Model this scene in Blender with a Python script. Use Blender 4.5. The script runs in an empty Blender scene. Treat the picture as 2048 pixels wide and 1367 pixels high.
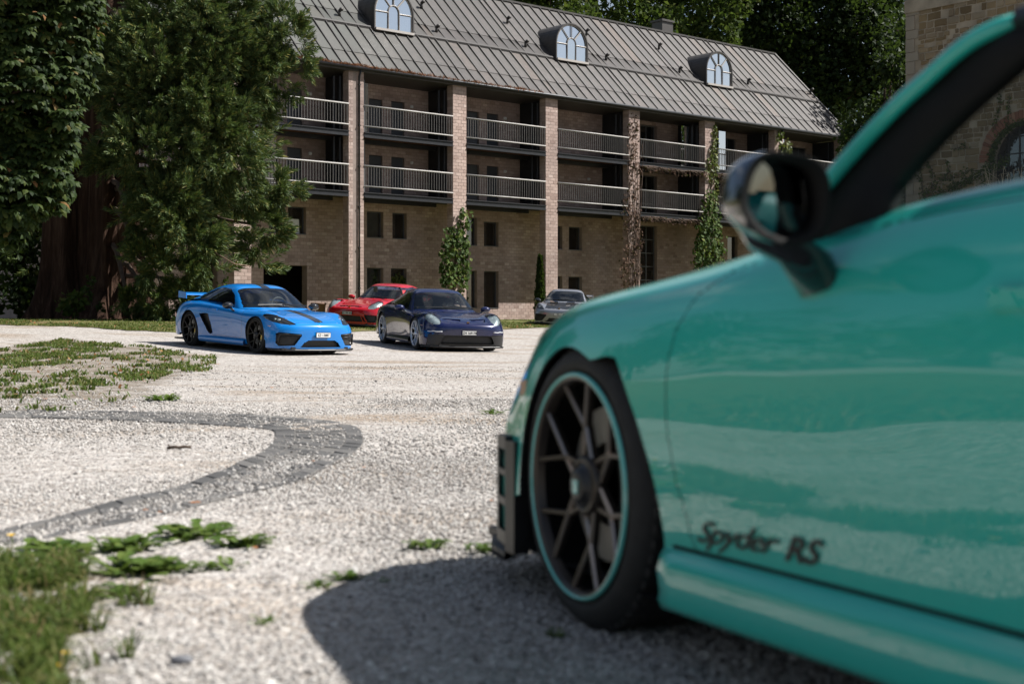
import bpy, math, random
import numpy as np
from mathutils import Vector, Matrix, Euler
random.seed(7)
RNG = np.random.default_rng(11)
SC = bpy.context.scene
COL = SC.collection
R = math.radians

# ---------------------------------------------------------------- camera
F_PX, HOR_Y, CAM_H = 2800.0, 640.0, 0.73          # focal length in photo pixels, horizon row, eye height
cam_d = bpy.data.cameras.new('camera')
cam = bpy.data.objects.new('camera', cam_d)
COL.objects.link(cam)
cam.location = (0, 0, CAM_H)
cam.rotation_euler = (R(90), 0, 0)
cam_d.sensor_width = 36
cam_d.lens = F_PX / 2048 * 36
cam_d.shift_y = -(683.5 - HOR_Y) / 2048
cam_d.clip_start = 0.05
cam_d.clip_end = 4000
cam_d.dof.use_dof = True
cam_d.dof.focus_distance = 27.0
cam_d.dof.aperture_fstop = 3.5
SC.camera = cam

# ---------------------------------------------------------------- world, sun, exposure
SUN_DIR = Vector((0.995, 0.10, 0.0)).normalized()
SUN_EL = R(48.5)
world = bpy.data.worlds.new('World')
SC.world = world
world.use_nodes = True
wn, wl = world.node_tree.nodes, world.node_tree.links
wn.clear()
w_out = wn.new('ShaderNodeOutputWorld')
w_bg = wn.new('ShaderNodeBackground')
w_sky = wn.new('ShaderNodeTexSky')
w_sky.sky_type = 'NISHITA'
w_sky.sun_disc = False
w_sky.sun_elevation = SUN_EL
w_sky.sun_rotation = math.atan2(SUN_DIR.x, SUN_DIR.y)
w_sky.air_density = 1.0
w_sky.dust_density = 1.5
w_sky.ozone_density = 1.0
w_bg.inputs['Strength'].default_value = 0.05
w_co = wn.new('ShaderNodeTexCoord')
w_map = wn.new('ShaderNodeMapping'); w_map.inputs['Scale'].default_value = (1, 1, 2.6)
w_no = wn.new('ShaderNodeTexNoise'); w_no.inputs['Scale'].default_value = 2.3; w_no.inputs['Detail'].default_value = 7; w_no.inputs['Roughness'].default_value = .55
w_ra = wn.new('ShaderNodeValToRGB')
w_ra.color_ramp.elements[0].position = .53; w_ra.color_ramp.elements[1].position = .68
w_mx = wn.new('ShaderNodeMix'); w_mx.data_type = 'RGBA'
w_mx.inputs['B'].default_value = (9.5, 9.7, 10.0, 1)      # sunlit cloud
wl.new(w_co.outputs['Generated'], w_map.inputs['Vector'])
wl.new(w_map.outputs[0], w_no.inputs['Vector'])
wl.new(w_no.outputs['Fac'], w_ra.inputs['Fac'])
wl.new(w_ra.outputs['Color'], w_mx.inputs['Factor'])
wl.new(w_sky.outputs[0], w_mx.inputs['A'])
wl.new(w_mx.outputs['Result'], w_bg.inputs['Color'])
wl.new(w_bg.outputs[0], w_out.inputs['Surface'])

sun_d = bpy.data.lights.new('sun', 'SUN')
sun_d.energy = 5.0
sun_d.angle = R(0.53)
sun_d.color = (1.0, 0.965, 0.915)
sun = bpy.data.objects.new('sun', sun_d)
COL.objects.link(sun)
sv = Vector((SUN_DIR.x * math.cos(SUN_EL), SUN_DIR.y * math.cos(SUN_EL), math.sin(SUN_EL)))
sun.rotation_euler = sv.to_track_quat('Z', 'Y').to_euler()
sun.location = sv * 60

SC.view_settings.view_transform = 'Standard'
SC.view_settings.look = 'None'
SC.view_settings.exposure = 0.80
SC.view_settings.gamma = 1.0
SC.view_settings.use_curve_mapping = False
SC.render.engine = 'CYCLES'
SC.cycles.use_denoising = True
SC.cycles.max_bounces = 8
SC.cycles.diffuse_bounces = 3
SC.cycles.glossy_bounces = 4
SC.cycles.transmission_bounces = 4
SC.cycles.transparent_max_bounces = 8
SC.cycles.sample_clamp_indirect = 6.0
SC.cycles.caustics_reflective = False
SC.cycles.caustics_refractive = False

# ---------------------------------------------------------------- terrain
def sp(x, k):
    return k * np.logaddexp(0.0, x / k)

def ter(x, y):
    """ground height: flat near the camera, rising gently to the back and left, level by the house"""
    plane = .0326 * (np.asarray(y, float) - 29.6) - .0426 * np.asarray(x, float)
    z = sp(plane, .09)
    return .72 - sp(.72 - z, .07)

def tz(x, y):
    return float(ter(x, y))

def px_ground(px, py):
    """the point of the ground seen at a photo pixel"""
    q, r = (px - 1024) / F_PX, (py - HOR_Y) / F_PX
    a, b = .5, 400.0
    f = lambda D: CAM_H - r * D - tz(q * D, D)
    prev = a
    D = a
    while D < 400:
        if f(D) < 0:
            break
        prev = D
        D *= 1.03
    a, b = prev, D
    for _ in range(40):
        m = (a + b) / 2
        if f(m) > 0: a = m
        else: b = m
    return Vector((q * a, a, tz(q * a, a)))

def at(px, py, D):
    """the point at depth D seen at a photo pixel"""
    return Vector(((px - 1024) / F_PX * D, D, CAM_H + (HOR_Y - py) / F_PX * D))

# ---------------------------------------------------------------- object helpers
def nmesh(name, V, F, mi=None, smooth=False):
    """mesh from vertices and faces (faces: int array (n,3)/(n,4) or a list of lists)"""
    me = bpy.data.meshes.new(name)
    V = np.asarray(V, dtype=np.float32)
    if isinstance(F, np.ndarray):
        n, k = F.shape
        loops = F.astype(np.int32).ravel()
        starts = np.arange(n, dtype=np.int32) * k
    else:
        n = len(F)
        lens = np.array([len(f) for f in F], dtype=np.int32)
        loops = np.array([i for f in F for i in f], dtype=np.int32)
        starts = np.concatenate([[0], np.cumsum(lens)[:-1]]).astype(np.int32) if n else np.zeros(0, np.int32)
    me.vertices.add(len(V)); me.vertices.foreach_set('co', V.ravel())
    me.loops.add(len(loops)); me.loops.foreach_set('vertex_index', loops)
    me.polygons.add(n); me.polygons.foreach_set('loop_start', starts)
    if mi is not None:
        me.polygons.foreach_set('material_index', np.asarray(mi, dtype=np.int32))
    me.update(calc_edges=True)
    me.polygons.foreach_set('use_smooth', np.full(n, bool(smooth)))
    me.validate()
    return me

def link(name, me, mats, parent=None, loc=None):
    o = bpy.data.objects.new(name, me)
    COL.objects.link(o)
    if me is not None and mats is not None and len(me.materials) == 0:
        for m in (mats if isinstance(mats, (list, tuple)) else [mats]):
            me.materials.append(m)
    if parent is not None: o.parent = parent
    if loc is not None: o.location = loc
    return o

def obj(name, V, F, mats, parent=None, smooth=False, mi=None, loc=None):
    return link(name, nmesh(name, V, F, mi, smooth), mats, parent, loc)

def tag(o, label=None, cat=None, group=None, kind=None):
    if label: o['label'] = label
    if cat: o['category'] = cat
    if group: o['group'] = group
    if kind: o['kind'] = kind
    return o

def thing(name, label, cat, loc=(0, 0, 0), rz=0.0, group=None):
    o = bpy.data.objects.new(name, None)
    COL.objects.link(o)
    o.empty_display_size = .2
    o.location = loc
    o.rotation_euler = (0, 0, rz)
    return tag(o, label, cat, group)

class MB:
    """collects simple solids, then links them as one mesh object"""
    def __init__(s): s.V, s.F, s.M, s.n = [], [], [], 0
    def add(s, V, F, m=0):
        s.V += [tuple(map(float, v)) for v in V]
        s.F += [[i + s.n for i in f] for f in F]
        s.M += [m] * len(F)
        s.n += len(V)
        return s
    def box(s, lo, hi, m=0, M=None):
        x0, y0, z0 = lo; x1, y1, z1 = hi
        V = [(x0,y0,z0),(x1,y0,z0),(x1,y1,z0),(x0,y1,z0),(x0,y0,z1),(x1,y0,z1),(x1,y1,z1),(x0,y1,z1)]
        if M is not None: V = [M @ Vector(v) for v in V]
        return s.add(V, [(3,2,1,0),(4,5,6,7),(0,1,5,4),(1,2,6,5),(2,3,7,6),(3,0,4,7)], m)
    def quad(s, a, b, c, d, m=0): return s.add([a, b, c, d], [(0,1,2,3)], m)
    def tube(s, pts, rad, n=6, m=0, caps=True):
        pts = [Vector(p) for p in pts]
        rs = rad if isinstance(rad, (list, tuple)) else [rad] * len(pts)
        V, F = [], []
        up = Vector((0, 0, 1))
        for i, p in enumerate(pts):
            t = (pts[min(i+1, len(pts)-1)] - pts[max(i-1, 0)]).normalized()
            a = t.cross(up)
            if a.length < 1e-3: a = t.cross(Vector((1, 0, 0)))
            a.normalize(); b = t.cross(a).normalized()
            for k in range(n):
                w = 2 * math.pi * k / n
                V.append(p + (a * math.cos(w) + b * math.sin(w)) * rs[i])
        for i in range(len(pts) - 1):
            for k in range(n):
                F.append((i*n+k, i*n+(k+1) % n, (i+1)*n+(k+1) % n, (i+1)*n+k))
        if caps:
            F.append(tuple(range(n-1, -1, -1))); F.append(tuple((len(pts)-1)*n + k for k in range(n)))
        return s.add(V, F, m)
    def prism(s, poly, fn, d0, d1, m=0):
        """polygon [(a,b)] extruded from depth d0 to d1; fn(a,b,d) gives the point"""
        n = len(poly)
        V = [fn(a, b, d0) for a, b in poly] + [fn(a, b, d1) for a, b in poly]
        F = [tuple(range(n)), tuple(range(2*n-1, n-1, -1))]
        F += [(i, n+i, n+(i+1) % n, (i+1) % n) for i in range(n)]
        return s.add(V, F, m)
    def lathe(s, prof, axis_fn, n=32, m=0, closed=False):
        """profile [(r, h)] turned; axis_fn(r cos, r sin, h)"""
        V, F = [], []
        for k in range(n):
            w = 2 * math.pi * k / n
            for r, h in prof: V.append(axis_fn(r * math.cos(w), r * math.sin(w), h))
        L = len(prof)
        for k in range(n):
            k2 = (k + 1) % n
            for i in range(L - 1 if not closed else L):
                j = (i + 1) % L
                F.append((k*L+i, k2*L+i, k2*L+j, k*L+j))
        return s.add(V, F, m)
    def build(s, name, mats, parent=None, smooth=False, loc=None):
        return obj(name, s.V, s.F, mats, parent, smooth, s.M, loc)

# ---------------------------------------------------------------- materials
MATS = {}
def new_mat(name):
    m = bpy.data.materials.new(name)
    m.use_nodes = True
    MATS[name] = m
    nt = m.node_tree
    return m, nt.nodes, nt.links, nt.nodes['Principled BSDF']

def rgb(c): return (c[0], c[1], c[2], 1)

def ramp(n, stops, interp='LINEAR'):
    r = n.new('ShaderNodeValToRGB')
    cr = r.color_ramp
    cr.interpolation = interp
    while len(cr.elements) < len(stops): cr.elements.new(.5)
    for e, (p, c) in zip(cr.elements, stops):
        e.position = p; e.color = rgb(c)
    return r

def noise(n, l, scale, detail=4, rough=.55, co='Object', vec=None, sc=None):
    t = n.new('ShaderNodeTexNoise')
    t.inputs['Scale'].default_value = scale; t.inputs['Detail'].default_value = detail; t.inputs['Roughness'].default_value = rough
    if vec is None:
        c = n.new('ShaderNodeTexCoord'); vec = c.outputs[co]
    if sc is not None:
        mp = n.new('ShaderNodeMapping'); mp.inputs['Scale'].default_value = sc
        l.new(vec, mp.inputs['Vector']); vec = mp.outputs[0]
    l.new(vec, t.inputs['Vector'])
    return t

def mixc(n, l, fac, a, b, mode='MIX'):
    m = n.new('ShaderNodeMix'); m.data_type = 'RGBA'; m.blend_type = mode
    for sock, v in (('Factor', fac), ('A', a), ('B', b)):
        if hasattr(v, 'is_linked') or hasattr(v, 'links'): l.new(v, m.inputs[sock])
        elif isinstance(v, (tuple, list)): m.inputs[sock].default_value = rgb(v)
        else: m.inputs[sock].default_value = v
    return m.outputs['Result']

def math_n(n, l, op, a, b=None):
    m = n.new('ShaderNodeMath'); m.operation = op
    for i, v in enumerate((a, b)):
        if v is None: continue
        if hasattr(v, 'links'): l.new(v, m.inputs[i])
        else: m.inputs[i].default_value = v
    return m.outputs[0]

def bump(n, l, bsdf, h, strength=.4, dist=.01):
    b = n.new('ShaderNodeBump')
    b.inputs['Strength'].default_value = strength; b.inputs['Distance'].default_value = dist
    l.new(h, b.inputs['Height']); l.new(b.outputs[0], bsdf.inputs['Normal'])
    return b

def plain(name, col, rough=.5, metal=0.0, var=.12, scale=9.0, coat=0.0, spec=.5, bmp=0.0):
    """plain colour with a little tonal wear"""
    m, n, l, b = new_mat(name)
    t = noise(n, l, scale)
    r = ramp(n, [(.3, [c * (1 - var) for c in col]), (.7, [min(1, c * (1 + var)) for c in col])])
    l.new(t.outputs['Fac'], r.inputs['Fac']); l.new(r.outputs['Color'], b.inputs['Base Color'])
    b.inputs['Roughness'].default_value = rough; b.inputs['Metallic'].default_value = metal
    b.inputs['Coat Weight'].default_value = coat; b.inputs['Specular IOR Level'].default_value = spec
    if bmp: bump(n, l, b, t.outputs['Fac'], bmp)
    return m

def island_random(n, l):
    g = n.new('ShaderNodeNewGeometry'); o = n.new('ShaderNodeObjectInfo')
    s = math_n(n, l, 'ADD', g.outputs['Random Per Island'], o.outputs['Random'])
    return math_n(n, l, 'FRACT', s)

def paint(name, col, rough=.28, metal=0.0, flake=0.0, dust=.03):
    m, n, l, b = new_mat(name)
    t = noise(n, l, 3.0, 5, .6)
    r = ramp(n, [(.42, col), (.75, [c * (1 - dust) + .3 * dust for c in col])])
    l.new(t.outputs['Fac'], r.inputs['Fac']); l.new(r.outputs['Color'], b.inputs['Base Color'])
    b.inputs['Roughness'].default_value = rough; b.inputs['Metallic'].default_value = metal
    b.inputs['Specular IOR Level'].default_value = .15
    b.inputs['Coat Weight'].default_value = 1.0; b.inputs['Coat Roughness'].default_value = .02; b.inputs['Coat IOR'].default_value = 1.6
    return m

def leafy(name, stops, trans=.35, rough=.6, spec=.2):
    m, n, l, b = new_mat(name)
    rnd = island_random(n, l)
    r = ramp(n, stops)
    l.new(rnd, r.inputs['Fac'])
    l.new(r.outputs['Color'], b.inputs['Base Color'])
    b.inputs['Roughness'].default_value = rough; b.inputs['Specular IOR Level'].default_value = spec
    t = n.new('ShaderNodeBsdfTranslucent'); mx = n.new('ShaderNodeMixShader')
    lt = mixc(n, l, .5, r.outputs['Color'], (.10, .16, .02))
    l.new(lt, t.inputs['Color'])
    mx.inputs[0].default_value = trans
    out = n['Material Output']
    l.new(b.outputs[0], mx.inputs[1]); l.new(t.outputs[0], mx.inputs[2]); l.new(mx.outputs[0], out.inputs['Surface'])
    return m

def glass_mat(name, tint=(.02, .025, .028), clear=.5, rough=.01, refl=None):
    """thin pane: mirror by angle over a partly clear tinted body"""
    m, n, l, b = new_mat(name)
    n.remove(b)
    out = n['Material Output']
    lw = n.new('ShaderNodeLayerWeight'); lw.inputs['Blend'].default_value = .5
    fr_ = math_n(n, l, 'ADD', math_n(n, l, 'MULTIPLY', math_n(n, l, 'POWER', lw.outputs['Facing'], 5.0), .93), .06)
    gl = n.new('ShaderNodeBsdfGlossy'); gl.inputs['Roughness'].default_value = rough; gl.inputs['Color'].default_value = (.95, .97, 1, 1)
    tr = n.new('ShaderNodeBsdfTransparent'); tr.inputs['Color'].default_value = (.62, .68, .68, 1)
    df = n.new('ShaderNodeBsdfDiffuse')
    t = noise(n, l, 4); r = ramp(n, [(.3, tint), (.7, [c * 1.3 for c in tint])])
    l.new(t.outputs['Fac'], r.inputs['Fac']); l.new(r.outputs['Color'], df.inputs['Color'])
    a = n.new('ShaderNodeMixShader'); a.inputs[0].default_value = clear
    l.new(df.outputs[0], a.inputs[1]); l.new(tr.outputs[0], a.inputs[2])
    c = n.new('ShaderNodeMixShader')
    if refl is None: l.new(fr_, c.inputs[0])
    else: c.inputs[0].default_value = refl
    l.new(a.outputs[0], c.inputs[1]); l.new(gl.outputs[0], c.inputs[2])
    l.new(c.outputs[0], out.inputs['Surface'])
    return m

def brick_mat(name, stops, rough=.85, sc=7.0):
    m, n, l, b = new_mat(name)
    rnd = island_random(n, l)
    r = ramp(n, stops); l.new(rnd, r.inputs['Fac'])
    co = n.new('ShaderNodeNewGeometry')
    big = noise(n, l, .35, 4, .6, vec=co.outputs['Position'])
    rb = ramp(n, [(.35, (.72, .72, .73)), (.65, (1.06, 1.05, 1.03))]); l.new(big.outputs['Fac'], rb.inputs['Fac'])
    c1 = mixc(n, l, 1.0, r.outputs['Color'], rb.outputs['Color'], 'MULTIPLY')
    fine = noise(n, l, 42, 4, .7, vec=co.outputs['Position'])
    rf = ramp(n, [(.3, (.8, .8, .8)), (.7, (1.12, 1.12, 1.12))]); l.new(fine.outputs['Fac'], rf.inputs['Fac'])
    c2 = mixc(n, l, 1.0, c1, rf.outputs['Color'], 'MULTIPLY')
    l.new(c2, b.inputs['Base Color']); b.inputs['Roughness'].default_value = rough
    b.inputs['Specular IOR Level'].default_value = .25
    bump(n, l, b, fine.outputs['Fac'], .5, .006)
    return m

M_BLOCK = brick_mat('block', [(0, (.335, .245, .215)), (.3, (.445, .338, .300)), (.65, (.49, .378, .336)), (.85, (.405, .305, .272)), (1, (.56, .45, .405))])
M_MORTAR = plain('mortar', (.27, .215, .19), .95, var=.15, scale=3, bmp=.3)
M_STEEL = plain('dark_steel', (.028, .030, .034), .45, .3, scale=4)
M_STEELG = plain('grey_steel', (.16, .165, .17), .4, .6, scale=4)
M_RAIL = plain('pale_rail', (.40, .385, .37), .5, .0, scale=3)
M_BALU = plain('baluster_steel', (.12, .115, .11), .45, .4, scale=3)
M_WOOD = plain('soffit_wood', (.12, .05, .024), .7, var=.35, scale=2.5)
M_DOOR = plain('door_grey', (.055, .06, .068), .45, scale=2)
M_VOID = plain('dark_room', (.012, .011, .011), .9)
M_CONC = plain('concrete', (.06, .055, .05), .9, var=.2, scale=2, bmp=.3)
M_BLACK = plain('black_plastic', (.014, .014, .015), .42, scale=20)
M_GLOSSK = plain('gloss_black', (.006, .006, .007), .06, coat=1.0, var=.05)
M_RUBBER = plain('tyre_rubber', (.016, .016, .016), .78, scale=30, var=.25, bmp=.15)
M_WHITE = plain('white_enamel', (.78, .78, .76), .4, var=.04)
M_INK = plain('black_ink', (.012, .012, .012), .5)
M_BARK = plain('bark', (.075, .05, .035), .9, var=.4, scale=6, bmp=.8)
M_TWIG = plain('bare_twig', (.20, .13, .09), .85, var=.3, scale=9)
M_FRAME = plain('window_frame', (.075, .078, .085), .45, .2, scale=4)
M_WINDOW = glass_mat('window_glass', (.016, .017, .019), .25, .015, refl=.16)
M_DORMER = glass_mat('dormer_glass', (.05, .055, .06), .1, .01, refl=.78)
M_CARGLASS = glass_mat('car_glass', (.006, .008, .009), .62)
M_TINT = glass_mat('tinted_glass', (.006, .007, .008), .22)
# ================================================================ GROUND
def gravel_mat():
    m, n, l, b = new_mat('gravel_ground')
    g = n.new('ShaderNodeNewGeometry')
    P = g.outputs['Position']
    vo = n.new('ShaderNodeTexVoronoi'); vo.inputs['Scale'].default_value = 46; l.new(P, vo.inputs['Vector'])
    sep = n.new('ShaderNodeSeparateColor'); l.new(vo.outputs['Color'], sep.inputs[0])
    stones = ramp(n, [(0, (.155, .140, .130)), (.12, (.288, .264, .245)), (.45, (.372, .348, .326)), (.8, (.442, .418, .396)), (1, (.545, .522, .50))])
    l.new(sep.outputs['Red'], stones.inputs['Fac'])
    vf = n.new('ShaderNodeTexVoronoi'); vf.inputs['Scale'].default_value = 17; l.new(P, vf.inputs['Vector'])
    sepf = n.new('ShaderNodeSeparateColor'); l.new(vf.outputs['Color'], sepf.inputs[0])
    coarse = ramp(n, [(0, (.55, .53, .5)), (.07, (.86, .85, .83)), (.5, (1, 1, 1)), (1, (1.12, 1.11, 1.1))]); l.new(sepf.outputs['Green'], coarse.inputs['Fac'])
    c0 = mixc(n, l, 1.0, stones.outputs['Color'], coarse.outputs['Color'], 'MULTIPLY')
    big = noise(n, l, .55, 6, .62, vec=P, sc=(.6, 1.5, 1))
    rb = ramp(n, [(.33, (.76, .67, .57)), (.49, (1, .995, .985)), (.72, (1.05, 1.05, 1.05))]); l.new(big.outputs['Fac'], rb.inputs['Fac'])
    c1 = mixc(n, l, 1.0, c0, rb.outputs['Color'], 'MULTIPLY')
    ju = mixc(n, l, vo.outputs['Distance'], (1, 1, 1), (1, 1, 1))
    # soil showing through under the weeds
    at_ = n.new('ShaderNodeAttribute'); at_.attribute_name = 'soil'
    sn = noise(n, l, 2.2, 8, .68, vec=P)
    sm = math_n(n, l, 'ADD', math_n(n, l, 'MULTIPLY', at_.outputs['Fac'], 1.0), math_n(n, l, 'SUBTRACT', sn.outputs['Fac'], 1.02))
    smr = ramp(n, [(.0, (0, 0, 0)), (.22, (1, 1, 1))]); l.new(sm, smr.inputs['Fac'])
    c2 = mixc(n, l, math_n(n, l, 'MULTIPLY', smr.outputs['Color'], .75), c1, (.13, .10, .065))
    l.new(c2, b.inputs['Base Color'])
    b.inputs['Roughness'].default_value = .93; b.inputs['Specular IOR Level'].default_value = .2
    h = math_n(n, l, 'ADD', math_n(n, l, 'MULTIPLY', vo.outputs['Distance'], -1.0), math_n(n, l, 'MULTIPLY', vf.outputs['Distance'], -.8))
    bump(n, l, b, h, .9, .016)
    return m

def lawn_mat():
    m, n, l, b = new_mat('lawn_turf')
    g = n.new('ShaderNodeNewGeometry'); P = g.outputs['Position']
    a = noise(n, l, .8, 6, .65, vec=P)
    r = ramp(n, [(.28, (.17, .11, .065)), (.42, (.16, .135, .06)), (.58, (.115, .13, .04)), (.8, (.20, .19, .08))])
    l.new(a.outputs['Fac'], r.inputs['Fac'])
    f = noise(n, l, 26, 3, .7, vec=P)
    rf = ramp(n, [(.3, (.6, .6, .6)), (.7, (1.3, 1.3, 1.25))]); l.new(f.outputs['Fac'], rf.inputs['Fac'])
    l.new(mixc(n, l, 1.0, r.outputs['Color'], rf.outputs['Color'], 'MULTIPLY'), b.inputs['Base Color'])
    b.inputs['Roughness'].default_value = .95; b.inputs['Specular IOR Level'].default_value = .15
    bump(n, l, b, f.outputs['Fac'], .9, .05)
    return m

def stone_mat():
    m, n, l, b = new_mat('gravel_stone')
    o = n.new('ShaderNodeObjectInfo')
    r = ramp(n, [(0, (.08, .073, .07)), (.05, (.18, .166, .155)), (.17, (.312, .29, .27)), (.55, (.388, .365, .343)), (.86, (.462, .44, .42)), (1, (.59, .572, .55))])
    l.new(o.outputs['Random'], r.inputs['Fac'])
    f = noise(n, l, 2.2, 4, .6)
    rf = ramp(n, [(.3, (.82, .82, .8)), (.7, (1.1, 1.1, 1.1))]); l.new(f.outputs['Fac'], rf.inputs['Fac'])
    l.new(mixc(n, l, 1.0, r.outputs['Color'], rf.outputs['Color'], 'MULTIPLY'), b.inputs['Base Color'])
    b.inputs['Roughness'].default_value = .85; b.inputs['Specular IOR Level'].default_value = .25
    return m

M_GRAVEL, M_LAWN, M_STONE = gravel_mat(), lawn_mat(), stone_mat()

def in_poly(x, y, poly):
    x = np.asarray(x, float); y = np.asarray(y, float)
    ins = np.zeros(x.shape, bool)
    n = len(poly)
    for i in range(n):
        x0, y0 = poly[i]; x1, y1 = poly[(i+1) % n]
        c = ((y0 > y) != (y1 > y))
        with np.errstate(divide='ignore', invalid='ignore'):
            xi = (x1 - x0) * (y - y0) / (y1 - y0 if y1 != y0 else 1e-9) + x0
        ins ^= c & (x < xi)
    return ins

def poly_dist(x, y, poly):
    x = np.asarray(x, float); y = np.asarray(y, float)
    d = np.full(x.shape, 1e9)
    n = len(poly)
    for i in range(n):
        ax, ay = poly[i]; bx, by = poly[(i+1) % n]
        vx, vy = bx - ax, by - ay
        t = np.clip(((x - ax) * vx + (y - ay) * vy) / (vx*vx + vy*vy + 1e-12), 0, 1)
        d = np.minimum(d, np.hypot(x - ax - t * vx, y - ay - t * vy))
    return d

WEED_PX = [(-60, 700), (60, 690), (130, 678), (230, 690), (330, 700), (385, 712), (375, 735), (330, 752), (290, 770), (250, 800), (140, 822), (60, 828), (-60, 830)]
WEED_W = [tuple(px_ground(*p)[:2]) for p in WEED_PX]
CORNER_PX = [(-60, 1128), (60, 1122), (140, 1128), (180, 1165), (185, 1210), (130, 1280), (125, 1330), (150, 1440), (-60, 1440)]
CORNER_W = [tuple(px_ground(*p)[:2]) for p in CORNER_PX]

def axis(parts):
    return np.unique(np.round(np.concatenate([np.atleast_1d(p) for p in parts]), 4))
gx = axis([[-1600, -800, -400, -220, -140, -100, -75, -60, -50, -42, -35, -29, -24, -20], np.arange(-17, 10.01, .28), [12, 15, 19, 24, 30, 38, 48, 60, 80, 120, 200, 400, 800, 1600]])
gy = axis([[-1600, -600, -200, -80, -40, -20, -10, -5, -2], np.arange(0, 48.01, .28), [52, 57, 63, 70, 80, 95, 120, 160, 250, 500, 1000, 2400]])
GX, GY = np.meshgrid(gx, gy)
GZ = ter(GX, GY) + (np.sin(GX * 1.9 + np.cos(GY * 1.3)) * np.sin(GY * 1.1)) * .006
nx, ny = len(gx), len(gy)
idx = np.arange(nx * ny).reshape(ny, nx)
gF = np.stack([idx[:-1, :-1].ravel(), idx[:-1, 1:].ravel(), idx[1:, 1:].ravel(), idx[1:, :-1].ravel()], 1)
ground = obj('ground', np.stack([GX.ravel(), GY.ravel(), GZ.ravel()], 1), gF, M_GRAVEL, smooth=True)
tag(ground, 'pale gravel courtyard sloping gently up to the house', kind='structure')
soil = np.zeros(nx * ny)
for poly, w in ((WEED_W, 1.1), (CORNER_W, .5)):
    fx, fy = GX.ravel(), GY.ravel()
    d = poly_dist(fx, fy, poly)
    s = np.where(in_poly(fx, fy, poly), 1.0, 1 - d / w)
    soil = np.maximum(soil, np.clip(s, 0, 1) * .70)
a_ = ground.data.attributes.new('soil', 'FLOAT', 'POINT'); a_.data.foreach_set('value', soil.astype(np.float32))

# ---- lawn strip between gravel and house, running off to the left
EDGE_PX = [(-200, 645), (-80, 647), (0, 650), (110, 652), (200, 656), (290, 663), (350, 667), (450, 668), (560, 668), (700, 664), (760, 663), (1010, 658), (1090, 656), (1250, 655)]
EDGE_W = [px_ground(*p) for p in EDGE_PX]
ex = np.array([p.x for p in EDGE_W]); ey = np.array([p.y for p in EDGE_W])
o_ = np.argsort(ex); ex, ey = ex[o_], ey[o_]
def lawn_edge(x):
    x = np.asarray(x, float)
    return np.interp(x, ex, ey) + .35 * np.sin(x * 2.1) * np.sin(x * .73 + 1) + .12 * np.sin(x * 9.3)
lx = axis([[-900, -400, -200, -110, -80, -60, -48, -40, -34, -30, -27, -24], np.arange(-22, 6, .22), [7, 9, 12, 16, 22, 30, 45, 80, 200]])
ls = axis([np.arange(0, 3, .25), np.arange(3, 28, 1.2), [30, 40, 60, 100, 180, 400, 900, 1800]])
LX, LS = np.meshgrid(lx, ls)
LY = lawn_edge(LX) + LS
LZ = ter(LX, LY) + np.minimum(.035, .012 + .03 * LS)
nlx, nls = len(lx), len(ls)
idx = np.arange(nlx * nls).reshape(nls, nlx)
lF = np.stack([idx[:-1, :-1].ravel(), idx[:-1, 1:].ravel(), idx[1:, 1:].ravel(), idx[1:, :-1].ravel()], 1)
lawn = obj('lawn', np.stack([LX.ravel(), LY.ravel(), LZ.ravel()], 1), lF, M_LAWN, smooth=True)
tag(lawn, 'narrow strip of patchy lawn in front of the house', kind='structure')

# ---- loose stones of the gravel (scattered by geometry nodes, one object)
NEARX = lambda x, y: x < (.06 * y + .9)
def scatter_pts(y0, y1, dens):
    n = int(dens * (y1 - y0) * (y0 + y1) / 2 * .82)
    y = np.sqrt(RNG.uniform(y0**2, y1**2, n))
    x = RNG.uniform(-.42, .40, n) * y
    k = NEARX(x, y)
    return x[k], y[k]
# ---- curved drain of granite setts
SETT_PX = [((-140, 1098), (-140, 1128)), ((-60, 1078), (-60, 1105)), ((93, 1040), (120, 1074)), ((241, 1000), (320, 1032)), ((371, 970), (480, 991)), ((471, 929), (600, 961)),
           ((519, 907), (660, 932)), ((543, 887), (706, 907)), ((549, 872), (727, 880)), ((535, 860), (700, 850)), ((445, 852), (560, 834)),
           ((334, 845), (380, 826)), ((111, 837), (110, 822)), ((-120, 836), (-120, 822))]
s_in = np.array([px_ground(*a)[:2] for a, b in SETT_PX]); s_out = np.array([px_ground(*b)[:2] for a, b in SETT_PX])
def crspline(P, n):
    P = np.asarray(P, float)
    E = np.vstack([2*P[0]-P[1], P, 2*P[-1]-P[-2]])
    out = []
    for i in range(len(P) - 1):
        p0, p1, p2, p3 = E[i:i+4]
        for t in np.linspace(0, 1, n, endpoint=False):
            out.append(.5 * ((2*p1) + (-p0+p2)*t + (2*p0-5*p1+4*p2-p3)*t*t + (-p0+3*p1-3*p2+p3)*t**3))
    out.append(P[-1])
    return np.array(out)
S_IN, S_OUT = crspline(s_in, 24), crspline(s_out, 24)
S_MID = (S_IN + S_OUT) / 2
s_len = np.concatenate([[0], np.cumsum(np.hypot(*np.diff(S_MID, axis=0).T))])
def band_pt(s, f):
    a = np.array([np.interp(s, s_len, S_IN[:, k]) for k in (0, 1)]); b = np.array([np.interp(s, s_len, S_OUT[:, k]) for k in (0, 1)])
    return a + (b - a) * f
M_SETT = brick_mat('granite_sett', [(0, (.085, .084, .083)), (.5, (.118, .116, .114)), (1, (.165, .16, .152))], .8)
band_poly = [tuple(p) for p in S_IN] + [tuple(p) for p in S_OUT[::-1]]
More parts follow.
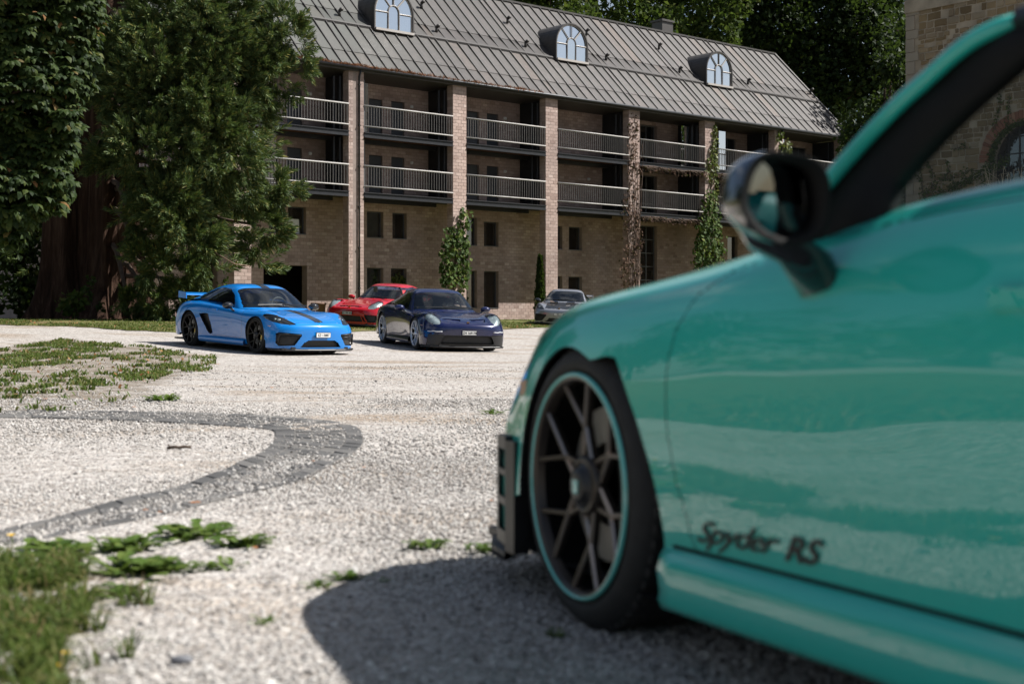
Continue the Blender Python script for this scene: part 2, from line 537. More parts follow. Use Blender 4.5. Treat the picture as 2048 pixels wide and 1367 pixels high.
drain = obj('drain_bed', *(lambda V, F: (V, F))([(p[0], p[1], tz(*p) + .004) for p in np.vstack([S_IN, S_OUT])],
            [[i, i+1, len(S_IN)+i+1, len(S_IN)+i] for i in range(len(S_IN)-1)]), plain('drain_mortar', (.11, .104, .096), .95, scale=8, var=.3, bmp=.4))
tag(drain, 'curved drain of grey granite setts half buried in gravel', kind='structure')
setts = []
ROWS = [0, .24, .43, .62, .80, 1.0]
for r_ in range(5):
    s = 0.0
    while s < s_len[-1] - .05:
        L = random.uniform(.14, .19)
        if r_ in (1, 2, 3): L = random.uniform(.10, .14)
        m_ = .005
        f0, f1 = ROWS[r_] + .009, ROWS[r_+1] - .009
        q = [band_pt(s + m_, f0), band_pt(min(s + L - m_, s_len[-1]), f0), band_pt(min(s + L - m_, s_len[-1]), f1), band_pt(s + m_, f1)]
        s += L
        h = random.uniform(.005, .012) - (.003 if r_ in (1, 2, 3) else 0)
        c = sum(q) / 4
        base = [(p[0], p[1], tz(*p) - .02) for p in q]
        mid = [(p[0], p[1], tz(*p) + h - .004) for p in q]
        top = [tuple((p * .94 + c * .06)) + (tz(*p) + h + random.uniform(-.002, .002),) for p in q]
        V = base + mid + top
        F = [[8, 9, 10, 11]]
        for a in (0, 4):
            for k in range(4): F.append([a + k, a + (k+1) % 4, a + 4 + (k+1) % 4, a + 4 + k])
        setts.append((c[1], V, F))
setts = [s for s in setts if s[0] > 2]
setts.sort(key=lambda e: e[0])
for D_, V, F in setts[:280]:
    c = np.mean(V, axis=0)
    obj('sett', np.array(V) - c, F, M_SETT, drain, loc=c)
if len(setts) > 280:
    mb = MB()
    for D_, V, F in setts[280:]: mb.add(V, F)
    tag(mb.build('setts_far', M_SETT, drain), kind='stuff')

xs, ys, ss = [], [], []
for y0, y1, dens, s0, s1 in ((2.0, 4.2, 9500, .0032, .0076), (4.2, 7.5, 3600, .0038, .0080), (7.5, 13, 760, .0055, .0100), (13, 22, 70, .007, .011)):
    x, y = scatter_pts(y0, y1, dens)
    s = np.exp(RNG.uniform(math.log(s0), math.log(s1), len(x)))
    s = np.where(RNG.random(len(x)) < .012, s * 1.9, s)
    on = in_poly(x, y, band_poly)
    if on.any():
        di = np.min(np.hypot(x[on][:, None] - S_IN[:, 0], y[on][:, None] - S_IN[:, 1]), axis=1); do = np.min(np.hypot(x[on][:, None] - S_OUT[:, 0], y[on][:, None] - S_OUT[:, 1]), axis=1)
        fb = np.zeros(len(x)); fb[on] = di / (di + do + 1e-6)
        mid = np.clip(1 - np.abs(fb - .55) / .33, 0, 1); cover = np.where(y < 7.4, .12 + 1.1 * mid + .45 * (fb > .78), np.where(x < -1.7, .35 + .4 * mid, .16 + .22 * mid)) + .15 * np.sin(x * 5.1) * np.sin(y * 3.7)
    else: cover = np.zeros(len(x))
    keep = ~on | (RNG.random(len(x)) < cover)
    xs.append(x[keep]); ys.append(y[keep]); ss.append(s[keep])
X, Y, S = np.concatenate(xs), np.concatenate(ys), np.concatenate(ss)
on = in_poly(X, Y, band_poly)
Zs = ter(X, Y) + S * RNG.uniform(-.1, .45, len(X)) + np.where(on, .006, 0)
gm = bpy.data.meshes.new('gravel'); gm.vertices.add(len(X))
gm.vertices.foreach_set('co', np.stack([X, Y, Zs], 1).astype(np.float32).ravel())
a_ = gm.attributes.new('size', 'FLOAT', 'POINT'); a_.data.foreach_set('value', S.astype(np.float32))
gm.materials.append(M_STONE)
gravel = link('gravel', gm, None)
tag(gravel, 'loose pale gravel stones covering the courtyard', kind='stuff')
ng = bpy.data.node_groups.new('gravel_scatter', 'GeometryNodeTree')
ng.interface.new_socket('Geometry', in_out='INPUT', socket_type='NodeSocketGeometry')
ng.interface.new_socket('Geometry', in_out='OUTPUT', socket_type='NodeSocketGeometry')
N, L = ng.nodes, ng.links
gi, go = N.new('NodeGroupInput'), N.new('NodeGroupOutput')
ico = N.new('GeometryNodeMeshIcoSphere'); ico.inputs['Radius'].default_value = 1; ico.inputs['Subdivisions'].default_value = 2
nz = N.new('ShaderNodeTexNoise'); nz.inputs['Scale'].default_value = 1.1; nz.inputs['Detail'].default_value = 2
vs = N.new('ShaderNodeVectorMath'); vs.operation = 'SUBTRACT'; vs.inputs[1].default_value = (.5, .5, .5)
vm = N.new('ShaderNodeVectorMath'); vm.operation = 'SCALE'; vm.inputs['Scale'].default_value = 1.1
spn = N.new('GeometryNodeSetPosition')
smt = N.new('GeometryNodeSetMaterial'); smt.inputs['Material'].default_value = M_STONE
ssm = N.new('GeometryNodeSetShadeSmooth'); ssm.inputs['Shade Smooth'].default_value = False
iop = N.new('GeometryNodeInstanceOnPoints')
na = N.new('GeometryNodeInputNamedAttribute'); na.data_type = 'FLOAT'; na.inputs['Name'].default_value = 'size'
rs = N.new('FunctionNodeRandomValue'); rs.data_type = 'FLOAT_VECTOR'; rs.inputs['Min'].default_value = (.75, .6, .42); rs.inputs['Max'].default_value = (1.35, 1.1, .8)
sc_ = N.new('ShaderNodeVectorMath'); sc_.operation = 'SCALE'
rr = N.new('FunctionNodeRandomValue'); rr.data_type = 'FLOAT_VECTOR'; rr.inputs['Min'].default_value = (-.5, -.5, 0); rr.inputs['Max'].default_value = (.5, .5, 6.28)
L.new(nz.outputs['Color'], vs.inputs[0]); L.new(vs.outputs[0], vm.inputs[0])
L.new(ico.outputs['Mesh'], spn.inputs['Geometry']); L.new(vm.outputs[0], spn.inputs['Offset'])
L.new(spn.outputs[0], smt.inputs[0]); L.new(smt.outputs[0], ssm.inputs[0])
L.new(gi.outputs[0], iop.inputs['Points']); L.new(ssm.outputs[0], iop.inputs['Instance'])
L.new(rs.outputs[0], sc_.inputs[0]); L.new(na.outputs[0], sc_.inputs['Scale'])
L.new(sc_.outputs[0], iop.inputs['Scale']); L.new(rr.outputs[0], iop.inputs['Rotation'])
L.new(iop.outputs[0], go.inputs[0])
gravel.modifiers.new('scatter', 'NODES').node_group = ng
print('stones', len(X), 'setts', len(setts))

# ---- blades of grass, as merged triangles
def blades(x, y, h, w, lean, zoff=0.0, seg=2):
    """one bent blade per point: returns V, F"""
    n = len(x)
    az = RNG.uniform(0, 2*np.pi, n); lz = RNG.uniform(.2, 1, n) * lean
    h = h * RNG.uniform(.6, 1.25, n)
    dx, dy = np.cos(az), np.sin(az)
    px, py = -dy * w / 2, dx * w / 2
    z = ter(x, y) + zoff
    b0 = np.stack([x + px, y + py, z], 1); b1 = np.stack([x - px, y - py, z], 1)
    mx, my = x + dx * lz * h * .35, y + dy * lz * h * .35
    m0 = np.stack([mx + px * .8, my + py * .8, z + h * .62], 1); m1 = np.stack([mx - px * .8, my - py * .8, z + h * .62], 1)
    tp = np.stack([x + dx * lz * h, y + dy * lz * h, z + h * np.sqrt(np.clip(1 - .45 * lz**2, .2, 1))], 1)
    V = np.stack([b0, b1, m0, m1, tp], 1).reshape(-1, 3)
    o = np.arange(n)[:, None] * 5
    F = np.concatenate([o + np.array([[0, 1, 3]]), o + np.array([[0, 3, 2]]), o + np.array([[2, 3, 4]])], 0)
    return V, F
M_GRASS = leafy('grass_blade', [(0, (.050, .085, .016)), (.45, (.085, .13, .025)), (.75, (.13, .155, .04)), (.9, (.20, .18, .07)), (1, (.24, .17, .09))], .4, .6, .2)
LAT = np.random.default_rng(5).uniform(-1, 1, (64, 64))
def vnoise(x, y):
    xi, yi = np.floor(x).astype(int), np.floor(y).astype(int); fx, fy = x - xi, y - yi
    fx, fy = fx*fx*(3-2*fx), fy*fy*(3-2*fy); g = lambda a, b: LAT[a % 64, b % 64]
    return (g(xi, yi)*(1-fx) + g(xi+1, yi)*fx)*(1-fy) + (g(xi, yi+1)*(1-fx) + g(xi+1, yi+1)*fx)*fy
def clump_noise(x, y, s=1.0):
    return 1.2*vnoise(x*.9*s+7, y*.7*s) + .9*vnoise(x*2.3*s, y*1.9*s+3) + .6*vnoise(x*5.7*s+1, y*5.1*s)
# lawn blades
n = 60000
x = RNG.uniform(-24, 4.5, n); y = lawn_edge(x) + RNG.exponential(6.5, n) - .15
k = (clump_noise(x, y, .6) > -.15) & (y < 66); x, y = x[k], y[k]
V, F = blades(x, y, .055, .022, 1.3, .02)
tag(obj('grass', V, F, M_GRASS), 'short grass blades on the lawn strip', kind='stuff')
# weedy grass patch beside the drain
px_ = [p[0] for p in WEED_W]; py_ = [p[1] for p in WEED_W]
n = 60000
x = RNG.uniform(min(px_), max(px_), n); y = RNG.uniform(min(py_), max(py_), n)
d = poly_dist(x, y, WEED_W); ins = in_poly(x, y, WEED_W)
k = (ins & (RNG.random(n) < np.clip((.8 * clump_noise(x * 1.1, y * .16, 1.3) + 1.5 * vnoise(x * 4.1, y * 3.3) + .45 * np.clip(1 - d / .5, 0, 1) - .12) * 1.8, 0.015, 1))) | ((~ins) & (d < .4) & (RNG.random(n) < .5) & (clump_noise(x * 1.2, y * .4, 1.6) > .9))
x, y = x[k], y[k]
V, F = blades(x, y, .062, .022, 1.9)
tag(obj('weedy_grass', V, F, M_GRASS), 'patch of low weedy grass growing through the gravel', kind='stuff')
# blurred grass in the near corner
px_ = [p[0] for p in CORNER_W]; py_ = [p[1] for p in CORNER_W]
n = 22000
x = RNG.uniform(min(px_) - .2, max(px_) + .1, n); y = RNG.uniform(min(py_) - .1, max(py_) + .1, n)
d = poly_dist(x, y, CORNER_W); ins = in_poly(x, y, CORNER_W)
k = (ins & (clump_noise(x, y, 3.3) + .9 * np.clip(d / .3, 0, 1.4) + np.where(y < 3.5, .9, 0) > .15)) | ((~ins) & (d < .16) & (clump_noise(x, y, 4) > .8))
x, y = x[k], y[k]
V, F = blades(x, y, .075, .006, 1.9)
tag(obj('corner_grass', V, F, M_GRASS), 'green grass in the near corner of the gravel', kind='stuff')

# dry leaf litter in the grass
n = 330
x = np.concatenate([RNG.uniform(min(p[0] for p in WEED_W), max(p[0] for p in WEED_W), n), RNG.uniform(-19, 2, 900)])
y = np.concatenate([RNG.uniform(min(p[1] for p in WEED_W), max(p[1] for p in WEED_W), n), np.zeros(900)])
y[n:] = lawn_edge(x[n:]) + RNG.exponential(2.2, 900)
k = np.ones(len(x), bool); k[:n] = in_poly(x[:n], y[:n], WEED_W)
x, y = x[k], y[k]; m_ = len(x); a = RNG.uniform(0, 6.28, m_); s_ = RNG.uniform(.014, .034, m_)
c = np.stack([x, y, ter(x, y) + .035 + RNG.uniform(0, .03, m_)], 1)
u = np.stack([np.cos(a), np.sin(a), RNG.normal(0, .5, m_)], 1) * s_[:, None]; v = np.stack([-np.sin(a), np.cos(a), RNG.normal(.3, .5, m_)], 1) * s_[:, None] * .6
V = np.stack([c - u, c + v, c + u, c - v], 1).reshape(-1, 3)
M_LITTER = leafy('leaf_litter', [(0, (.12, .05, .022)), (.5, (.22, .095, .04)), (1, (.34, .20, .09))], .15, .8, .1)
tag(obj('leaf_litter', V, np.arange(4 * m_).reshape(m_, 4), M_LITTER), 'small dry brown leaves scattered over the grass', kind='stuff')

# the lawn that borders the courtyard left of the camera, outside the frame (it shows in the near car's paint)
ry = axis([[-60, -30, -15], np.arange(-8, 27, 1.0)]); rs_ = axis([[0, .3, .8, 1.6, 3, 6, 12, 25, 60, 150]])
RY, RS = np.meshgrid(ry, rs_)
RX = -np.maximum(.40 * np.maximum(RY, 0) + .35, 4.6) - .12 * np.sin(RY * 2.3) - RS
RZ = ter(RX, RY) + np.minimum(.02, .006 + .02 * RS)
i_ = np.arange(RY.size).reshape(RY.shape)
side = obj('side_lawn', np.stack([RX.ravel(), RY.ravel(), RZ.ravel()], 1), np.stack([i_[:-1, :-1].ravel(), i_[1:, :-1].ravel(), i_[1:, 1:].ravel(), i_[:-1, 1:].ravel()], 1), M_LAWN, smooth=True)
tag(side, 'lawn bordering the gravel left of the view', kind='structure')
n = 26000
y = RNG.uniform(-6, 14, n); x = -np.maximum(.40 * np.maximum(y, 0) + .35, 4.6) - RNG.exponential(2.5, n)
V, F = blades(x, y, .07, .022, 1.3)
tag(obj('side_grass', V, F, M_GRASS), 'grass of the lawn left of the view', kind='stuff')
# ================================================================ THE LONG HOUSE
FD = Vector((math.sin(R(49)), math.cos(R(49)), 0)); FN = Vector((FD.y, -FD.x, 0))      # along the front, outwards
FP = Vector((-7.6, 65.1, 0))
BASE, EAVE, COURSE = .70, 12.55, .163
house = thing('long_house', 'long brick house with metal roof, brick pillars and two rows of balconies', 'building', FP, math.atan2(FD.y, FD.x))
def t_px(px, b):
    q = (px - 1024) / F_PX
    X0, D0 = FP.x - FN.x * b, FP.y - FN.y * b
    return (q * D0 - X0) / (FD.x - FD.y * q)
def z_px(py, t, b):
    D = FP.y + FD.y * t - FN.y * b
    return CAM_H + (HOR_Y - py) / F_PX * D
def snapz(z): return BASE + round((z - BASE) / COURSE) * COURSE

PT = [-12.2, -6.02, 0, 6.2, 12.4, 18.62, 24.95, 31.35, 38.0]
PW, PD, WB = .86, .46, 2.4
def brick_rects(t0, t1, z0, z1, openings=(), bl=.335, off=0.0):
    out = []
    k0, k1 = round((z0 - BASE) / COURSE), round((z1 - BASE) / COURSE)
    for k in range(k0, k1):
        za, zb = BASE + k * COURSE, BASE + (k + 1) * COURSE
        zc = (za + zb) / 2
        cuts = sorted([(a, b) for a, b, c, d in openings if c - .01 < zc < d + .01])
        t = t0 - ((k % 2) * .5 + off) * bl
        while t < t1:
            segs = [(max(t, t0), min(t + bl, t1))]
            for a, b in cuts:
                ns = []
                for s0, s1 in segs:
                    if s1 <= a or s0 >= b: ns.append((s0, s1)); continue
                    if s0 < a: ns.append((s0, a))
                    if s1 > b: ns.append((b, s1))
                segs = ns
            for s0, s1 in segs:
                if s1 - s0 > .03: out.append((s0 + .006, s1 - .006, za + .006, zb - .006))
            t += bl
    return out
def brick_mesh(rects, fn, proud=.006):
    """five-sided blocks standing proud of a wall; fn(u, d, z) gives the point, d outwards"""
    V, F = [], []
    for u0, u1, z0, z1 in rects:
        n = len(V); p = proud + random.uniform(-.002, .002); c = .006
        V += [fn(u0, -.01, z0), fn(u1, -.01, z0), fn(u1, -.01, z1), fn(u0, -.01, z1), fn(u0 + c, p, z0 + c), fn(u1 - c, p, z0 + c), fn(u1 - c, p, z1 - c), fn(u0 + c, p, z1 - c)]
        F += [[n+4, n+5, n+6, n+7], [n, n+1, n+5, n+4], [n+1, n+2, n+6, n+5], [n+2, n+3, n+7, n+6], [n+3, n, n+4, n+7]]
    return V, F
def sheet_with_holes(mb, t0, t1, z0, z1, holes, fn, m=0):
    ts = sorted({t0, t1, *[min(max(v, t0), t1) for h in holes for v in h[:2]]}); zs = sorted({z0, z1, *[min(max(v, z0), z1) for h in holes for v in h[2:]]})
    for a, b in zip(ts[:-1], ts[1:]):
        for c, d in zip(zs[:-1], zs[1:]):
            mt, mz = (a + b) / 2, (c + d) / 2
            if any(h[0] < mt < h[1] and h[2] < mz < h[3] for h in holes): continue
            mb.quad(fn(a, c), fn(b, c), fn(b, d), fn(a, d), m)

# ---- pillars, each with its blocks
n_single = 0
for i, t in enumerate(PT):
    mb = MB(); mb.box((t, 0, BASE - .5), (t + PW, PD, EAVE - .02))
    pil = mb.build('pillar', M_MORTAR, house)
    ft = lambda u, d, z: (u, -d, z)
    fl = lambda u, d, z, t=t: (t - d, PD - u, z)
    frr = lambda u, d, z, t=t: (t + PW + d, u, z)
    rects = []
    for k in range(int((EAVE - .05 - BASE) / COURSE)):
        za, zb = BASE + k * COURSE, BASE + (k + 1) * COURSE
        cuts = [0, .335, .67, PW] if k % 2 else [0, .19, .525, PW]
        if i == 2:      # a smooth concrete channel runs down this pillar behind the pipe
            cuts = [0, .25, None, .44, PW] if k % 2 else [0, .11, .25, None, .44, .62, PW]
        for a, b in zip(cuts[:-1], cuts[1:]):
            if a is None or b is None: continue
            if i == 2 and a == .25: continue
            rects.append((t + a + .006, t + b - .006, za + .006, zb - .006))
    if i in (1, 2, 3):
        singles = [r for r in rects if n_single < 300 and (i != 1 or r[2] < 6)]
        singles = singles[:300 - n_single]
    else: singles = []
    sset = set(singles)
    for r in singles:
        V, F = brick_mesh([r], ft); c = np.mean(V, axis=0)
        obj('block', np.array(V) - c, F, M_BLOCK, pil, loc=c)
    n_single += len(singles)
    V, F = brick_mesh([r for r in rects if r not in sset], ft)
    side = brick_rects(0, PD, BASE, EAVE - .1, bl=.335)
    for fn in (fl, frr):
        v, f = brick_mesh(side, fn)
        F += [[q + len(V) for q in g] for g in f]; V += v
    tag(obj('blocks', V, F, M_BLOCK, pil), kind='stuff')

# ---- wall openings
OPEN = []      # (t0, t1, z0, z1, what)
def opening(px0, px1, py0, py1, what, tref=None):
    t0, t1 = t_px(px0, WB), t_px(px1, WB)
    OPEN.append((t0, t1, snapz(z_px(py1, t0, WB)), snapz(z_px(py0, t0, WB)), what))
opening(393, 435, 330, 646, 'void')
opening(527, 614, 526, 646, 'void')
opening(538, 562, 412, 466, 'window')
opening(576, 612, 411, 469, 'blind')
opening(734, 766.5, 423, 476, 'window'); opening(785, 813.5, 426, 479, 'window')
opening(734, 766.5, 534, 606, 'window'); opening(782, 813, 536, 608, 'plant')
opening(932, 954, 437, 488, 'window'); opening(968, 997, 440, 490, 'window')
opening(930, 954, 543, 618, 'window'); opening(968, 997, 545, 619, 'window')
opening(1104, 1124.5, 450, 498, 'window'); opening(1138, 1164, 452, 501, 'window')
opening(1104, 1124.5, 550, 622, 'window'); opening(1137, 1164, 552, 622, 'window')
opening(1281, 1314, 448, 640, 'grid')
opening(1455, 1475, 470, 520, 'window')
FLOOR = (6.74, 9.56)
DOORS = []
for bay, t in enumerate(PT[1:-1]):
    for fz in FLOOR:
        if bay in (0, 1, 2):
            DOORS += [(t + 2.85, t + 3.65, fz, fz + 2.06), (t + 4.2, t + 5.0, fz, fz + 2.06)]
        elif bay == 3: DOORS += [(t + 2.2, t + 3.0, fz, fz + 2.06)]
for d in DOORS: OPEN.append((d[0], d[1], snapz(d[2]), snapz(d[3]), 'door'))
for fz in FLOOR:
    OPEN.append((t_px(1281, WB), t_px(1314, WB), snapz(fz), snapz(fz + 2.5), 'grid'))
    OPEN.append((PT[6] + 1.6, PT[6] + 5.6, snapz(fz), snapz(fz + 2.45), 'glazing'))
    OPEN.append((PT[7] + 1.0, PT[7] + 6.3, snapz(fz), snapz(fz + 2.45), 'glazing'))
wt0, wt1 = -13.5, 38.9
holes = [o[:4] for o in OPEN]
fw = lambda a, z: (a, WB, z)
mb = MB(); sheet_with_holes(mb, wt0, wt1, BASE - .5, EAVE + .4, holes, fw)
# reveals of the openings
for t0, t1, z0, z1, what in OPEN:
    dp = {'void': .45, 'door': .14, 'window': .30, 'blind': .3, 'plant': .3, 'grid': .25, 'glazing': .15}[what]
    mb.quad((t0, WB, z0), (t0, WB + dp, z0), (t0, WB + dp, z1), (t0, WB, z1)); mb.quad((t1, WB, z1), (t1, WB + dp, z1), (t1, WB + dp, z0), (t1, WB, z0))
    mb.quad((t0, WB, z1), (t0, WB + dp, z1), (t1, WB + dp, z1), (t1, WB, z1)); mb.quad((t0, WB, z0), (t1, WB, z0), (t1, WB + dp, z0), (t0, WB + dp, z0))
# end walls, back wall
mb.quad((wt0, WB, BASE - .5), (wt0, 12.3, BASE - .5), (wt0, 12.3, EAVE), (wt0, WB, EAVE)); mb.quad((wt1, WB, BASE - .5), (wt1, 12.3, BASE - .5), (wt1, 12.3, EAVE), (wt1, WB, EAVE))
mb.quad((wt0, 12.3, BASE - .5), (wt1, 12.3, BASE - .5), (wt1, 12.3, EAVE), (wt0, 12.3, EAVE))
wall = mb.build('wall', M_MORTAR, house)
rects = brick_rects(wt0, wt1, BASE, EAVE, holes)
V, F = brick_mesh(rects, lambda u, d, z: (u, WB - d, z), .006)
tag(obj('blocks', V, F, M_BLOCK, wall), kind='stuff')
# dark rooms behind the openings
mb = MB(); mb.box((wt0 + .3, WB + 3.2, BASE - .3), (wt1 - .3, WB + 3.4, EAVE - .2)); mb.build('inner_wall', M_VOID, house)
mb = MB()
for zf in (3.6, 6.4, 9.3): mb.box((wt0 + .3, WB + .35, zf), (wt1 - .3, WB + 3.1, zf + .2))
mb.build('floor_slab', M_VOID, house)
M_BLIND = plain('window_blind', (.72, .74, .76), .7, var=.03)
for t0, t1, z0, z1, what in OPEN:
    if what in ('window', 'blind', 'plant', 'grid', 'glazing'):
        y = WB + (.24 if what not in ('glazing',) else .12)
        fr = MB(); g = .05
        xs_ = [t0, t1]
        if what == 'grid': xs_ = [t0, (t0 + t1) / 2, t1]
        if what == 'glazing': xs_ = list(np.linspace(t0, t1, max(2, int((t1 - t0) / .62) + 1)))
        zs_ = [z0, z1] if what != 'grid' else list(np.linspace(z0, z1, max(3, int((z1 - z0) / .75) + 1)))
        for a in xs_:
            c = min(max(a, t0 + g / 2), t1 - g / 2); fr.box((c - g / 2, y - .03, z0), (c + g / 2, y + .03, z1))
        for a in zs_:
            c = min(max(a, z0 + g / 2), z1 - g / 2); fr.box((t0, y - .028, c - g / 2), (t1, y + .028, c + g / 2))
        w = fr.build('window', M_STEELG if what == 'grid' else M_FRAME, house)
        for a, b in zip(xs_[:-1], xs_[1:]):
            for c, d in zip(zs_[:-1], zs_[1:]):
                p = MB(); p.quad((a + .02, y, c + .02), (b - .02, y, c + .02), (b - .02, y, d - .02), (a + .02, y, d - .02)); p.build('pane', M_WINDOW, w)
        if what in ('window', 'blind', 'plant'):
            s_ = MB(); s_.box((t0 + .01, WB - .03, z0), (t1 - .01, y - .03, z0 + .035)); s_.build('sill', M_STEELG, w)
        if what == 'blind':
            p = MB(); p.quad((t0 + .04, y - .012, z0 + .05), (t1 - .22, y - .012, z0 + .05), (t1 - .25, y - .012, z0 + (z1 - z0) * .56), (t0 + .04, y - .012, z0 + (z1 - z0) * .56))
            p.build('blind', M_BLIND, w)
    elif what == 'door':
        p = MB(); p.box((t0 + .02, WB + .10, z0), (t1 - .02, WB + .14, z1 - .02))
        d = p.build('door', M_DOOR, house)
        h = MB(); h.tube([(t1 - .12, WB + .1, z0 + 1.0), (t1 - .12, WB + .04, z0 + 1.0), (t1 - .24, WB + .04, z0 + 1.0)], .014)
        h.build('handle', M_STEELG, d)
for bay, t in enumerate(PT[1:5]):
    for fz in FLOOR:
        if bay == 3 and fz > 8: continue
        l_ = MB(); l_.box((t + 5.35, WB - .09, fz + 1.82), (t + 5.49, WB - .014, fz + 1.96)); l_.lathe([(.0, .10), (.05, .09), (.055, .02)], lambda a, b, h, t=t, fz=fz: (t + 5.42 + a, WB - .09 - h * .6, fz + 1.89 + b), 10)
        l_.build('wall_lamp', M_WHITE, house)

# ---- balconies
bal_me = MB(); bal_me.box((-.013, -.013, 0), (.013, .013, .95))
bal_me = nmesh('baluster', bal_me.V, bal_me.F); bal_me.materials.append(M_BALU)
nb = 0
for bay in range(8):
    ta, tb = PT[bay] + PW, PT[bay + 1]
    for fz in FLOOR:
        sl = MB(); sl.box((ta + .004, .05, fz - .10), (tb - .004, PD + .01, fz)); sl.box((ta - PW / 2, PD + .01, fz - .10), (tb + PW / 2, WB - .012, fz))
        bl = sl.build('balcony', M_CONC, house)
        e = MB(); e.box((ta + .006, -.03, fz - .27), (tb - .006, .048, fz - .02)); e.box((ta + .006, -.075, fz - .27), (tb - .006, -.03, fz - .235)); e.box((ta + .006, -.075, fz - .055), (tb - .006, -.03, fz - .02))
        e.build('edge_beam', M_STEEL, bl)
        e = MB(); e.box((ta + .01, 1.30, fz - .36), (tb - .01, 1.42, fz - .15)); e.build('cross_beam', M_STEEL, bl)
        pk = MB(); b0 = .06
        while b0 < 1.28:
            pk.box((ta + .01, b0, fz - .135 - random.uniform(0, .006)), (tb - .01, b0 + .105, fz - .102)); b0 += .112
        tag(pk.build('soffit_planks', M_WOOD, bl), kind='stuff')
        h = MB(); h.tube([(ta + .005, -.02, fz + 1.23), (tb - .005, -.02, fz + 1.23)], .037, 8); h.build('handrail', M_RAIL, bl, True)
        h = MB(); h.tube([(ta + .005, -.02, fz + .27), (tb - .005, -.02, fz + .27)], .032, 8); h.build('bottom_rail', M_RAIL, bl, True)
        cnt = int((tb - ta - .1) / .152)
        far = MB()
        for k in range(cnt):
            x = ta + .1 + (tb - ta - .2) * k / (cnt - 1)
            if 1 <= bay and nb < 298: link('baluster', bal_me, None, bl, (x, -.02, fz + .28)); nb += 1
            else: far.box((x - .011, -.031, fz + .28), (x + .011, -.009, fz + 1.22))
        if far.F: tag(far.build('balusters', M_BALU, bl), kind='stuff')
        if fz < 8:
            pt_ = MB(); pt_.box((tb + .30, PD + .012, BASE + 6.1), (tb + .38, WB - .015, EAVE - .24)); pt_.build('partition', M_STEEL, house)
        # steel screen posts and a glass side screen beside the pillar
        top = fz + 2.55
        p = MB()
        for x, y in ((tb - .16, .50), (tb - .42, .62)): p.box((x - .045, y - .045, fz), (x + .045, y + .045, top))
        p.build('screen_post', M_STEEL, bl)
        if bay >= 1 and not (bay == 1 and fz < 8):
            p = MB(); p.box((ta + .42, .62, fz), (ta + .50, .70, top)); p.build('screen_post', M_STEELG, bl)
        if (bay, fz) in ((1, 6.74), (2, 9.56), (5, 9.56), (6, 9.56), (7, 9.56)):
            x0, x1 = {1: (.55, 1.75), 2: (.30, .80), 5: (tb - ta - 1.15, tb - ta - .5), 6: (1.3, 1.9), 7: (.5, 1.1)}[bay]
            g = MB(); g.box((ta + x0, .80, fz + .02), (ta + x1, .815, top - .1)); g.build('glass_screen', M_DORMER, bl)
print('blocks single', n_single, 'balusters', nb, 'wall blocks', len(rects))

# ---- roof of standing-seam sheets
def metal_mat():
    m, n, l, b = new_mat('roof_metal')
    rnd = island_random(n, l)
    r = ramp(n, [(0, (.050, .046, .044)), (.5, (.058, .053, .050)), (.86, (.066, .059, .056)), (1, (.080, .063, .053))]); l.new(rnd, r.inputs['Fac'])
    g = n.new('ShaderNodeNewGeometry')
    t = noise(n, l, .28, 6, .65, vec=g.outputs['Position'])
    t2 = noise(n, l, 5, 5, .6, vec=g.outputs['Position'], sc=(1, 1, .3))
    rb = ramp(n, [(.40, (.82, .82, .82)), (.62, (1.1, 1.08, 1.06))]); l.new(t2.outputs['Fac'], rb.inputs['Fac'])
    c = mixc(n, l, 1.0, r.outputs['Color'], rb.outputs['Color'], 'MULTIPLY')
    # pale verdigris bloom towards the tree end of the roof
    sx = n.new('ShaderNodeSeparateXYZ'); l.new(g.outputs['Position'], sx.inputs[0])
    mr = n.new('ShaderNodeMapRange'); mr.inputs[1].default_value = -3; mr.inputs[2].default_value = -11; l.new(sx.outputs['X'], mr.inputs[0])
    f = math_n(n, l, 'MULTIPLY', mr.outputs[0], t.outputs['Fac'])
    c = mixc(n, l, math_n(n, l, 'MULTIPLY', f, .9), c, (.105, .122, .106))
    l.new(c, b.inputs['Base Color'])
    b.inputs['Metallic'].default_value = .25; b.inputs['Roughness'].default_value = .5
    bump(n, l, b, t2.outputs['Fac'], .12, .02)
    return m
M_ROOF = metal_mat()
M_SEAM = plain('roof_seam', (.032, .029, .028), .6, .1)  # seams coloured darker than the sheets, standing in for the shadow they cast
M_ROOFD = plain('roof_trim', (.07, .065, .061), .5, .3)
RB0, RZ0, RB1, RZ1 = -.17, EAVE, 6.1, 18.82
RL = math.hypot(RB1 - RB0, RZ1 - RZ0); RA = math.atan2(RZ1 - RZ0, RB1 - RB0)
def roof_pt(t, f, h=0.0): return (t, RB0 + (RB1 - RB0) * f - math.sin(RA) * h, RZ0 + (RZ1 - RZ0) * f + math.cos(RA) * h)
rt0, rt1 = -14.0, 38.95
mb = MB()
mb.quad(roof_pt(rt0, 0, -.03), roof_pt(rt1, 0, -.03), roof_pt(rt1, 1, -.03), roof_pt(rt0, 1, -.03))
mb.quad((rt0, RB1, RZ1 - .03), (rt1, RB1, RZ1 - .03), (rt1, 2 * RB1 - RB0, RZ0 - .03), (rt0, 2 * RB1 - RB0, RZ0 - .03))
mb.add([roof_pt(rt1 - .05, 0, -.05), (rt1 - .05, 2 * RB1 - RB0, RZ0 - .05), (rt1 - .05, RB1, RZ1 - .05)], [(0, 1, 2)])
mb.add([roof_pt(rt0 + .05, 0, -.05), (rt0 + .05, 2 * RB1 - RB0, RZ0 - .05), (rt0 + .05, RB1, RZ1 - .05)], [(0, 1, 2)])
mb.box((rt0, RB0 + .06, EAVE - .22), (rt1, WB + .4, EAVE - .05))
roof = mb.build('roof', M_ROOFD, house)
edges = [PT[0] - .2 + PW / 2 - .215]
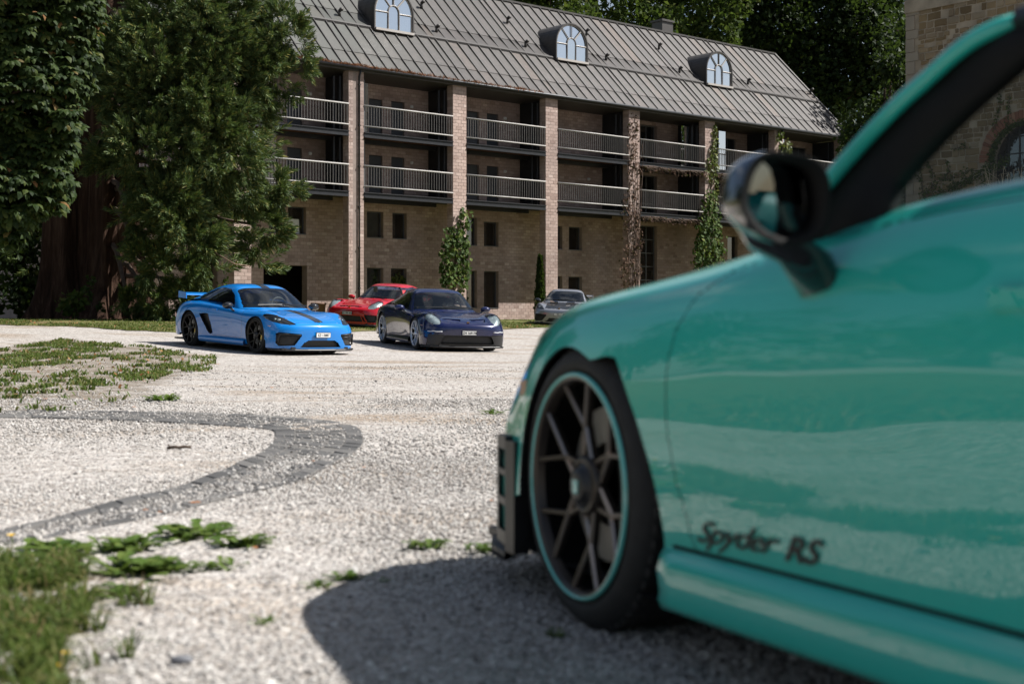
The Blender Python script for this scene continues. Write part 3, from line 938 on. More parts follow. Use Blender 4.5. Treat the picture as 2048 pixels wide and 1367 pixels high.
for i in range(len(PT) - 1):
    c0, c1 = PT[i] + PW / 2, PT[i + 1] + PW / 2
    edges.append(c0 + .215)
    w = (c1 - c0 - .43) / 8
    edges += [c0 + .215 + w * (k + 1) for k in range(8)]
edges = [e for e in edges if e < rt1 - .2] + [rt1]
TIERS = [(0, .13), (.13, .395), (.395, .53), (.53, 1.0)]
rotm = Matrix(((1, 0, 0), (0, math.cos(RA), -math.sin(RA)), (0, math.sin(RA), math.cos(RA))))
panels = {}
npan = 0
rest = MB()
for a, b in zip(edges[:-1], edges[1:]):
    for k, (f0, f1) in enumerate(TIERS):
        w, L_ = b - a, (f1 - f0) * RL
        key = (round(w, 2), k)
        if key not in panels:
            p = MB(); lo, hi = (.030 if k != 2 else .10), .004
            p.add([(0, -.02, lo), (w, -.02, lo), (w, L_, hi), (0, L_, hi), (0, -.02, lo - .03 if k != 2 else .02), (w, -.02, lo - .03 if k != 2 else .02)], [(0, 1, 2, 3), (4, 5, 1, 0)])
            p.box((-.022, -.015, 0), (.022, L_, .075 if k != 2 else .10), 1)
            me = nmesh('roof_panel', p.V, p.F, p.M); me.materials.append(M_ROOF); me.materials.append(M_SEAM); panels[key] = (me, p)
        me, p = panels[key]
        loc = Vector(roof_pt(a, f0, 0))
        if npan < 299 and a > -7.5:
            o = link('roof_panel', me, None, roof); o.matrix_local = Matrix.Translation(loc) @ rotm.to_4x4(); npan += 1
        else:
            rest.add([loc + rotm @ Vector(v) for v in p.V], p.F); rest.M[-len(p.M):] = p.M
tag(rest.build('roof_panels', [M_ROOF, M_SEAM], roof), kind='stuff')
mb = MB(); mb.box((rt0, RB1 - .14, RZ1 - .03), (rt1 + .05, RB1 + .14, RZ1 + .07)); mb.build('ridge_cap', M_ROOFD, roof)
mb = MB(); mb.prism([(.386, .0), (.394, .105), (.400, .135), (.404, .10), (.404, .0)], lambda f, h, d: roof_pt(d, f, h), rt0, rt1); mb.build('ledge_shadow_strip', M_SEAM, roof)  # near-black strip standing in for the shadow under the roof ledge
mb = MB(); mb.prism([(0, .10), (1.005, .10), (1.005, -.06), (0, -.06)], lambda f, h, d: roof_pt(d, f, h), rt1 - .03, rt1 + .12); mb.build('verge_trim', M_ROOFD, roof)
mb = MB(); mb.tube([(rt0, RB0 - .05, EAVE - .07), (rt1, RB0 - .05, EAVE - .07)], .085, 8); mb.build('gutter', M_STEEL, house, True)
M_NEEDLE = leafy('dry_needles', [(0, (.10, .035, .018)), (.5, (.20, .075, .035)), (1, (.30, .14, .07))], .1, .9)
n = 5200
t_ = np.concatenate([RNG.uniform(-6, 4.5, 3900), RNG.uniform(4.5, 10.5, 1000), RNG.uniform(10, 12, 300)]); 
h_ = np.abs(np.sin(t_ * 3.1) * np.sin(t_ * 1.3 + 1)) * .11 + .02
o1 = np.stack([t_, RB0 - .05 + RNG.uniform(-.09, .10, n), EAVE + RNG.uniform(-.13, 1, n) * h_ * .9], 1)
dv = RNG.normal(0, .06, (n, 3)); dv2 = RNG.normal(0, .016, (n, 3))
V = np.stack([o1 - dv, o1 + dv2, o1 + dv], 1).reshape(-1, 3)
tag(obj('needle_litter', V, np.arange(3 * n).reshape(n, 3), M_NEEDLE, house), kind='stuff')
for t, b in ((.57, -.055), (PT[7] + .62, -.055)):
    mb = MB(); mb.tube([(t, -.2, EAVE - .12), (t, b, EAVE - .45), (t, b, BASE - .1)], .045, 8); dp = mb.build('downpipe', M_STEEL, house, True)
    mb = MB()
    for k in range(6): mb.box((t - .06, b - .055, 2.2 + 1.9 * k), (t + .06, 0.0, 2.24 + 1.9 * k))
    mb.build('bracket', M_STEEL, dp)

# ---- arched dormers
def dormer(tc):
    zb, b0, h0, Ro = 15.04, 2.22, .88, 1.22
    arch = lambda Rr, h, n=18, drop=0: [(-Rr, drop)] + [(-Rr * math.cos(math.pi * k / n), h + Rr * math.sin(math.pi * k / n)) for k in range(n + 1)] + [(Rr, drop)]
    hood = MB()
    A, B = arch(Ro, h0, drop=-.1), arch(Ro - .07, h0, drop=-.1)
    for (p, q), (r, s) in zip(zip(A[:-1], A[1:]), zip(B[:-1], B[1:])):
        P = lambda a, y: (tc + a[0], y, zb + a[1])
        hood.quad(P(p, b0 - .09), P(q, b0 - .09), P(q, 4.6), P(p, 4.6)); hood.quad(P(r, b0 - .09), P(s, b0 - .09), P(s, 4.6), P(r, 4.6)); hood.quad(P(p, b0 - .09), P(q, b0 - .09), P(s, b0 - .09), P(r, b0 - .09))
    d = hood.build('dormer', M_ROOFD, house)
    m = MB(); seamA = arch(Ro + .03, h0, drop=-.1)
    for y in np.arange(b0 + .1, 4.5, .55):
        for p, q in zip(seamA[:-1], seamA[1:]):
            m.quad((tc + p[0], y, zb + p[1]), (tc + q[0], y, zb + q[1]), (tc + q[0], y + .03, zb + q[1]), (tc + p[0], y + .03, zb + p[1]))
    m.build('hood_seam', M_ROOFD, d)
    Rg, yf = 1.115, b0 - .02
    fr = MB(); O, I = arch(Ro - .07, h0), arch(Rg - .03, h0, drop=.06)
    for (p, q), (r, s) in zip(zip(O[:-1], O[1:]), zip(I[:-1], I[1:])):
        fr.quad((tc + p[0], yf, zb + p[1]), (tc + q[0], yf, zb + q[1]), (tc + s[0], yf, zb + s[1]), (tc + r[0], yf, zb + r[1]))
    fr.box((tc - Ro + .05, yf - .16, zb - .06), (tc + Ro - .05, yf + .05, zb + .055))
    bw = .036
    def bar(p, q):
        p, q = Vector((tc + p[0], yf - .01, zb + p[1])), Vector((tc + q[0], yf - .01, zb + q[1])); fr.tube([p, q], bw, 4)
    cw, ch = .33, .95
    carch = [(-cw, 0)] + [(-cw * math.cos(math.pi * k / 10), ch + cw * math.sin(math.pi * k / 10)) for k in range(11)] + [(cw, 0)]
    for p, q in zip(carch[:-1], carch[1:]): bar(p, q)
    for s in (-1, 1):
        bar((s * cw, h0 + .02), (s * Rg, h0 + .02))
        a = R(50); bar((s * cw * math.cos(a), ch + cw * math.sin(a)), (s * Rg * math.cos(a), h0 + Rg * math.sin(a)))
    bar((0, ch + cw), (0, h0 + Rg))
    M_F = MATS.get('dormer_frame') or plain('dormer_frame', (.42, .39, .36), .5, var=.08)
    fr.build('frame', M_F, d)
    def pane(poly):
        p = MB(); tilt = random.uniform(-.012, .012)
        p.add([(tc + x, yf + .03 + tilt * (x + z), zb + z) for x, z in poly], [tuple(range(len(poly)))]); p.build('pane', M_DORMER, d)
    pane(carch)
    for s in (-1, 1):
        pane([(s * cw, .05), (s * Rg, .05), (s * Rg, h0), (s * cw, h0)])
        f = lambda r, c, a: (s * r * math.cos(a), c + r * math.sin(a))
        pane([f(cw, ch, 0), f(Rg, h0, 0)] + [f(Rg, h0, R(10 * k)) for k in range(1, 6)] + [f(cw, ch, R(50)), f(cw, ch, R(25))])
        pane([f(cw, ch, R(50))] + [f(Rg, h0, R(50 + 10 * k)) for k in range(5)] + [f(cw, ch, R(90)), f(cw, ch, R(70))])
for tc in (4.2, 16.35, 28.75): dormer(tc)
# ---- vent pipes, chimney
def roof_hit(px, py):
    best = None
    for f in np.linspace(0, 1, 401):
        b = RB0 + (RB1 - RB0) * f; t = t_px(px, b)
        e = abs(z_px(py, t, b) - (RZ0 + (RZ1 - RZ0) * f))
        if best is None or e < best[0]: best = (e, t, f)
    return best[1], best[2]
for px, py in ((678, 34), (842, 18), (872, 66), (1014, 48), (1050, 96), (1172, 72), (1211, 122), (1317, 100), (1358, 147), (1495, 170), (1620, 190)):
    t, f = roof_hit(px, py); p = Vector(roof_pt(t, f, .05))
    mb = MB(); mb.tube([p, p + Vector((0, -.02, .26))], .075, 8); mb.tube([p + Vector((0, -.02, .24)), p + Vector((0, -.14, .32)), p + Vector((0, -.22, .28))], .085, 8)
    mb.build('roof_vent', M_ROOFD, roof, True)
tch = t_px(1326, 7.4)
mb = MB(); mb.box((tch - .5, 7.0, 16), (tch + .5, 7.9, z_px(44, tch, 7))); mb.box((tch - .58, 6.92, z_px(44, tch, 7)), (tch + .58, 7.98, z_px(40, tch, 7)))
mb.build('chimney', M_ROOFD, roof)

def h2w(t, b, z):
    """house coordinates to world"""
    v = FP + FD * t - FN * b
    return Vector((v.x, v.y, z))

# ladder leaning in the upper balcony at the tree end
ld = thing('ladder', 'thin metal ladder standing in the top balcony beside the tree', 'ladder', h2w(PT[1] + 3.7, 2.0, 9.56), house.rotation_euler.z)
mb = MB()
for x in (-.19, .19): mb.tube([(x, -.3, 0), (x, .25, 2.6)], .018, 5)
mb.build('rail', M_STEELG, ld)
rung = MB(); rung.tube([(-.19, 0, 0), (.19, 0, 0)], .014, 5); rung = nmesh('rung', rung.V, rung.F); rung.materials.append(M_STEELG)
for k in range(9): link('rung', rung, None, ld, (0, -.3 + .55 * (k + .6) / 9.4, 2.6 * (k + .6) / 9.4))

# ================================================================ STONE TOWER ON THE RIGHT
TW = Vector((17.2, 61.0, 0)); TA = math.atan2(-.778, .628)
tower = thing('stone_building', 'old rubble stone building with an arched window in shade', 'building', TW, TA)
TD = Vector((math.cos(TA), math.sin(TA), 0))
def u_px(px):
    q = (px - 1024) / F_PX
    return (q * TW.y - TW.x) / (TD.x - TD.y * q)
def tw_z(py, u):
    return CAM_H + (HOR_Y - py) / F_PX * (TW.y + TD.y * u)
M_RUB = brick_mat('rubble_stone', [(0, (.16, .118, .068)), (.3, (.24, .18, .105)), (.6, (.29, .23, .15)), (.85, (.20, .155, .105)), (1, (.37, .32, .235))], .95)
M_RUBM = plain('old_plaster', (.28, .24, .185), .95, var=.3, scale=1.2, bmp=.5)
M_QUOIN = brick_mat('quoin_stone', [(0, (.24, .21, .17)), (1, (.33, .30, .25))], .9)
M_REDB = brick_mat('old_red_brick', [(0, (.20, .085, .055)), (.6, (.26, .12, .08)), (1, (.33, .19, .13))], .9)
mb = MB(); uc, zc, ra = u_px(2046), tw_z(318, u_px(2046)), 1.55
seg = 20
# front with an arched hole
zb_, zt_, u0_, u1_ = -.3, 18.5, 0.0, 13.0
mb.quad((u0_, 0, zb_), (uc - ra, 0, zb_), (uc - ra, 0, zt_), (u0_, 0, zt_)); mb.quad((uc + ra, 0, zb_), (u1_, 0, zb_), (u1_, 0, zt_), (uc + ra, 0, zt_))
mb.quad((uc - ra, 0, zb_), (uc + ra, 0, zb_), (uc + ra, 0, zc - 3.4), (uc - ra, 0, zc - 3.4))
ar = [(uc - ra * math.cos(math.pi * k / seg), zc + ra * math.sin(math.pi * k / seg)) for k in range(seg + 1)]
for p, q in zip(ar[:-1], ar[1:]):
    mb.quad((p[0], 0, p[1]), (q[0], 0, q[1]), (q[0], 0, zt_), (p[0], 0, zt_)); mb.quad((p[0], 0, p[1]), (q[0], 0, q[1]), (q[0], .7, q[1]), (p[0], .7, p[1]))
for s in (-1, 1): mb.quad((uc + s * ra, 0, zc - 3.4), (uc + s * ra, .7, zc - 3.4), (uc + s * ra, .7, zc), (uc + s * ra, 0, zc))
mb.quad((0, 0, zb_), (0, 11, zb_), (0, 11, zt_), (0, 0, zt_)); mb.quad((13, 0, zb_), (13, 11, zb_), (13, 11, zt_), (13, 0, zt_)); mb.quad((0, 11, zb_), (13, 11, zb_), (13, 11, zt_), (0, 11, zt_))
mb.quad((0, 0, zt_), (13, 0, zt_), (13, 11, zt_), (0, 11, zt_))
twall = mb.build('wall', M_RUBM, tower)
mb = MB(); mb.quad((uc - ra, .6, zc - 3.4), (uc + ra, .6, zc - 3.4), (uc + ra, .6, zc + ra), (uc - ra, .6, zc + ra)); win = mb.build('window', M_WINDOW, tower)
mb = MB()
for k in range(-2, 3): mb.box((uc + k * .5 - .025, .56, zc - 3.4), (uc + k * .5 + .025, .6, zc + ra))
for k in range(7): mb.box((uc - ra, .565, zc - 3.2 + k * .7), (uc + ra, .595, zc - 3.15 + k * .7))
mb.build('frame', M_STEEL, win)
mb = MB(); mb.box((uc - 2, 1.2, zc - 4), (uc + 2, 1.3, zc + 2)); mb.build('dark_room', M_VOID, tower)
nv = 34
for k in range(nv):
    a0, a1 = math.pi * (k + .06) / nv, math.pi * (k + .94) / nv
    r0, r1 = ra + .01, ra + .42 + random.uniform(-.03, .03)
    pts = [(uc - r * math.cos(a), zc + r * math.sin(a)) for r, a in ((r0, a0), (r0, a1), (r1, a1), (r1, a0))]
    m = MB(); m.prism(pts, lambda a, b, d: (a, d, b), .02, -.03 - random.uniform(0, .015)); m.build('brick', M_REDB, twall)
stones, z = [], 3.2
while z < 16.2:
    h = random.choice((.17, .22, .27, .33)); u = .55 + random.uniform(0, .2)
    while u < 7.6:
        w = random.uniform(.2, .62) * (1.15 if h > .25 else .9)
        cx, cz = u + w / 2, z + h / 2
        rr_ = math.hypot(cx - uc, max(cz - zc, 0))
        if not (rr_ < ra + .5 and cz > zc - 3.5) and random.random() < .93:
            a = .018
            j = lambda: random.uniform(-.022, .022)
            stones.append([(u + a + j(), z + a + j()), (u + w / 2, z + a * .6 + j()), (u + w - a + j(), z + a + j()), (u + w - a + j(), z + h - a + j()), (u + w / 2, z + h - a + j()), (u + a + j(), z + h - a + j())])
        u += w
    z += h
def stone_mesh(poly):
    c = np.mean(poly, axis=0); n = len(poly); p = -random.uniform(.012, .05)
    V = [(a, .01, b) for a, b in poly] + [(c[0] + (a - c[0]) * .86, p, c[1] + (b - c[1]) * .82) for a, b in poly]
    return V, [list(range(n, 2 * n))] + [[i, (i + 1) % n, n + (i + 1) % n, n + i] for i in range(n)]
vis = [s for s in stones if s[0][1] > 5.2 and s[0][0] < 5.8]
vis.sort(key=lambda s: -(s[2][0] - s[0][0]) * (s[4][1] - s[0][1]))
one = vis[:255]; ids = {id(s) for s in one}
for s in one:
    V, F = stone_mesh(s); c = np.mean(V, axis=0); obj('stone', np.array(V) - c, F, M_RUB, twall, loc=c)
m = MB()
for s in stones:
    if id(s) not in ids: m.add(*stone_mesh(s))
tag(m.build('stones', M_RUB, twall), kind='stuff')
z = 1.0; k = 0
while z < 17.6:
    h = random.uniform(.38, .62); w = .62 if k % 2 else .38
    m = MB(); m.box((-.03, -.03 - random.uniform(0, .02), z + .012), (w + random.uniform(-.05, .05), .05, z + h - .012)); m.build('quoin', M_QUOIN, twall); z += h; k += 1
m = MB(); zl = tw_z(28, 0); m.box((-.06, -.09, zl), (13.05, .01, zl + .55)); m.build('plaster_band', M_RUBM, tower)
# ================================================================ CARS   (car space: nose towards -x, x = 0 at the front axle, z = 0 ground)
def bs_basis(us, n):
    i = np.clip(np.floor(us).astype(int), 0, n - 2); t = us - i
    w = np.stack([(1-t)**3, 3*t**3 - 6*t**2 + 4, -3*t**3 + 3*t**2 + 3*t + 1, t**3], 1) / 6
    B = np.zeros((len(us), n + 2))
    for k in range(4): B[np.arange(len(us)), i + k] += w[:, k]
    return B
def bs_mat(us, n, mirror=None):
    """rows of weights on the n control points; the ghost points continue straight on (or mirror across y = 0)"""
    B = bs_basis(np.asarray(us, float), n)
    M = B[:, 1:-1].copy()
    M[:, -1] += 2 * B[:, -1]; M[:, -2] -= B[:, -1]
    if mirror is None:
        M[:, 0] += 2 * B[:, 0]; M[:, 1] -= B[:, 0]; return M
    M[:, 1] += B[:, 0] * mirror
    return M
def surf(C, us, vs):
    K, J, _ = C.shape
    A = bs_mat(us, K)
    out = np.zeros((len(us), len(vs), 3))
    for c in range(3):
        out[:, :, c] = A @ C[:, :, c] @ bs_mat(vs, J, -1.0 if c == 1 else 1.0).T
    return out

class Skin:
    def __init__(s, rows, h, us_extra=(), vs_extra=(), comp=.75):
        C = np.array(rows, float); K, J, _ = C.shape
        C0 = C.copy()
        for _ in range(2): C = C + comp * (C0 - surf(C, np.arange(K), np.arange(J)))
        s.C = C
        def samp(n, L, extra):
            out = []
            for k in range(n - 1): out += list(np.linspace(k, k + 1, max(2, int(math.ceil(L[k] / h))), endpoint=False))
            out.append(n - 1); out += list(extra)
            return np.unique(np.round(out, 4))
        Lu = np.median(np.linalg.norm(np.diff(C, axis=0), axis=2), axis=1); Lu = np.maximum(Lu, np.linalg.norm(np.diff(C, axis=0), axis=2).max(axis=1) * .8)
        Lv = np.linalg.norm(np.diff(C, axis=1), axis=2).max(axis=0) * .9
        us, vs = samp(K, Lu, us_extra), samp(J, Lv, vs_extra)
        H = surf(C, us, vs)
        Lh = H[:, :0:-1].copy(); Lh[:, :, 1] *= -1
        P = np.concatenate([Lh, H], 1); s.nu, s.nv = P.shape[:2]
        s.us, s.vs = us, np.concatenate([vs[:0:-1], vs])
        s.P = P.reshape(-1, 3)
        i = np.arange(s.nu * s.nv).reshape(s.nu, s.nv)
        s.F = np.stack([i[:-1, :-1].ravel(), i[:-1, 1:].ravel(), i[1:, 1:].ravel(), i[1:, :-1].ravel()], 1)
        uf = (us[:-1] + us[1:]) / 2; vf = (s.vs[:-1] + s.vs[1:]) / 2
        s.fu = np.repeat(uf, s.nv - 1); s.fv = np.tile(vf, s.nu - 1)
        s.h = h
        s.free = np.ones(len(s.F), bool)
        s.upd()
        s.vn = np.zeros_like(s.P)
        for j in range(4): np.add.at(s.vn, s.F[:, j], s.n)
        s.vn /= np.linalg.norm(s.vn, axis=1, keepdims=True) + 1e-12
    def upd(s):
        s.c = s.P[s.F].mean(1)
        d1 = s.P[s.F[:, 2]] - s.P[s.F[:, 0]]; d2 = s.P[s.F[:, 3]] - s.P[s.F[:, 1]]
        n = np.cross(d1, d2); s.n = n / (np.linalg.norm(n, axis=1, keepdims=True) + 1e-12)
        out = (s.n * (s.c - np.array([1.2, 0, .5]))).sum(1)
        if np.median(out) < 0: s.F = s.F[:, ::-1].copy(); s.n = -s.n
    AX = {'yz': (1, 2), 'xz': (0, 2), 'xy': (0, 1)}
    def region(s, view, poly, cond, snap=True):
        """faces inside an outline seen from one side; vertices near the outline are pulled on to it"""
        a, b = s.AX[view]
        vc = cond(s.P)
        if snap:
            A, B = s.P[:, a], s.P[:, b]
            best = np.full(len(A), 1e9); qx = A.copy(); qy = B.copy()
            sel = np.where(vc)[0]
            x, y = A[sel], B[sel]
            bd = np.full(len(sel), 1e9); bx = x.copy(); by = y.copy()
            for i in range(len(poly)):
                ax, ay = poly[i]; ex_, ey_ = poly[(i+1) % len(poly)]
                vx, vy = ex_ - ax, ey_ - ay
                t = np.clip(((x-ax)*vx + (y-ay)*vy) / (vx*vx + vy*vy + 1e-12), 0, 1)
                px, py = ax + t*vx, ay + t*vy; d = np.hypot(x-px, y-py)
                m = d < bd; bd[m] = d[m]; bx[m] = px[m]; by[m] = py[m]
            m = bd < s.h * .5
            s.P[sel[m], a] = bx[m]; s.P[sel[m], b] = by[m]
            s.c = s.P[s.F].mean(1)
        return in_poly(s.c[:, a], s.c[:, b], poly) & cond(s.c) & s.free
    def arch(s, cx, cz, rf, ymin=.45):
        """cut a wheel opening; rf(angle) = radius, and smooth its edge"""
        def rad(P):
            dx, dz = P[:, 0] - cx, P[:, 2] - cz
            return np.hypot(dx, dz), rf(np.arctan2(dz, dx))
        r, R_ = rad(s.c)
        cut = (r < R_) & (np.abs(s.c[:, 1]) > ymin) & s.free
        used_cut = np.zeros(len(s.P), bool); used_cut[s.F[cut].ravel()] = True
        s.free &= ~cut
        used = np.zeros(len(s.P), bool); used[s.F[s.free].ravel()] = True
        e = used & used_cut
        r, R_ = rad(s.P)
        k = (R_ / np.maximum(r, 1e-6))
        s.P[e, 0] = cx + (s.P[e, 0] - cx) * k[e]; s.P[e, 2] = cz + (s.P[e, 2] - cz) * k[e]
        s.upd()
    def emit(s, mask, name, mat, parent, off=None, gap=0.0, recess=None, thick=0.0, smooth=True):
        """make one mesh object of the masked faces"""
        mask = mask & s.free
        if not mask.any(): return None
        s.free &= ~mask
        F = s.F[mask]; ids, inv = np.unique(F.ravel(), return_inverse=True)
        F = inv.reshape(-1, 4); V = s.P[ids].copy()
        e = np.concatenate([F[:, [0, 1]], F[:, [1, 2]], F[:, [2, 3]], F[:, [3, 0]]])
        es = np.sort(e, 1); key = es[:, 0].astype(np.int64) * len(V) + es[:, 1]
        u, cnt = np.unique(key, return_counts=True)
        be = e[np.isin(key, u[cnt == 1])]
        bv = np.unique(be)
        if gap:
            fc = V[F].mean(1); acc = np.zeros_like(V); k = np.zeros(len(V))
            for j in range(4): np.add.at(acc, F[:, j], fc); np.add.at(k, F[:, j], 1)
            d = acc / k[:, None] - V; ln = np.linalg.norm(d, axis=1, keepdims=True) + 1e-9
            V[bv] += (d / ln * gap)[bv]
        if off is not None: V = V + np.asarray(off)
        if recess is not None:
            V2 = V + np.asarray(recess) * np.array([1, 1, 1]) if not callable(recess) else recess(V)
            W = np.concatenate([V2, V]); n = len(V)
            Q = np.stack([be[:, 0], be[:, 1], be[:, 1] + n, be[:, 0] + n], 1)
            return obj(name, W, np.concatenate([F, Q]), mat, parent, smooth)
        if thick:
            inn = V[be]; sgn = np.sign(V[:, 1])[:, None]
            D = np.array([0, -1.0, 0]) * sgn * thick
            W = np.concatenate([V, V + D]); n = len(V)
            lowb = be[np.abs(V[be].mean(1)[:, 1]) > .6]
            Q = np.stack([lowb[:, 0], lowb[:, 1], lowb[:, 1] + n, lowb[:, 0] + n], 1)
            lip = obj(name + '_return', W, Q, M_BLACK, None, smooth) if len(Q) else None
            o = obj(name, V, F, mat, parent, smooth)
            if len(o.data.vertices) == len(ids): o.data.normals_split_custom_set_from_vertices([tuple(v) for v in s.vn[ids]])
            if lip: lip.parent = o
            return o
        o = obj(name, V, F, mat, parent, smooth)
        if len(o.data.vertices) == len(ids): o.data.normals_split_custom_set_from_vertices([tuple(v) for v in s.vn[ids]])
        return o
    def y_at(s, x, z, side):
        """skin half width at (x, z) on one side"""
        m = (np.sign(s.P[:, 1]) == side) & (np.abs(s.P[:, 1]) > .5)
        Q = s.P[m]; out = []
        for a, b in zip(np.atleast_1d(x), np.atleast_1d(z)):
            d = (Q[:, 0] - a)**2 + (Q[:, 2] - b)**2; k = np.argpartition(d, 4)[:4]; w = 1 / (d[k] + 1e-7)
            out.append((Q[k, 1] * w).sum() / w.sum())
        return np.array(out)

def rows718():
    ys8 = .885
    return [
     [(-.895,0,.13),(-.89,.3,.13),(-.855,.55,.13),(-.79,.70,.13),(-.70,.795,.13),(-.60,.85,.13),(-.52,.872,.13),(-.45,.884,.13),(-.40,.887,.13)],
     [(-.915,0,.29),(-.905,.3,.29),(-.868,.55,.285),(-.80,.70,.28),(-.705,.805,.27),(-.605,.862,.25),(-.52,.882,.225),(-.455,.889,.20),(-.40,.89,.16)],
     [(-.925,0,.47),(-.91,.3,.47),(-.865,.55,.47),(-.795,.69,.46),(-.70,.80,.44),(-.60,.865,.40),(-.52,.885,.34),(-.46,.891,.27),(-.40,.891,.20)],
     [(-.885,0,.575),(-.865,.3,.575),(-.815,.54,.57),(-.735,.68,.565),(-.64,.795,.54),(-.55,.862,.48),(-.49,.887,.40),(-.44,.892,.31),(-.395,.892,.23)],
     [(-.67,0,.655),(-.65,.3,.657),(-.605,.53,.665),(-.55,.68,.685),(-.485,.79,.655),(-.44,.86,.57),(-.42,.89,.46),(-.405,.894,.35),(-.39,.892,.25)],
     [(-.35,0,.725),(-.34,.3,.727),(-.32,.53,.738),(-.30,.69,.772),(-.285,.80,.742),(-.28,.87,.65),(-.29,.895,.53),(-.31,.896,.40),(-.34,.892,.28)],
     [(0,0,.795),(0,.3,.793),(0,.53,.79),(0,.69,.803),(0,.805,.772),(0,.878,.68),(0,.899,.56),(0,.899,.40),(-.1,.886,.22)],
     [(.36,0,.855),(.36,.3,.852),(.37,.53,.838),(.38,.70,.826),(.38,.812,.786),(.38,.880,.69),(.38,.899,.56),(.38,.892,.39),(.36,.865,.15)],
     [(.62,0,.895),(.62,.3,.892),(.62,.55,.872),(.62,.71,.852),(.62,.818,.802),(.62,.880,.70),(.62,.892,.55),(.62,.886,.37),(.62,.86,.14)],
     [(.87,0,.91),(.87,.3,.908),(.87,.55,.90),(.87,.725,.885),(.87,.828,.825),(.87,.882,.71),(.87,.888,.55),(.87,.884,.37),(.87,.86,.14)],
     [(1.25,0,.92),(1.25,.3,.92),(1.25,.55,.92),(1.25,.735,.912),(1.25,.835,.84),(1.25,.885,.715),(1.25,.886,.55),(1.25,.884,.37),(1.25,.86,.14)],
     [(1.65,0,.93),(1.65,.3,.93),(1.65,.55,.93),(1.65,.745,.92),(1.65,.848,.85),(1.65,.898,.72),(1.65,.90,.56),(1.65,.892,.37),(1.65,.865,.14)],
     [(2.08,0,.95),(2.08,.3,.95),(2.08,.55,.94),(2.08,.75,.925),(2.08,.868,.858),(2.08,.918,.73),(2.08,.922,.57),(2.08,.912,.39),(2.08,.88,.15)],
     [(2.48,0,.95),(2.48,.3,.95),(2.48,.56,.938),(2.48,.75,.915),(2.48,.872,.85),(2.48,.922,.73),(2.48,.926,.57),(2.48,.918,.41),(2.48,.88,.22)],
     [(2.86,0,.925),(2.86,.3,.923),(2.86,.55,.91),(2.85,.73,.88),(2.84,.845,.82),(2.83,.895,.70),(2.83,.90,.55),(2.84,.892,.39),(2.86,.87,.24)],
     [(3.22,0,.89),(3.21,.3,.888),(3.17,.53,.875),(3.12,.69,.84),(3.06,.80,.775),(3.0,.862,.67),(2.96,.885,.53),(2.93,.885,.39),(2.91,.868,.25)],
     [(3.45,0,.79),(3.43,.3,.787),(3.38,.53,.77),(3.31,.67,.735),(3.22,.775,.68),(3.12,.84,.59),(3.04,.868,.48),(2.98,.876,.37),(2.93,.866,.25)],
     [(3.51,0,.52),(3.49,.3,.52),(3.44,.53,.515),(3.37,.67,.50),(3.28,.77,.475),(3.17,.838,.43),(3.08,.864,.37),(3.0,.872,.30),(2.94,.865,.23)],
     [(3.44,0,.2),(3.42,.3,.2),(3.38,.53,.2),(3.32,.66,.2),(3.25,.76,.2),(3.15,.825,.2),(3.07,.85,.2),(3.0,.862,.2),(2.95,.86,.2)]]
def rows718low():
    out = []
    for k, row in enumerate(rows718()):
        dz = {5: .006, 6: .022, 7: .045, 8: .064, 9: .072, 10: .062, 11: .045, 12: .022, 13: .010}.get(k, 0)
        tk = {7: .5, 8: 1, 9: 1, 10: 1, 11: .8, 12: .2}.get(k, 0)
        out.append([(x, y - tk * (0, 0, 0, 0, 0, -.004, .002, .026, .03)[j], z - dz * (1, 1, 1, 1, .6, .2, 0, 0, 0)[j]) for j, (x, y, z) in enumerate(row)])
    return out
def rows718near():
    out = []
    for k, row in enumerate(rows718()):
        dz = {6: .006, 7: .028, 8: .032, 9: .03, 10: .036, 11: .036, 12: .02}.get(k, 0)
        dy = {0: .5, 1: .8, 2: 1, 3: 1, 4: 1, 5: .6}.get(k, 0) * .030
        rd = 1 if 4 <= k <= 8 else 0
        out.append([(x, y - dy * (0, 0, .2, .6, 1, 1, .9, .6, .3)[j] + rd * (0, 0, 0, 0, .010, .002, 0, 0, 0)[j], z + rd * (0, 0, 0, 0, .008, .022, .01, 0, 0)[j] + dz * (1, 1, 1, 1, .6, .2, 0, 0, 0)[j]) for j, (x, y, z) in enumerate(row)])
    return out
def rows911():
    r = rows718low()
    out = []
    for k, row in enumerate(r):
        new = []
        for j, (x, y, z) in enumerate(row):
            if k >= 12: x = x + (0 if k < 13 else -.02) + max(0, x - 2.48) * .12
            if k in (13, 14) : y *= 1.012
            if k == 3: z += (.0, .0, .005, .02, .01, 0, 0, 0, 0)[j]; x += (0, 0, 0, -.01, -.01, 0, 0, 0, 0)[j]
            if k == 4: z += (-.005, -.005, .0, .045, .035, .01, 0, 0, 0)[j]; x += (0, 0, 0, -.06, -.05, -.02, 0, 0, 0)[j]
            if k == 5: z += (-.012, -.012, -.008, .028, .018, 0, 0, 0, 0)[j]
            if k == 6: z += (-.015, -.015, -.012, .014, .008, 0, 0, 0, 0)[j]
            if k >= 9 and k <= 14: z += (0, 0, 0, -.01, -.005, 0, 0, 0, 0)[j]
            if 14 <= k <= 16: z += (.02, .02, .015, 0, 0, 0, 0, 0, 0)[j]
            if y > 0: y *= 1.022
            new.append((x, y, z))
        out.append(new)
    return out
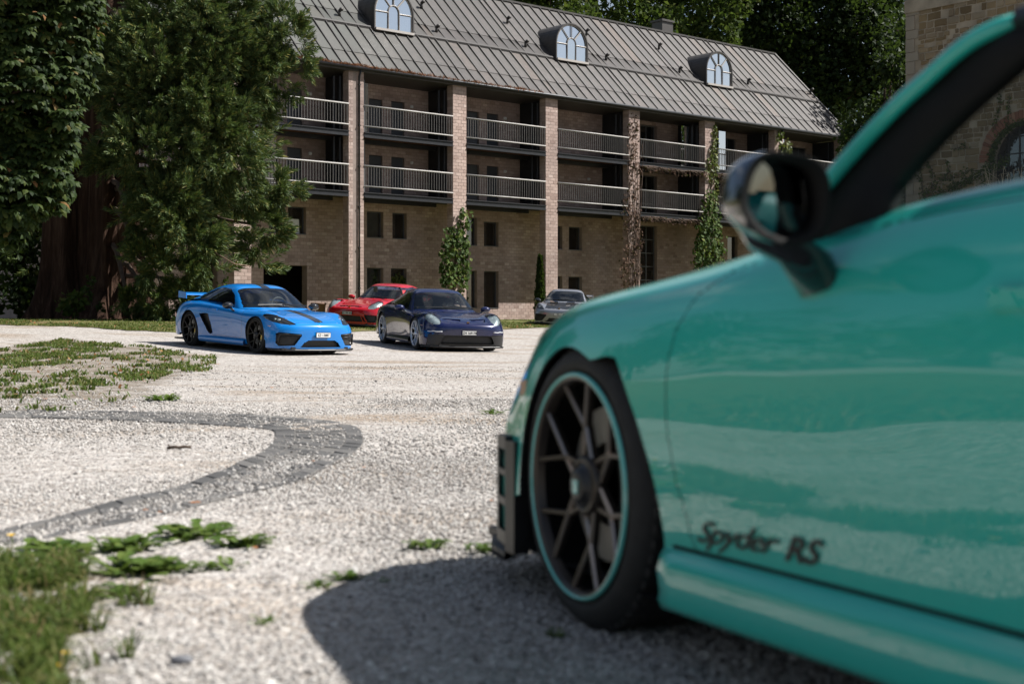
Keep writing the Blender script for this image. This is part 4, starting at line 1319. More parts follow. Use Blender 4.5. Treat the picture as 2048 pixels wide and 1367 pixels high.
G718 = [[(.36,0,.81),(.39,.3,.808),(.52,.58,.806),(.71,.74,.80),(.82,.78,.79)],
        [(.74,0,1.0),(.76,.3,.995),(.85,.555,.98),(.95,.695,.935),(1.02,.775,.82)],
        [(1.14,0,1.22),(1.15,.30,1.215),(1.21,.505,1.19),(1.25,.625,1.095),(1.28,.78,.845)],
        [(1.58,0,1.272),(1.58,.29,1.265),(1.58,.47,1.238),(1.58,.60,1.13),(1.58,.76,.925)],
        [(2.02,0,1.245),(2.02,.29,1.238),(2.02,.455,1.208),(2.02,.585,1.11),(2.02,.765,.935)],
        [(2.46,0,1.14),(2.46,.29,1.134),(2.46,.43,1.11),(2.42,.56,1.045),(2.40,.75,.94)],
        [(2.90,0,1.01),(2.90,.28,1.005),(2.88,.42,.99),(2.80,.55,.965),(2.72,.72,.925)],
        [(3.16,0,.90),(3.15,.28,.90),(3.12,.42,.895),(3.02,.54,.89),(2.92,.68,.885)]]
G911 = [[(.42,0,.812),(.45,.3,.81),(.57,.57,.808),(.75,.72,.80),(.86,.765,.79)],
        [(.76,0,1.012),(.78,.3,1.008),(.87,.54,.99),(.98,.68,.94),(1.05,.765,.825)],
        [(1.11,0,1.222),(1.13,.30,1.217),(1.19,.50,1.19),(1.24,.61,1.105),(1.28,.765,.875)],
        [(1.48,0,1.285),(1.48,.28,1.278),(1.48,.465,1.25),(1.48,.595,1.14),(1.48,.76,.915)],
        [(1.98,0,1.268),(1.98,.28,1.26),(1.98,.455,1.228),(1.98,.585,1.125),(1.98,.765,.925)],
        [(2.50,0,1.165),(2.50,.28,1.158),(2.48,.44,1.125),(2.46,.565,1.05),(2.42,.755,.93)],
        [(3.0,0,1.035),(3.0,.27,1.03),(2.98,.43,1.005),(2.90,.555,.96),(2.80,.72,.91)],
        [(3.38,0,.92),(3.37,.27,.918),(3.33,.42,.905),(3.2,.55,.89),(3.05,.68,.87)]]
SIDE718 = [(.95,.80),(1.04,.93),(1.19,1.06),(1.42,1.16),(1.76,1.188),(2.06,1.15),(2.34,1.06),(2.48,.985),(2.36,.94),(1.6,.85),(1.2,.81)]
SIDE911 = [(.97,.80),(1.06,.94),(1.20,1.07),(1.42,1.17),(1.78,1.196),(2.08,1.155),(2.38,1.06),(2.54,.985),(2.40,.935),(1.6,.85),(1.2,.81)]

def text_obj(name, s, size, mat, parent, fn, shear=0.0, extr=.0, spacing=1.0, bold=0.0):
    """lettering as a mesh; fn(x, y) places each point, x along the line from its centre"""
    cu = bpy.data.curves.new('lettering', 'FONT'); cu.body = s; cu.size = size; cu.shear = shear; cu.align_x = 'CENTER'; cu.space_character = spacing; cu.offset = bold; cu.resolution_u = 3
    t = bpy.data.objects.new('lettering_source', cu); COL.objects.link(t)
    dg = bpy.context.evaluated_depsgraph_get(); me = bpy.data.meshes.new_from_object(t.evaluated_get(dg))
    bpy.data.objects.remove(t); bpy.data.curves.remove(cu)
    me.name = name
    co = np.zeros(len(me.vertices) * 3); me.vertices.foreach_get('co', co); co = co.reshape(-1, 3)
    me.vertices.foreach_set('co', np.asarray(fn(co[:, 0], co[:, 1]), dtype=np.float32).ravel())
    me.materials.clear(); me.update()
    return link(name, me, mat, parent)

def wheel(car, cx, side, yo, Rt, wd, rim, style, m_rim, m_ring=None, m_cal=None, m_disc=None):
    ax = lambda a, b, h: (cx + a, side * (yo - h), Rt + b)
    t = MB(); n = 56
    t.lathe([(rim + .004, .016), (rim + .022, .002), (Rt - .05, .0), (Rt - .022, .012), (Rt - .004, .035), (Rt, .06), (Rt, wd - .06), (Rt - .004, wd - .035), (Rt - .03, wd - .01), (rim, wd)], ax, n)
    w = t.build('wheel', M_RUBBER, car, True)
    tr = MB()                                     # tread blocks
    for k in range(60):
        a = 2 * math.pi * k / 60
        for h0, h1 in ((.035, .085), (wd - .085, wd - .035)):
            a1 = a + .07
            q = []
            for rr, hh in ((Rt - .006, h0), (Rt - .006, h1)): q += [ax(rr * math.cos(a), rr * math.sin(a), hh), ax(rr * math.cos(a1), rr * math.sin(a1), hh)]
            for rr, hh in ((Rt + .004, h0 + .004), (Rt + .004, h1)): q += [ax(rr * math.cos(a + .008), rr * math.sin(a + .008), hh), ax(rr * math.cos(a1 - .008), rr * math.sin(a1 - .008), hh)]
            tr.add(q, [(4, 5, 7, 6), (0, 1, 5, 4), (3, 2, 6, 7), (1, 3, 7, 5), (2, 0, 4, 6)])
    tag(tr.build('tread', M_RUBBER, w), kind='stuff')
    r = MB(); r.lathe([(rim + .006, .014), (rim + .004, .002), (rim - .008, .0), (rim - .013, .012), (rim - .018, .03)], ax, n)
    ri = r.build('rim', m_rim, w, True)
    b = MB(); b.lathe([(0, .17), (rim - .03, .17), (rim - .024, .10), (rim - .018, .028)], ax, 40); b.build('wheel_back', M_DEEP, w)
    if m_ring:
        g = MB(); g.lathe([(rim + .007, .004), (rim + .004, -.003), (rim - .001, -.004), (rim - .004, .004)], ax, 64); g.build('rim_ring', m_ring, w, True)
    def bar(mb, r0, a0, r1, a1, w0, w1, h0, h1, th=.03):
        p, q = np.array([r0 * math.cos(a0), r0 * math.sin(a0)]), np.array([r1 * math.cos(a1), r1 * math.sin(a1)])
        d = (q - p) / np.linalg.norm(q - p); nn = np.array([-d[1], d[0]])
        V = []
        for c, ww, hh in ((p, w0, h0), (q, w1, h1)):
            for s_, hh2, f in ((-1, hh + th, 1.0), (-1, hh + .006, 1.0), (-.55, hh, 1), (.55, hh, 1), (1, hh + .006, 1.0), (1, hh + th, 1.0)):
                e = c + nn * s_ * ww / 2; V.append(ax(e[0], e[1], hh2))
        F = [(i, i + 1, i + 7, i + 6) for i in range(5)] + [(5, 4, 3, 2, 1, 0), (6, 7, 8, 9, 10, 11)]
        mb.add(V, F); mb.M[-7:] = [0, 1, 0, 1, 0, 0, 0]
    rr = rim - .008
    if style == 'cross':       # six Y spokes whose stems cross near the hub
        for k in range(6):
            a = math.pi / 2 + .1 + k * math.pi / 3; m = MB()
            bar(m, .055, a + .55, .142, a, .012, .013, .03, .030, .022); bar(m, .055, a - .55, .142, a, .012, .013, .03, .030, .022)
            bar(m, .138, a, rr, a + .27, .013, .010, .029, .010, .02); bar(m, .138, a, rr, a - .27, .013, .010, .029, .010, .02)
            m.build('spoke', [m_rim, M_RIMB2], ri)
    else:
        ns = 5 if style == 'five' else 7
        for k in range(ns):
            a = math.pi / 2 + k * 2 * math.pi / ns; m = MB(); sp_ = math.pi / ns * .5
            bar(m, .05, a, .13, a, .034, .026, .028, .03)
            bar(m, .125, a, rr, a + sp_, .022, .016, .03, .01); bar(m, .125, a, rr, a - sp_, .022, .016, .03, .01)
            m.build('spoke', [m_rim, m_rim], ri)
    h = MB(); h.lathe([(.062, .05), (.062, .026), (.05, .02), (.042, .018), (.040, .006), (.030, .002), (0, .002)], ax, 24); h.build('hub', M_BLACK if style != 'seven' else m_rim, ri, True)
    if style == 'cross':
        h = MB(); h.lathe([(.070, .04), (.070, .022), (.056, .018), (.052, .03)], ax, 28); h.build('hub_ring', m_rim, ri, True)
        h = MB(); h.prism([(-.012, -.018), (.012, -.018), (.014, .014), (-.014, .014)], lambda a, b, d: ax(a, b, d), -.001, .004); h.build('hub_badge', m_ring, ri)
    d = MB(); d.lathe([(.10, .085), (.185, .085), (.185, .115), (.10, .115)], ax, 32, closed=True); d.build('brake_disc', m_disc or M_DISC, w)
    c = MB(); A = [(r_, a_) for a_ in (-.55, -.28, 0, .28, .55) for r_ in (.115, .205)]
    base = math.pi if style != 'cross' else 0.0
    V = [ax(r_ * math.cos(a_ + base), r_ * math.sin(a_ + base), hh) for hh in (.062, .135) for r_, a_ in A]
    F = []
    for i in range(4): F += [(2*i, 2*i+1, 2*i+3, 2*i+2), (10+2*i, 12+2*i, 13+2*i, 11+2*i), (2*i+1, 11+2*i, 13+2*i, 2*i+3), (2*i, 2*i+2, 12+2*i, 10+2*i)]
    F += [(0, 10, 11, 1), (8, 9, 19, 18)]
    c.add(V, F); c.build('caliper', m_cal or M_BLACK, w)
    return w

def ellipsoid(mb, c, r, n=20, m=10, cut=None):
    V, F = [], []
    for i in range(m + 1):
        th = math.pi * i / m
        for k in range(n):
            ph = 2 * math.pi * k / n
            V.append((c[0] + r[0] * math.cos(ph) * math.sin(th), c[1] + r[1] * math.sin(ph) * math.sin(th), c[2] + r[2] * math.cos(th)))
    for i in range(m):
        for k in range(n): F.append((i*n+k, (i+1)*n+k, (i+1)*n+(k+1) % n, i*n+(k+1) % n))
    return mb.add(V, F)

def seat(car, y, m):
    s = MB()
    s.box((1.28, y - .24, .30), (1.78, y + .24, .50))
    prof = [(1.70, .42), (1.84, .44), (1.98, .80), (2.02, 1.02), (1.98, 1.08), (1.92, 1.06), (1.86, .84)]
    s.prism(prof, lambda a, b, d: (a, d, b), y - .22, y + .22)
    s.build('seat', m, car)

M_CLEAR = glass_mat('windshield_glass', (.004, .005, .005), .97)
M_DEEP = plain('wheel_dark', (.004, .004, .004), .8, spec=.1)
M_DISC = plain('brake_disc', (.24, .235, .23), .4, .7)
M_TRIM = plain('interior_trim', (.008, .008, .008), .7, spec=.2)
M_FABRIC = plain('roof_fabric', (.022, .022, .024), .75, scale=60, bmp=.3)
M_SEAT = plain('seat_fabric', (.02, .02, .022), .8)
M_RED = plain('red_enamel', (.42, .012, .015), .35, coat=.6)
M_YEL = plain('yellow_caliper', (.55, .36, .03), .35, coat=.5)
M_GOLD = plain('gold_badge', (.62, .36, .12), .35, .5, var=.35, scale=60)
M_LENS = glass_mat('lamp_lens', (.03, .033, .04), .93, .01)
M_LAMP = plain('lamp_reflector', (.75, .76, .78), .3, .5, var=.3, scale=35)
M_LAMPW = plain('lamp_white', (.62, .63, .66), .3, var=.2, scale=30)
M_MIRR = plain('mirror_silver', (.20, .22, .235), .02, 1.0, var=.02)
M_AMBER = plain('amber_lens', (.50, .30, .22), .3, coat=.4)
M_MESH = plain('grille_mesh', (.022, .022, .023), .6, var=.5, scale=120, bmp=.4)

def place_car(name, label, wheel_xy, fwd, wb, tw):
    """stand a car on the ground: wheel_xy = point under the right front wheel's outer face"""
    f = Vector((fwd[0], fwd[1], 0)).normalized(); right = Vector((f.y, -f.x, 0))
    o = Vector((wheel_xy[0], wheel_xy[1], 0)) - right * tw
    back = -f
    h = lambda a, b: tz(*(o + back * a + right * b)[:2])
    zf, zr = (h(0, -.8) + h(0, .8)) / 2, (h(wb, -.8) + h(wb, .8)) / 2
    zl, zrt = (h(0, -.8) + h(wb, -.8)) / 2, (h(0, .8) + h(wb, .8)) / 2
    X = (back + Vector((0, 0, (zr - zf) / wb))).normalized(); Y = (right + Vector((0, 0, (zrt - zl) / 1.6))).normalized()
    Z = X.cross(Y).normalized(); Y = Z.cross(X)
    t = thing(name, label, 'car', group=None)
    t.matrix_world = Matrix(((X.x, Y.x, Z.x, o.x), (X.y, Y.y, Z.y, o.y), (X.z, Y.z, Z.z, zf), (0, 0, 0, 1)))
    return t

def plate(car, text, x, z, y=0.0, w=.30, lean=.12, mat=None):
    p = MB(); p.box((x - .012, y - w/2 - .008, z - .048), (x, y + w/2 + .008, z + .048)); pl = p.build('number_plate', M_BLACK, car)
    p = MB(); p.box((x - .016, y - w/2, z - .040), (x - .011, y + w/2, z + .040)); p.build('plate_face', mat or M_WHITE, pl)
    text_obj('plate_lettering', text, .068, M_INK, pl, lambda a, b: np.stack([np.full_like(a, x - .0175), y - a * .92 - .004, z - .024 + b], 1), spacing=1.04, bold=.0022)

def coupe(car, kind, M_P, spec):
    is911 = kind == '911'
    sk = Skin(rows911() if is911 else rows718low(), spec.get('h', .022))
    wb = 2.457 if is911 else 2.484
    ys = 1.022 if is911 else 1.0
    rF, rR = (.353, .372) if not is911 else (.358, .378)
    Rf, Rr = (.338, .343) if not is911 else (.342, .358)
    sk.arch(0, Rf, lambda a: np.full_like(a, rF)); sk.arch(wb, Rr, lambda a: np.full_like(a, rR))
    front = lambda P: P[:, 0] < -.15
    # ---- openings of the nose
    for s in (1, -1):
        sd = lambda P, s=s: (P[:, 0] < -.3) & (P[:, 1] * s > 0)
        if not is911:
            m = sk.region('yz', [(s*.80, .425), (s*.44, .40), (s*.425, .365), (s*.56, .19), (s*.80, .175), (s*.835, .23), (s*.835, .40)], sd)
            ig = sk.emit(m, 'side_intake', M_MESH, car, recess=(.05, 0, 0))
            bl = MB(); pts = [(-.80 + .10, s*.815, .20), (-.735, s*.80, .39), (-.80, s*.68, .395), (-.885, s*.44, .375)]
            bl.tube(pts, .017, 5); bl.tube([(-.735, s*.80, .33), (-.80, s*.68, .345), (-.875, s*.47, .34)], .01, 5); bl.build('intake_blade', M_BLACK, ig, True)
            m = sk.region('yz', [(s*.50, .568), (s*.62, .562), (s*.74, .575), (s*.825, .61), (s*.86, .665), (s*.85, .72), (s*.80, .748), (s*.72, .735), (s*.62, .672), (s*.54, .612)], lambda P, s=s: (P[:, 0] < -.2) & (P[:, 1] * s > 0) & (P[:, 2] > .5))
        elif spec.get('nose') == 'red':
            m = sk.region('yz', [(s*.83, .385), (s*.50, .40), (s*.60, .19), (s*.80, .185)], sd)
            sk.emit(m, 'side_intake', M_MESH, car, recess=(.06, 0, 0))
            m = None
        if is911:
            m = sk.region('yz', [(s*(.69 + .142*math.cos(a)), .668 + .112*math.sin(a) + .012*math.cos(a)) for a in np.linspace(0, 2*math.pi, 24, endpoint=False)], lambda P, s=s: (P[:, 0] < -.22) & (P[:, 1] * s > 0) & (P[:, 2] > .5))
        hc = sk.c[m].mean(0)
        nn = sk.n[m].mean(0); nn /= np.linalg.norm(nn)
        hl = sk.emit(m, 'headlight', M_LENS, car, gap=.003)
        # housing and lamps behind the lens
        V = np.array([v.co for v in hl.data.vertices]); Fh = [list(p.vertices) for p in hl.data.polygons]
        bowl = MB(); bowl.add(V - nn * .02 - np.outer(np.minimum(1, np.linalg.norm(V - hc, axis=1) / .08) * -1 + 1, nn) * .035, Fh)
        bowl.build('lamp_housing', M_BLACK if not is911 else M_LAMP, hl, True)
        t1 = np.cross(nn, [0, 0, 1.0]); t1 /= np.linalg.norm(t1); t2 = np.cross(nn, t1)
        for da, db, rr_ in (((-.03, .0, .040), (.05, -.02, .028)) if not is911 else ((0, .0, .050), (.035, -.045, .022), (-.035, -.045, .022))):
            c = hc - nn * .028 + t1 * da * (s if not is911 else 1) + t2 * db
            lm = MB(); lm.lathe([(rr_, 0), (rr_ * .8, .012), (rr_ * .55, .018), (0, .022)], lambda a, b, h: tuple(c + t1 * a + t2 * b + nn * h), 14); lm.build('lamp', M_LAMPW if is911 else M_LAMP, hl, True)
        if spec.get('nose') in ('dark', '718'):
            yy = np.linspace(.56, .83, 6) * s; zz = .415 if is911 else .455
            if is911:
                V_, F_ = [], []
                Q = sk.P[(np.sign(sk.P[:, 1]) == s) & (sk.P[:, 0] < -.3)]
                pts = []
                for y_ in yy:
                    d = (Q[:, 1] - y_)**2 + (Q[:, 2] - zz)**2; pts.append(tuple(Q[np.argmin(d)] + np.array([-.006, 0, 0])))
                lm = MB(); lm.tube(pts, .009, 5); lm.build('running_light', M_LAMPW, car, True)
    cen = lambda P: (P[:, 0] < -.5)
    if not is911:
        m = sk.region('yz', [(-.30, .285), (.30, .285), (.37, .24), (.455, .155), (-.455, .155), (-.37, .24)], cen)
        sk.emit(m, 'lower_intake', M_MESH, car, recess=(.06, 0, 0))
    elif spec.get('nose') == 'red':
        m = sk.region('yz', [(-.40, .36), (.40, .36), (.46, .20), (-.46, .20)], cen); sk.emit(m, 'lower_intake', M_MESH, car, recess=(.06, 0, 0))
        m = sk.region('yz', [(-.47, .345), (-.42, .345), (-.52, .20), (-.57, .20)], cen); sk.emit(m, 'intake_slot', M_MESH, car, recess=(.05, 0, 0))
        m = sk.region('yz', [(.47, .345), (.42, .345), (.52, .20), (.57, .20)], cen); sk.emit(m, 'intake_slot', M_MESH, car, recess=(.05, 0, 0))
        m = sk.region('xy', [(-.80, -.33), (-.80, .33), (-.735, .37), (-.735, -.37)], lambda P: P[:, 2] > .55); sk.emit(m, 'hood_duct', M_BLACK, car, recess=(.0, 0, -.03))
    else:
        m = sk.region('yz', [(-.50, .325), (.50, .325), (.53, .30), (.58, .19), (.56, .165), (-.56, .165), (-.58, .19), (-.53, .30)], cen)
        sk.emit(m, 'lower_intake', M_MESH, car, recess=(.07, 0, 0))
        m = sk.region('yz', [(-.82, .36), (-.54, .36), (-.50, .345), (.50, .345), (.54, .36), (.82, .36), (.845, .12), (-.845, .12)], lambda P: (P[:, 0] < -.45) & (P[:, 2] < .37))
        sk.emit(m, 'bumper_insert', M_BLACK, car, off=(.012, 0, 0))
        for s in (1, -1):
            m = sk.region('xy', [(-.74, s*.13), (-.74, s*.40), (-.66, s*.43), (-.52, s*.47), (-.60, s*.10)], lambda P, s=s: (P[:, 2] > .55) & (P[:, 1] * s > 0))
            sk.emit(m, 'hood_duct', M_P, car, recess=lambda V: V + np.stack([0*V[:, 0], 0*V[:, 0], -.045 * np.clip((-.50 - V[:, 0]) / .2, 0, 1)], 1))
    # ---- hood, stripe, doors
    M_H = spec.get('hood', M_P)
    hood = [(-.83, 0), (-.815, .30), (-.765, .50), (-.60, .475), (-.2, .50), (.2, .55), (.52, .60), (.48, .3), (.44, 0), (.48, -.3), (.52, -.60), (.2, -.55), (-.2, -.50), (-.60, -.475), (-.765, -.50), (-.815, -.30)]
    if spec.get('stripe'):
        for y0, y1, mt in ((-.088, -.070, M_BLACK), (-.060, .060, M_BLACK), (.070, .088, M_BLACK)):
            m = sk.region('xy', [(-.80, y0), (-.80, y1), (.46, y1), (.46, y0)], lambda P: P[:, 2] > .55, snap=True); sk.emit(m, 'hood_stripe', M_STRIPE, car)
    m = sk.region('xy', hood, lambda P: P[:, 2] > .55); hd = sk.emit(m, 'hood', M_H, car, gap=.005)
    if spec.get('vents'):
        for s in (1, -1):
            v = MB(); v.prism([(-.05, s*.14), (.26, s*.16), (.26, s*.44), (.05, s*.42)], lambda a, b, d: (a, b, d + .80 + (a - .1) * .16), -.02, .028); v.build('hood_vent', M_GLOSSK, hd)
            v = MB(); v.prism([(-.52, s*.20), (-.40, s*.16), (-.30, s*.30), (-.42, s*.36)], lambda a, b, d: (a, b, d + .705 + (a + .4) * .2), -.02, .016); v.build('hood_vent', M_GLOSSK, hd)
    door = [(.56, .26), (.475, .45), (.465, .60), (.49, .72), (.56, .79), (.70, .845), (.87, .87), (1.40, .90), (1.72, .915), (1.78, .70), (1.70, .42), (1.62, .26)]
    for s in (1, -1):
        c_ = lambda P, s=s: P[:, 1] * s > .6
        if not is911:
            m = sk.region('xz', [(2.06, .66), (1.82, .68), (1.72, .655), (1.64, .46), (1.61, .31), (1.70, .27), (1.79, .33), (1.92, .50)], c_)
            sk.emit(m, 'door_intake', M_BLACK, car, recess=(.03, -s * .07, 0))
        m = sk.region('xz', door, c_); dr = sk.emit(m, 'door', M_P, car, gap=.005)
        hx = MB(); yh = float(sk.y_at(1.52, .76, s)[0]); hx.box((1.43, min(yh, yh + s*.012), .745), (1.63, max(yh, yh + s*.012), .775)); hx.build('handle', M_P, dr)
    body = sk.emit(np.ones(len(sk.F), bool), 'body', M_P, car, thick=.05)
    for s in (1, -1):
        for cx, cz, r in ((0, Rf, rF), (wb, Rr, rR)):
            w = MB(); w.lathe([(r + .004, 0), (r + .02, .36), (0, .38)], lambda a, b, h, cx=cx, cz=cz, s=s: (cx + a, s * (.845 * ys - h), max(cz + b, .10)), 32); w.build('wheel_arch', M_BLACK, car, True)
    fl = MB(); fl.box((-.80, -.78, .105), (3.3, .78, .135)); fl.box((-.86, -.62, .10), (-.7, .62, .16)); fl.build('floor_pan', M_BLACK, car)
    ln = Skin(rows911() if is911 else rows718low(), .10); n_ = np.zeros_like(ln.P)
    for j in range(4): np.add.at(n_, ln.F[:, j], ln.n)
    ln.P = ln.P - n_ / (np.linalg.norm(n_, axis=1, keepdims=True) + 1e-9) * .03; ln.c = ln.P[ln.F].mean(1)
    keep = (np.hypot(ln.c[:, 0], ln.c[:, 2] - Rf) > .45) & (np.hypot(ln.c[:, 0] - wb, ln.c[:, 2] - Rr) > .45) & ((ln.c[:, 0] > -.62) | (ln.c[:, 2] > .60)) & ((ln.c[:, 0] > -.2) | (np.abs(ln.c[:, 1]) < .45)) & ~((np.abs(ln.c[:, 1]) > .7) & (ln.c[:, 0] > 1.5) & (ln.c[:, 0] < 2.1))
    ln.emit(keep, 'inner_shell', M_BLACK, car)
    # splitter lip and skirts
    lip = MB(); arc = [(-.93, 0), (-.925, .3), (-.89, .56), (-.82, .72), (-.72, .82), (-.60, .87), (-.46, .885)]
    arc = [(a, -b) for a, b in arc[:0:-1]] + arc
    for (a, b), (c, d) in zip(arc[:-1], arc[1:]):
        P = lambda x, y, k, z: (x * k, y * k * ys, z)
        lip.add([P(a, b, 1.0, .085), P(c, d, 1.0, .085), P(c, d, 1.0, .115), P(a, b, 1.0, .115), P(a, b, .9, .135), P(c, d, .9, .135)], [(0, 1, 2, 3), (3, 2, 5, 4), (1, 0, 4, 5)])
    lip.build('splitter', M_BLACK, car, True)
    for s in (1, -1):
        k = MB(); prof = [(.872, .24), (.893, .22), (.905, .175), (.895, .13), (.84, .115)]
        n0, V, F = 5, [], []
        xs_ = np.linspace(.38, wb - .40, 14)
        for x in xs_:
            for y, z in prof: V.append((x, s * y * ys, z))
        for i in range(len(xs_) - 1):
            for j in range(4): F.append((i*5+j, i*5+j+1, (i+1)*5+j+1, (i+1)*5+j))
        k.add(V, F); k.build('side_skirt', M_P, car, True)
    # ---- glasshouse
    gr = Skin(G911 if is911 else G718, .03, us_extra=(.16, 1.93, 4.6, 6.4), vs_extra=(2.38, 2.62))
    u, v = gr.fu, gr.fv
    ws = (u > .16) & (u < 1.93) & (np.abs(v) < 2.86 - .21 * (u - .16))
    SW = SIDE911 if is911 else SIDE718
    if spec.get('stripe'):
        m = (np.abs(gr.c[:, 1]) < .09) & (u > 1.93) & (u < 4.4); gr.emit(m, 'roof_stripe', M_STRIPE, car)
    gr.emit(ws, 'windshield', M_CARGLASS, car)
    for s in (1, -1):
        m = gr.region('xz', SW, lambda P, s=s: P[:, 1] * s > .35); gr.emit(m, 'side_window', M_TINT, car, off=(0, -s * .004, 0))
    gr.emit((u > 4.6) & (u < 6.4) & (np.abs(v) < 1.5), 'rear_window', M_TINT, car)
    gr.emit(np.ones(len(gr.F), bool), 'roof', M_P, car)
    # cabin seen through the glass
    cb = MB(); cb.box((.62, -.66, .3), (2.6, .66, .34)); cb.box((.72, -.64, .6), (1.02, .64, .885)); cb.box((2.10, -.66, .34), (2.16, .66, .95)); cb.build('cabin', M_SEAT, car)
    for y in (-.35, .35): seat(car, y, M_SEAT)
    sw = MB(); V, F = [], []
    for i in range(24):
        a = 2 * math.pi * i / 24
        for k in range(5):
            b_ = 2 * math.pi * k / 5; rr_ = .175 + .016 * math.cos(b_); V.append((1.16 + .016 * math.sin(b_) + rr_ * math.sin(a) * .35, -.35 + rr_ * math.cos(a), .86 + rr_ * math.sin(a) * .93))
    for i in range(24):
        for k in range(5): F.append((i*5+k, i*5+(k+1) % 5, ((i+1) % 24)*5+(k+1) % 5, ((i+1) % 24)*5+k))
    sw.add(V, F); sw.build('steering_wheel', M_STEELG, car, True)
    if spec.get('cage'):
        cg = MB()
        for s in (1, -1): cg.tube([(2.06, s*.55, .5), (2.06, s*.50, 1.12), (2.06, s*.40, 1.17)], .022, 6)
        cg.tube([(2.06, .52, 1.15), (2.06, -.52, 1.15)], .022, 6); cg.tube([(2.06, .52, .6), (2.06, -.5, 1.12)], .022, 6); cg.build('roll_bar', spec['cage'], car, True)
    # ---- mirrors, badge, wiper, wheels
    for s in (1, -1):
        mm = MB(); ellipsoid(mm, (.87, s * .965 * ys, .855), (.075, .115, .066), 16, 9); mi = mm.build('door_mirror', spec.get('mirror', M_P), car, True)
        mm = MB(); mm.tube([(.87, s*.93, .835), (.84, s*.875, .77), (.83, s*.84, .75)], [.03, .022, .02], 6); mm.build('mirror_arm', M_GLOSSK, mi, True)
        mm = MB(); mm.lathe([(.0, 0), (.06, 0)], lambda a, b, h, s=s: (.946, s*.965*ys + a * 1.4, .855 + b * .9), 16); mm.build('mirror_glass', M_MIRR, mi)
        mw = {'rim': .268, 'Rt': Rf, 'wd': .25}
        wheel(car, 0, s, .885 * ys, Rf, .25, .268, spec['wheel'], spec['rim'], None, spec.get('cal'), None)
        wheel(car, wb, s, .905 * ys, Rr, .30, .276, spec['wheel'], spec['rim'], None, spec.get('cal'), None)
        mk = MB(); ym = float(sk.y_at(-.45, .53, s)[0]); mk.tube([(-.50, ym * .985, .525), (-.40, ym * 1.003, .535)], [.012, .006], 5); mk.build('side_marker', M_AMBER, car)
    zb = {'718': .612, 'dark': .60, 'red': .603}[spec['nose']]
    Q = sk.P[np.abs(sk.P[:, 1]) < .03]; Q = Q[np.argmin(np.abs(Q[:, 2] - zb) + (Q[:, 0] > 0))]
    bd = MB(); bd.prism([(-.028, .03), (.028, .03), (.03, -.005), (.016, -.03), (0, -.04), (-.016, -.03), (-.03, -.005)], lambda a, b, d: (Q[0] - b * .75 - d * .5, a, Q[2] + b * .55 + d), -.002, .009); bd.build('badge', M_GOLD, car)
    wp = MB(); wp.tube([(.50, -.55, .885), (.54, .05, .905), (.60, .10, .92)], .010, 5); wp.tube([(.56, .50, .885), (.50, .0, .90)], .010, 5); wp.build('wiper', M_BLACK, car)
    # tail lamps and wing
    tl = MB(); tl.tube([(3.40 + (.12 if is911 else 0), y, .74) for y in np.linspace(-.62, .62, 9)], .018, 5); tl.build('tail_light', M_RED, car)
    if spec.get('wing'):
        zw, xw, sp_ = spec['wing']
        w = MB(); prof = [(-.14, .0), (-.10, .022), (.02, .028), (.14, .05), (.15, .045), (.02, .008), (-.10, -.004)]
        w.prism(prof, lambda a, b, d: (xw + a, d, zw + b), -sp_, sp_); wg = w.build('rear_wing', M_P, car)
        for s in (1, -1):
            e = MB(); e.prism([(-.16, -.07), (-.15, .05), (.17, .075), (.17, -.06)], lambda a, b, d: (xw + a, d, zw + b), s * sp_, s * (sp_ + .015)); e.build('end_plate', M_BLACK if is911 else M_P, wg)
            e = MB()
            if is911: e.tube([(xw - .28, s*.30, zw - .32), (xw - .24, s*.30, zw - .06), (xw - .06, s*.30, zw + .055), (xw + .02, s*.30, zw + .03)], .018, 5)
            else: e.tube([(xw - .08, s*.34, zw - .25), (xw, s*.34, zw)], .02, 5)
            e.build('wing_strut', M_BLACK, wg)
    return sk

# ---- paints
P_TEAL = paint('mint_paint', (.022, .46, .38))
P_BLUE = paint('bright_blue_paint', (.0005, .185, .58))
P_NAVY = paint('dark_blue_paint', (.002, .006, .048), .25, .1)
P_RED = paint('red_paint', (.40, .004, .012))
P_SILV = paint('silver_paint', (.30, .31, .34), .3, .5)
M_STRIPE = plain('stripe_film', (.018, .020, .028), .25, coat=.6)
M_CARBON = plain('carbon_hood', (.012, .012, .013), .3, coat=.25, scale=60)
M_RIMK = plain('black_rim', (.028, .025, .022), .35, .5)
M_RIMS = plain('silver_rim', (.55, .57, .62), .28, .75)
M_RIMB = plain('bronze_rim', (.062, .053, .046), .35, .7)
M_RIMB2 = plain('bronze_edge', (.50, .42, .36), .3, .85)
M_PLATEG = plain('shaded_plate', (.60, .60, .58), .5)

blue = place_car('blue_coupe', 'bright blue coupe with a black stripe down its hood', (-4.79, 26.0), (.659, -.752), 2.484, .885)
coupe(blue, '718', P_BLUE, dict(nose='718', stripe=True, wheel='five', rim=M_RIMK, mirror=M_GLOSSK, cal=M_YEL, wing=(1.00, 3.14, .70), h=.017))
plate(blue, 'SZ\u00b713887', -.945, .385)
navy = place_car('dark_blue_coupe', 'dark blue coupe with a swan-neck rear wing and silver wheels', (-2.075, 29.5), (.355, -.935), 2.457, .905)
coupe(navy, '911', P_NAVY, dict(nose='dark', wheel='seven', rim=M_RIMS, cal=M_RED, wing=(1.22, 3.30, .86), h=.02, cage=M_RED))
plate(navy, 'ZH 169178', -.945, .40)
red = place_car('red_coupe', 'bright red coupe parked on the grass behind the dark blue coupe', (-5.05, 40.4), (-.42, -.907), 2.457, .905)
coupe(red, '911', P_RED, dict(nose='red', wheel='seven', rim=M_RIMK, cal=M_YEL, h=.028))
plate(red, 'SZ 100 087', -.945, .43, mat=M_PLATEG)
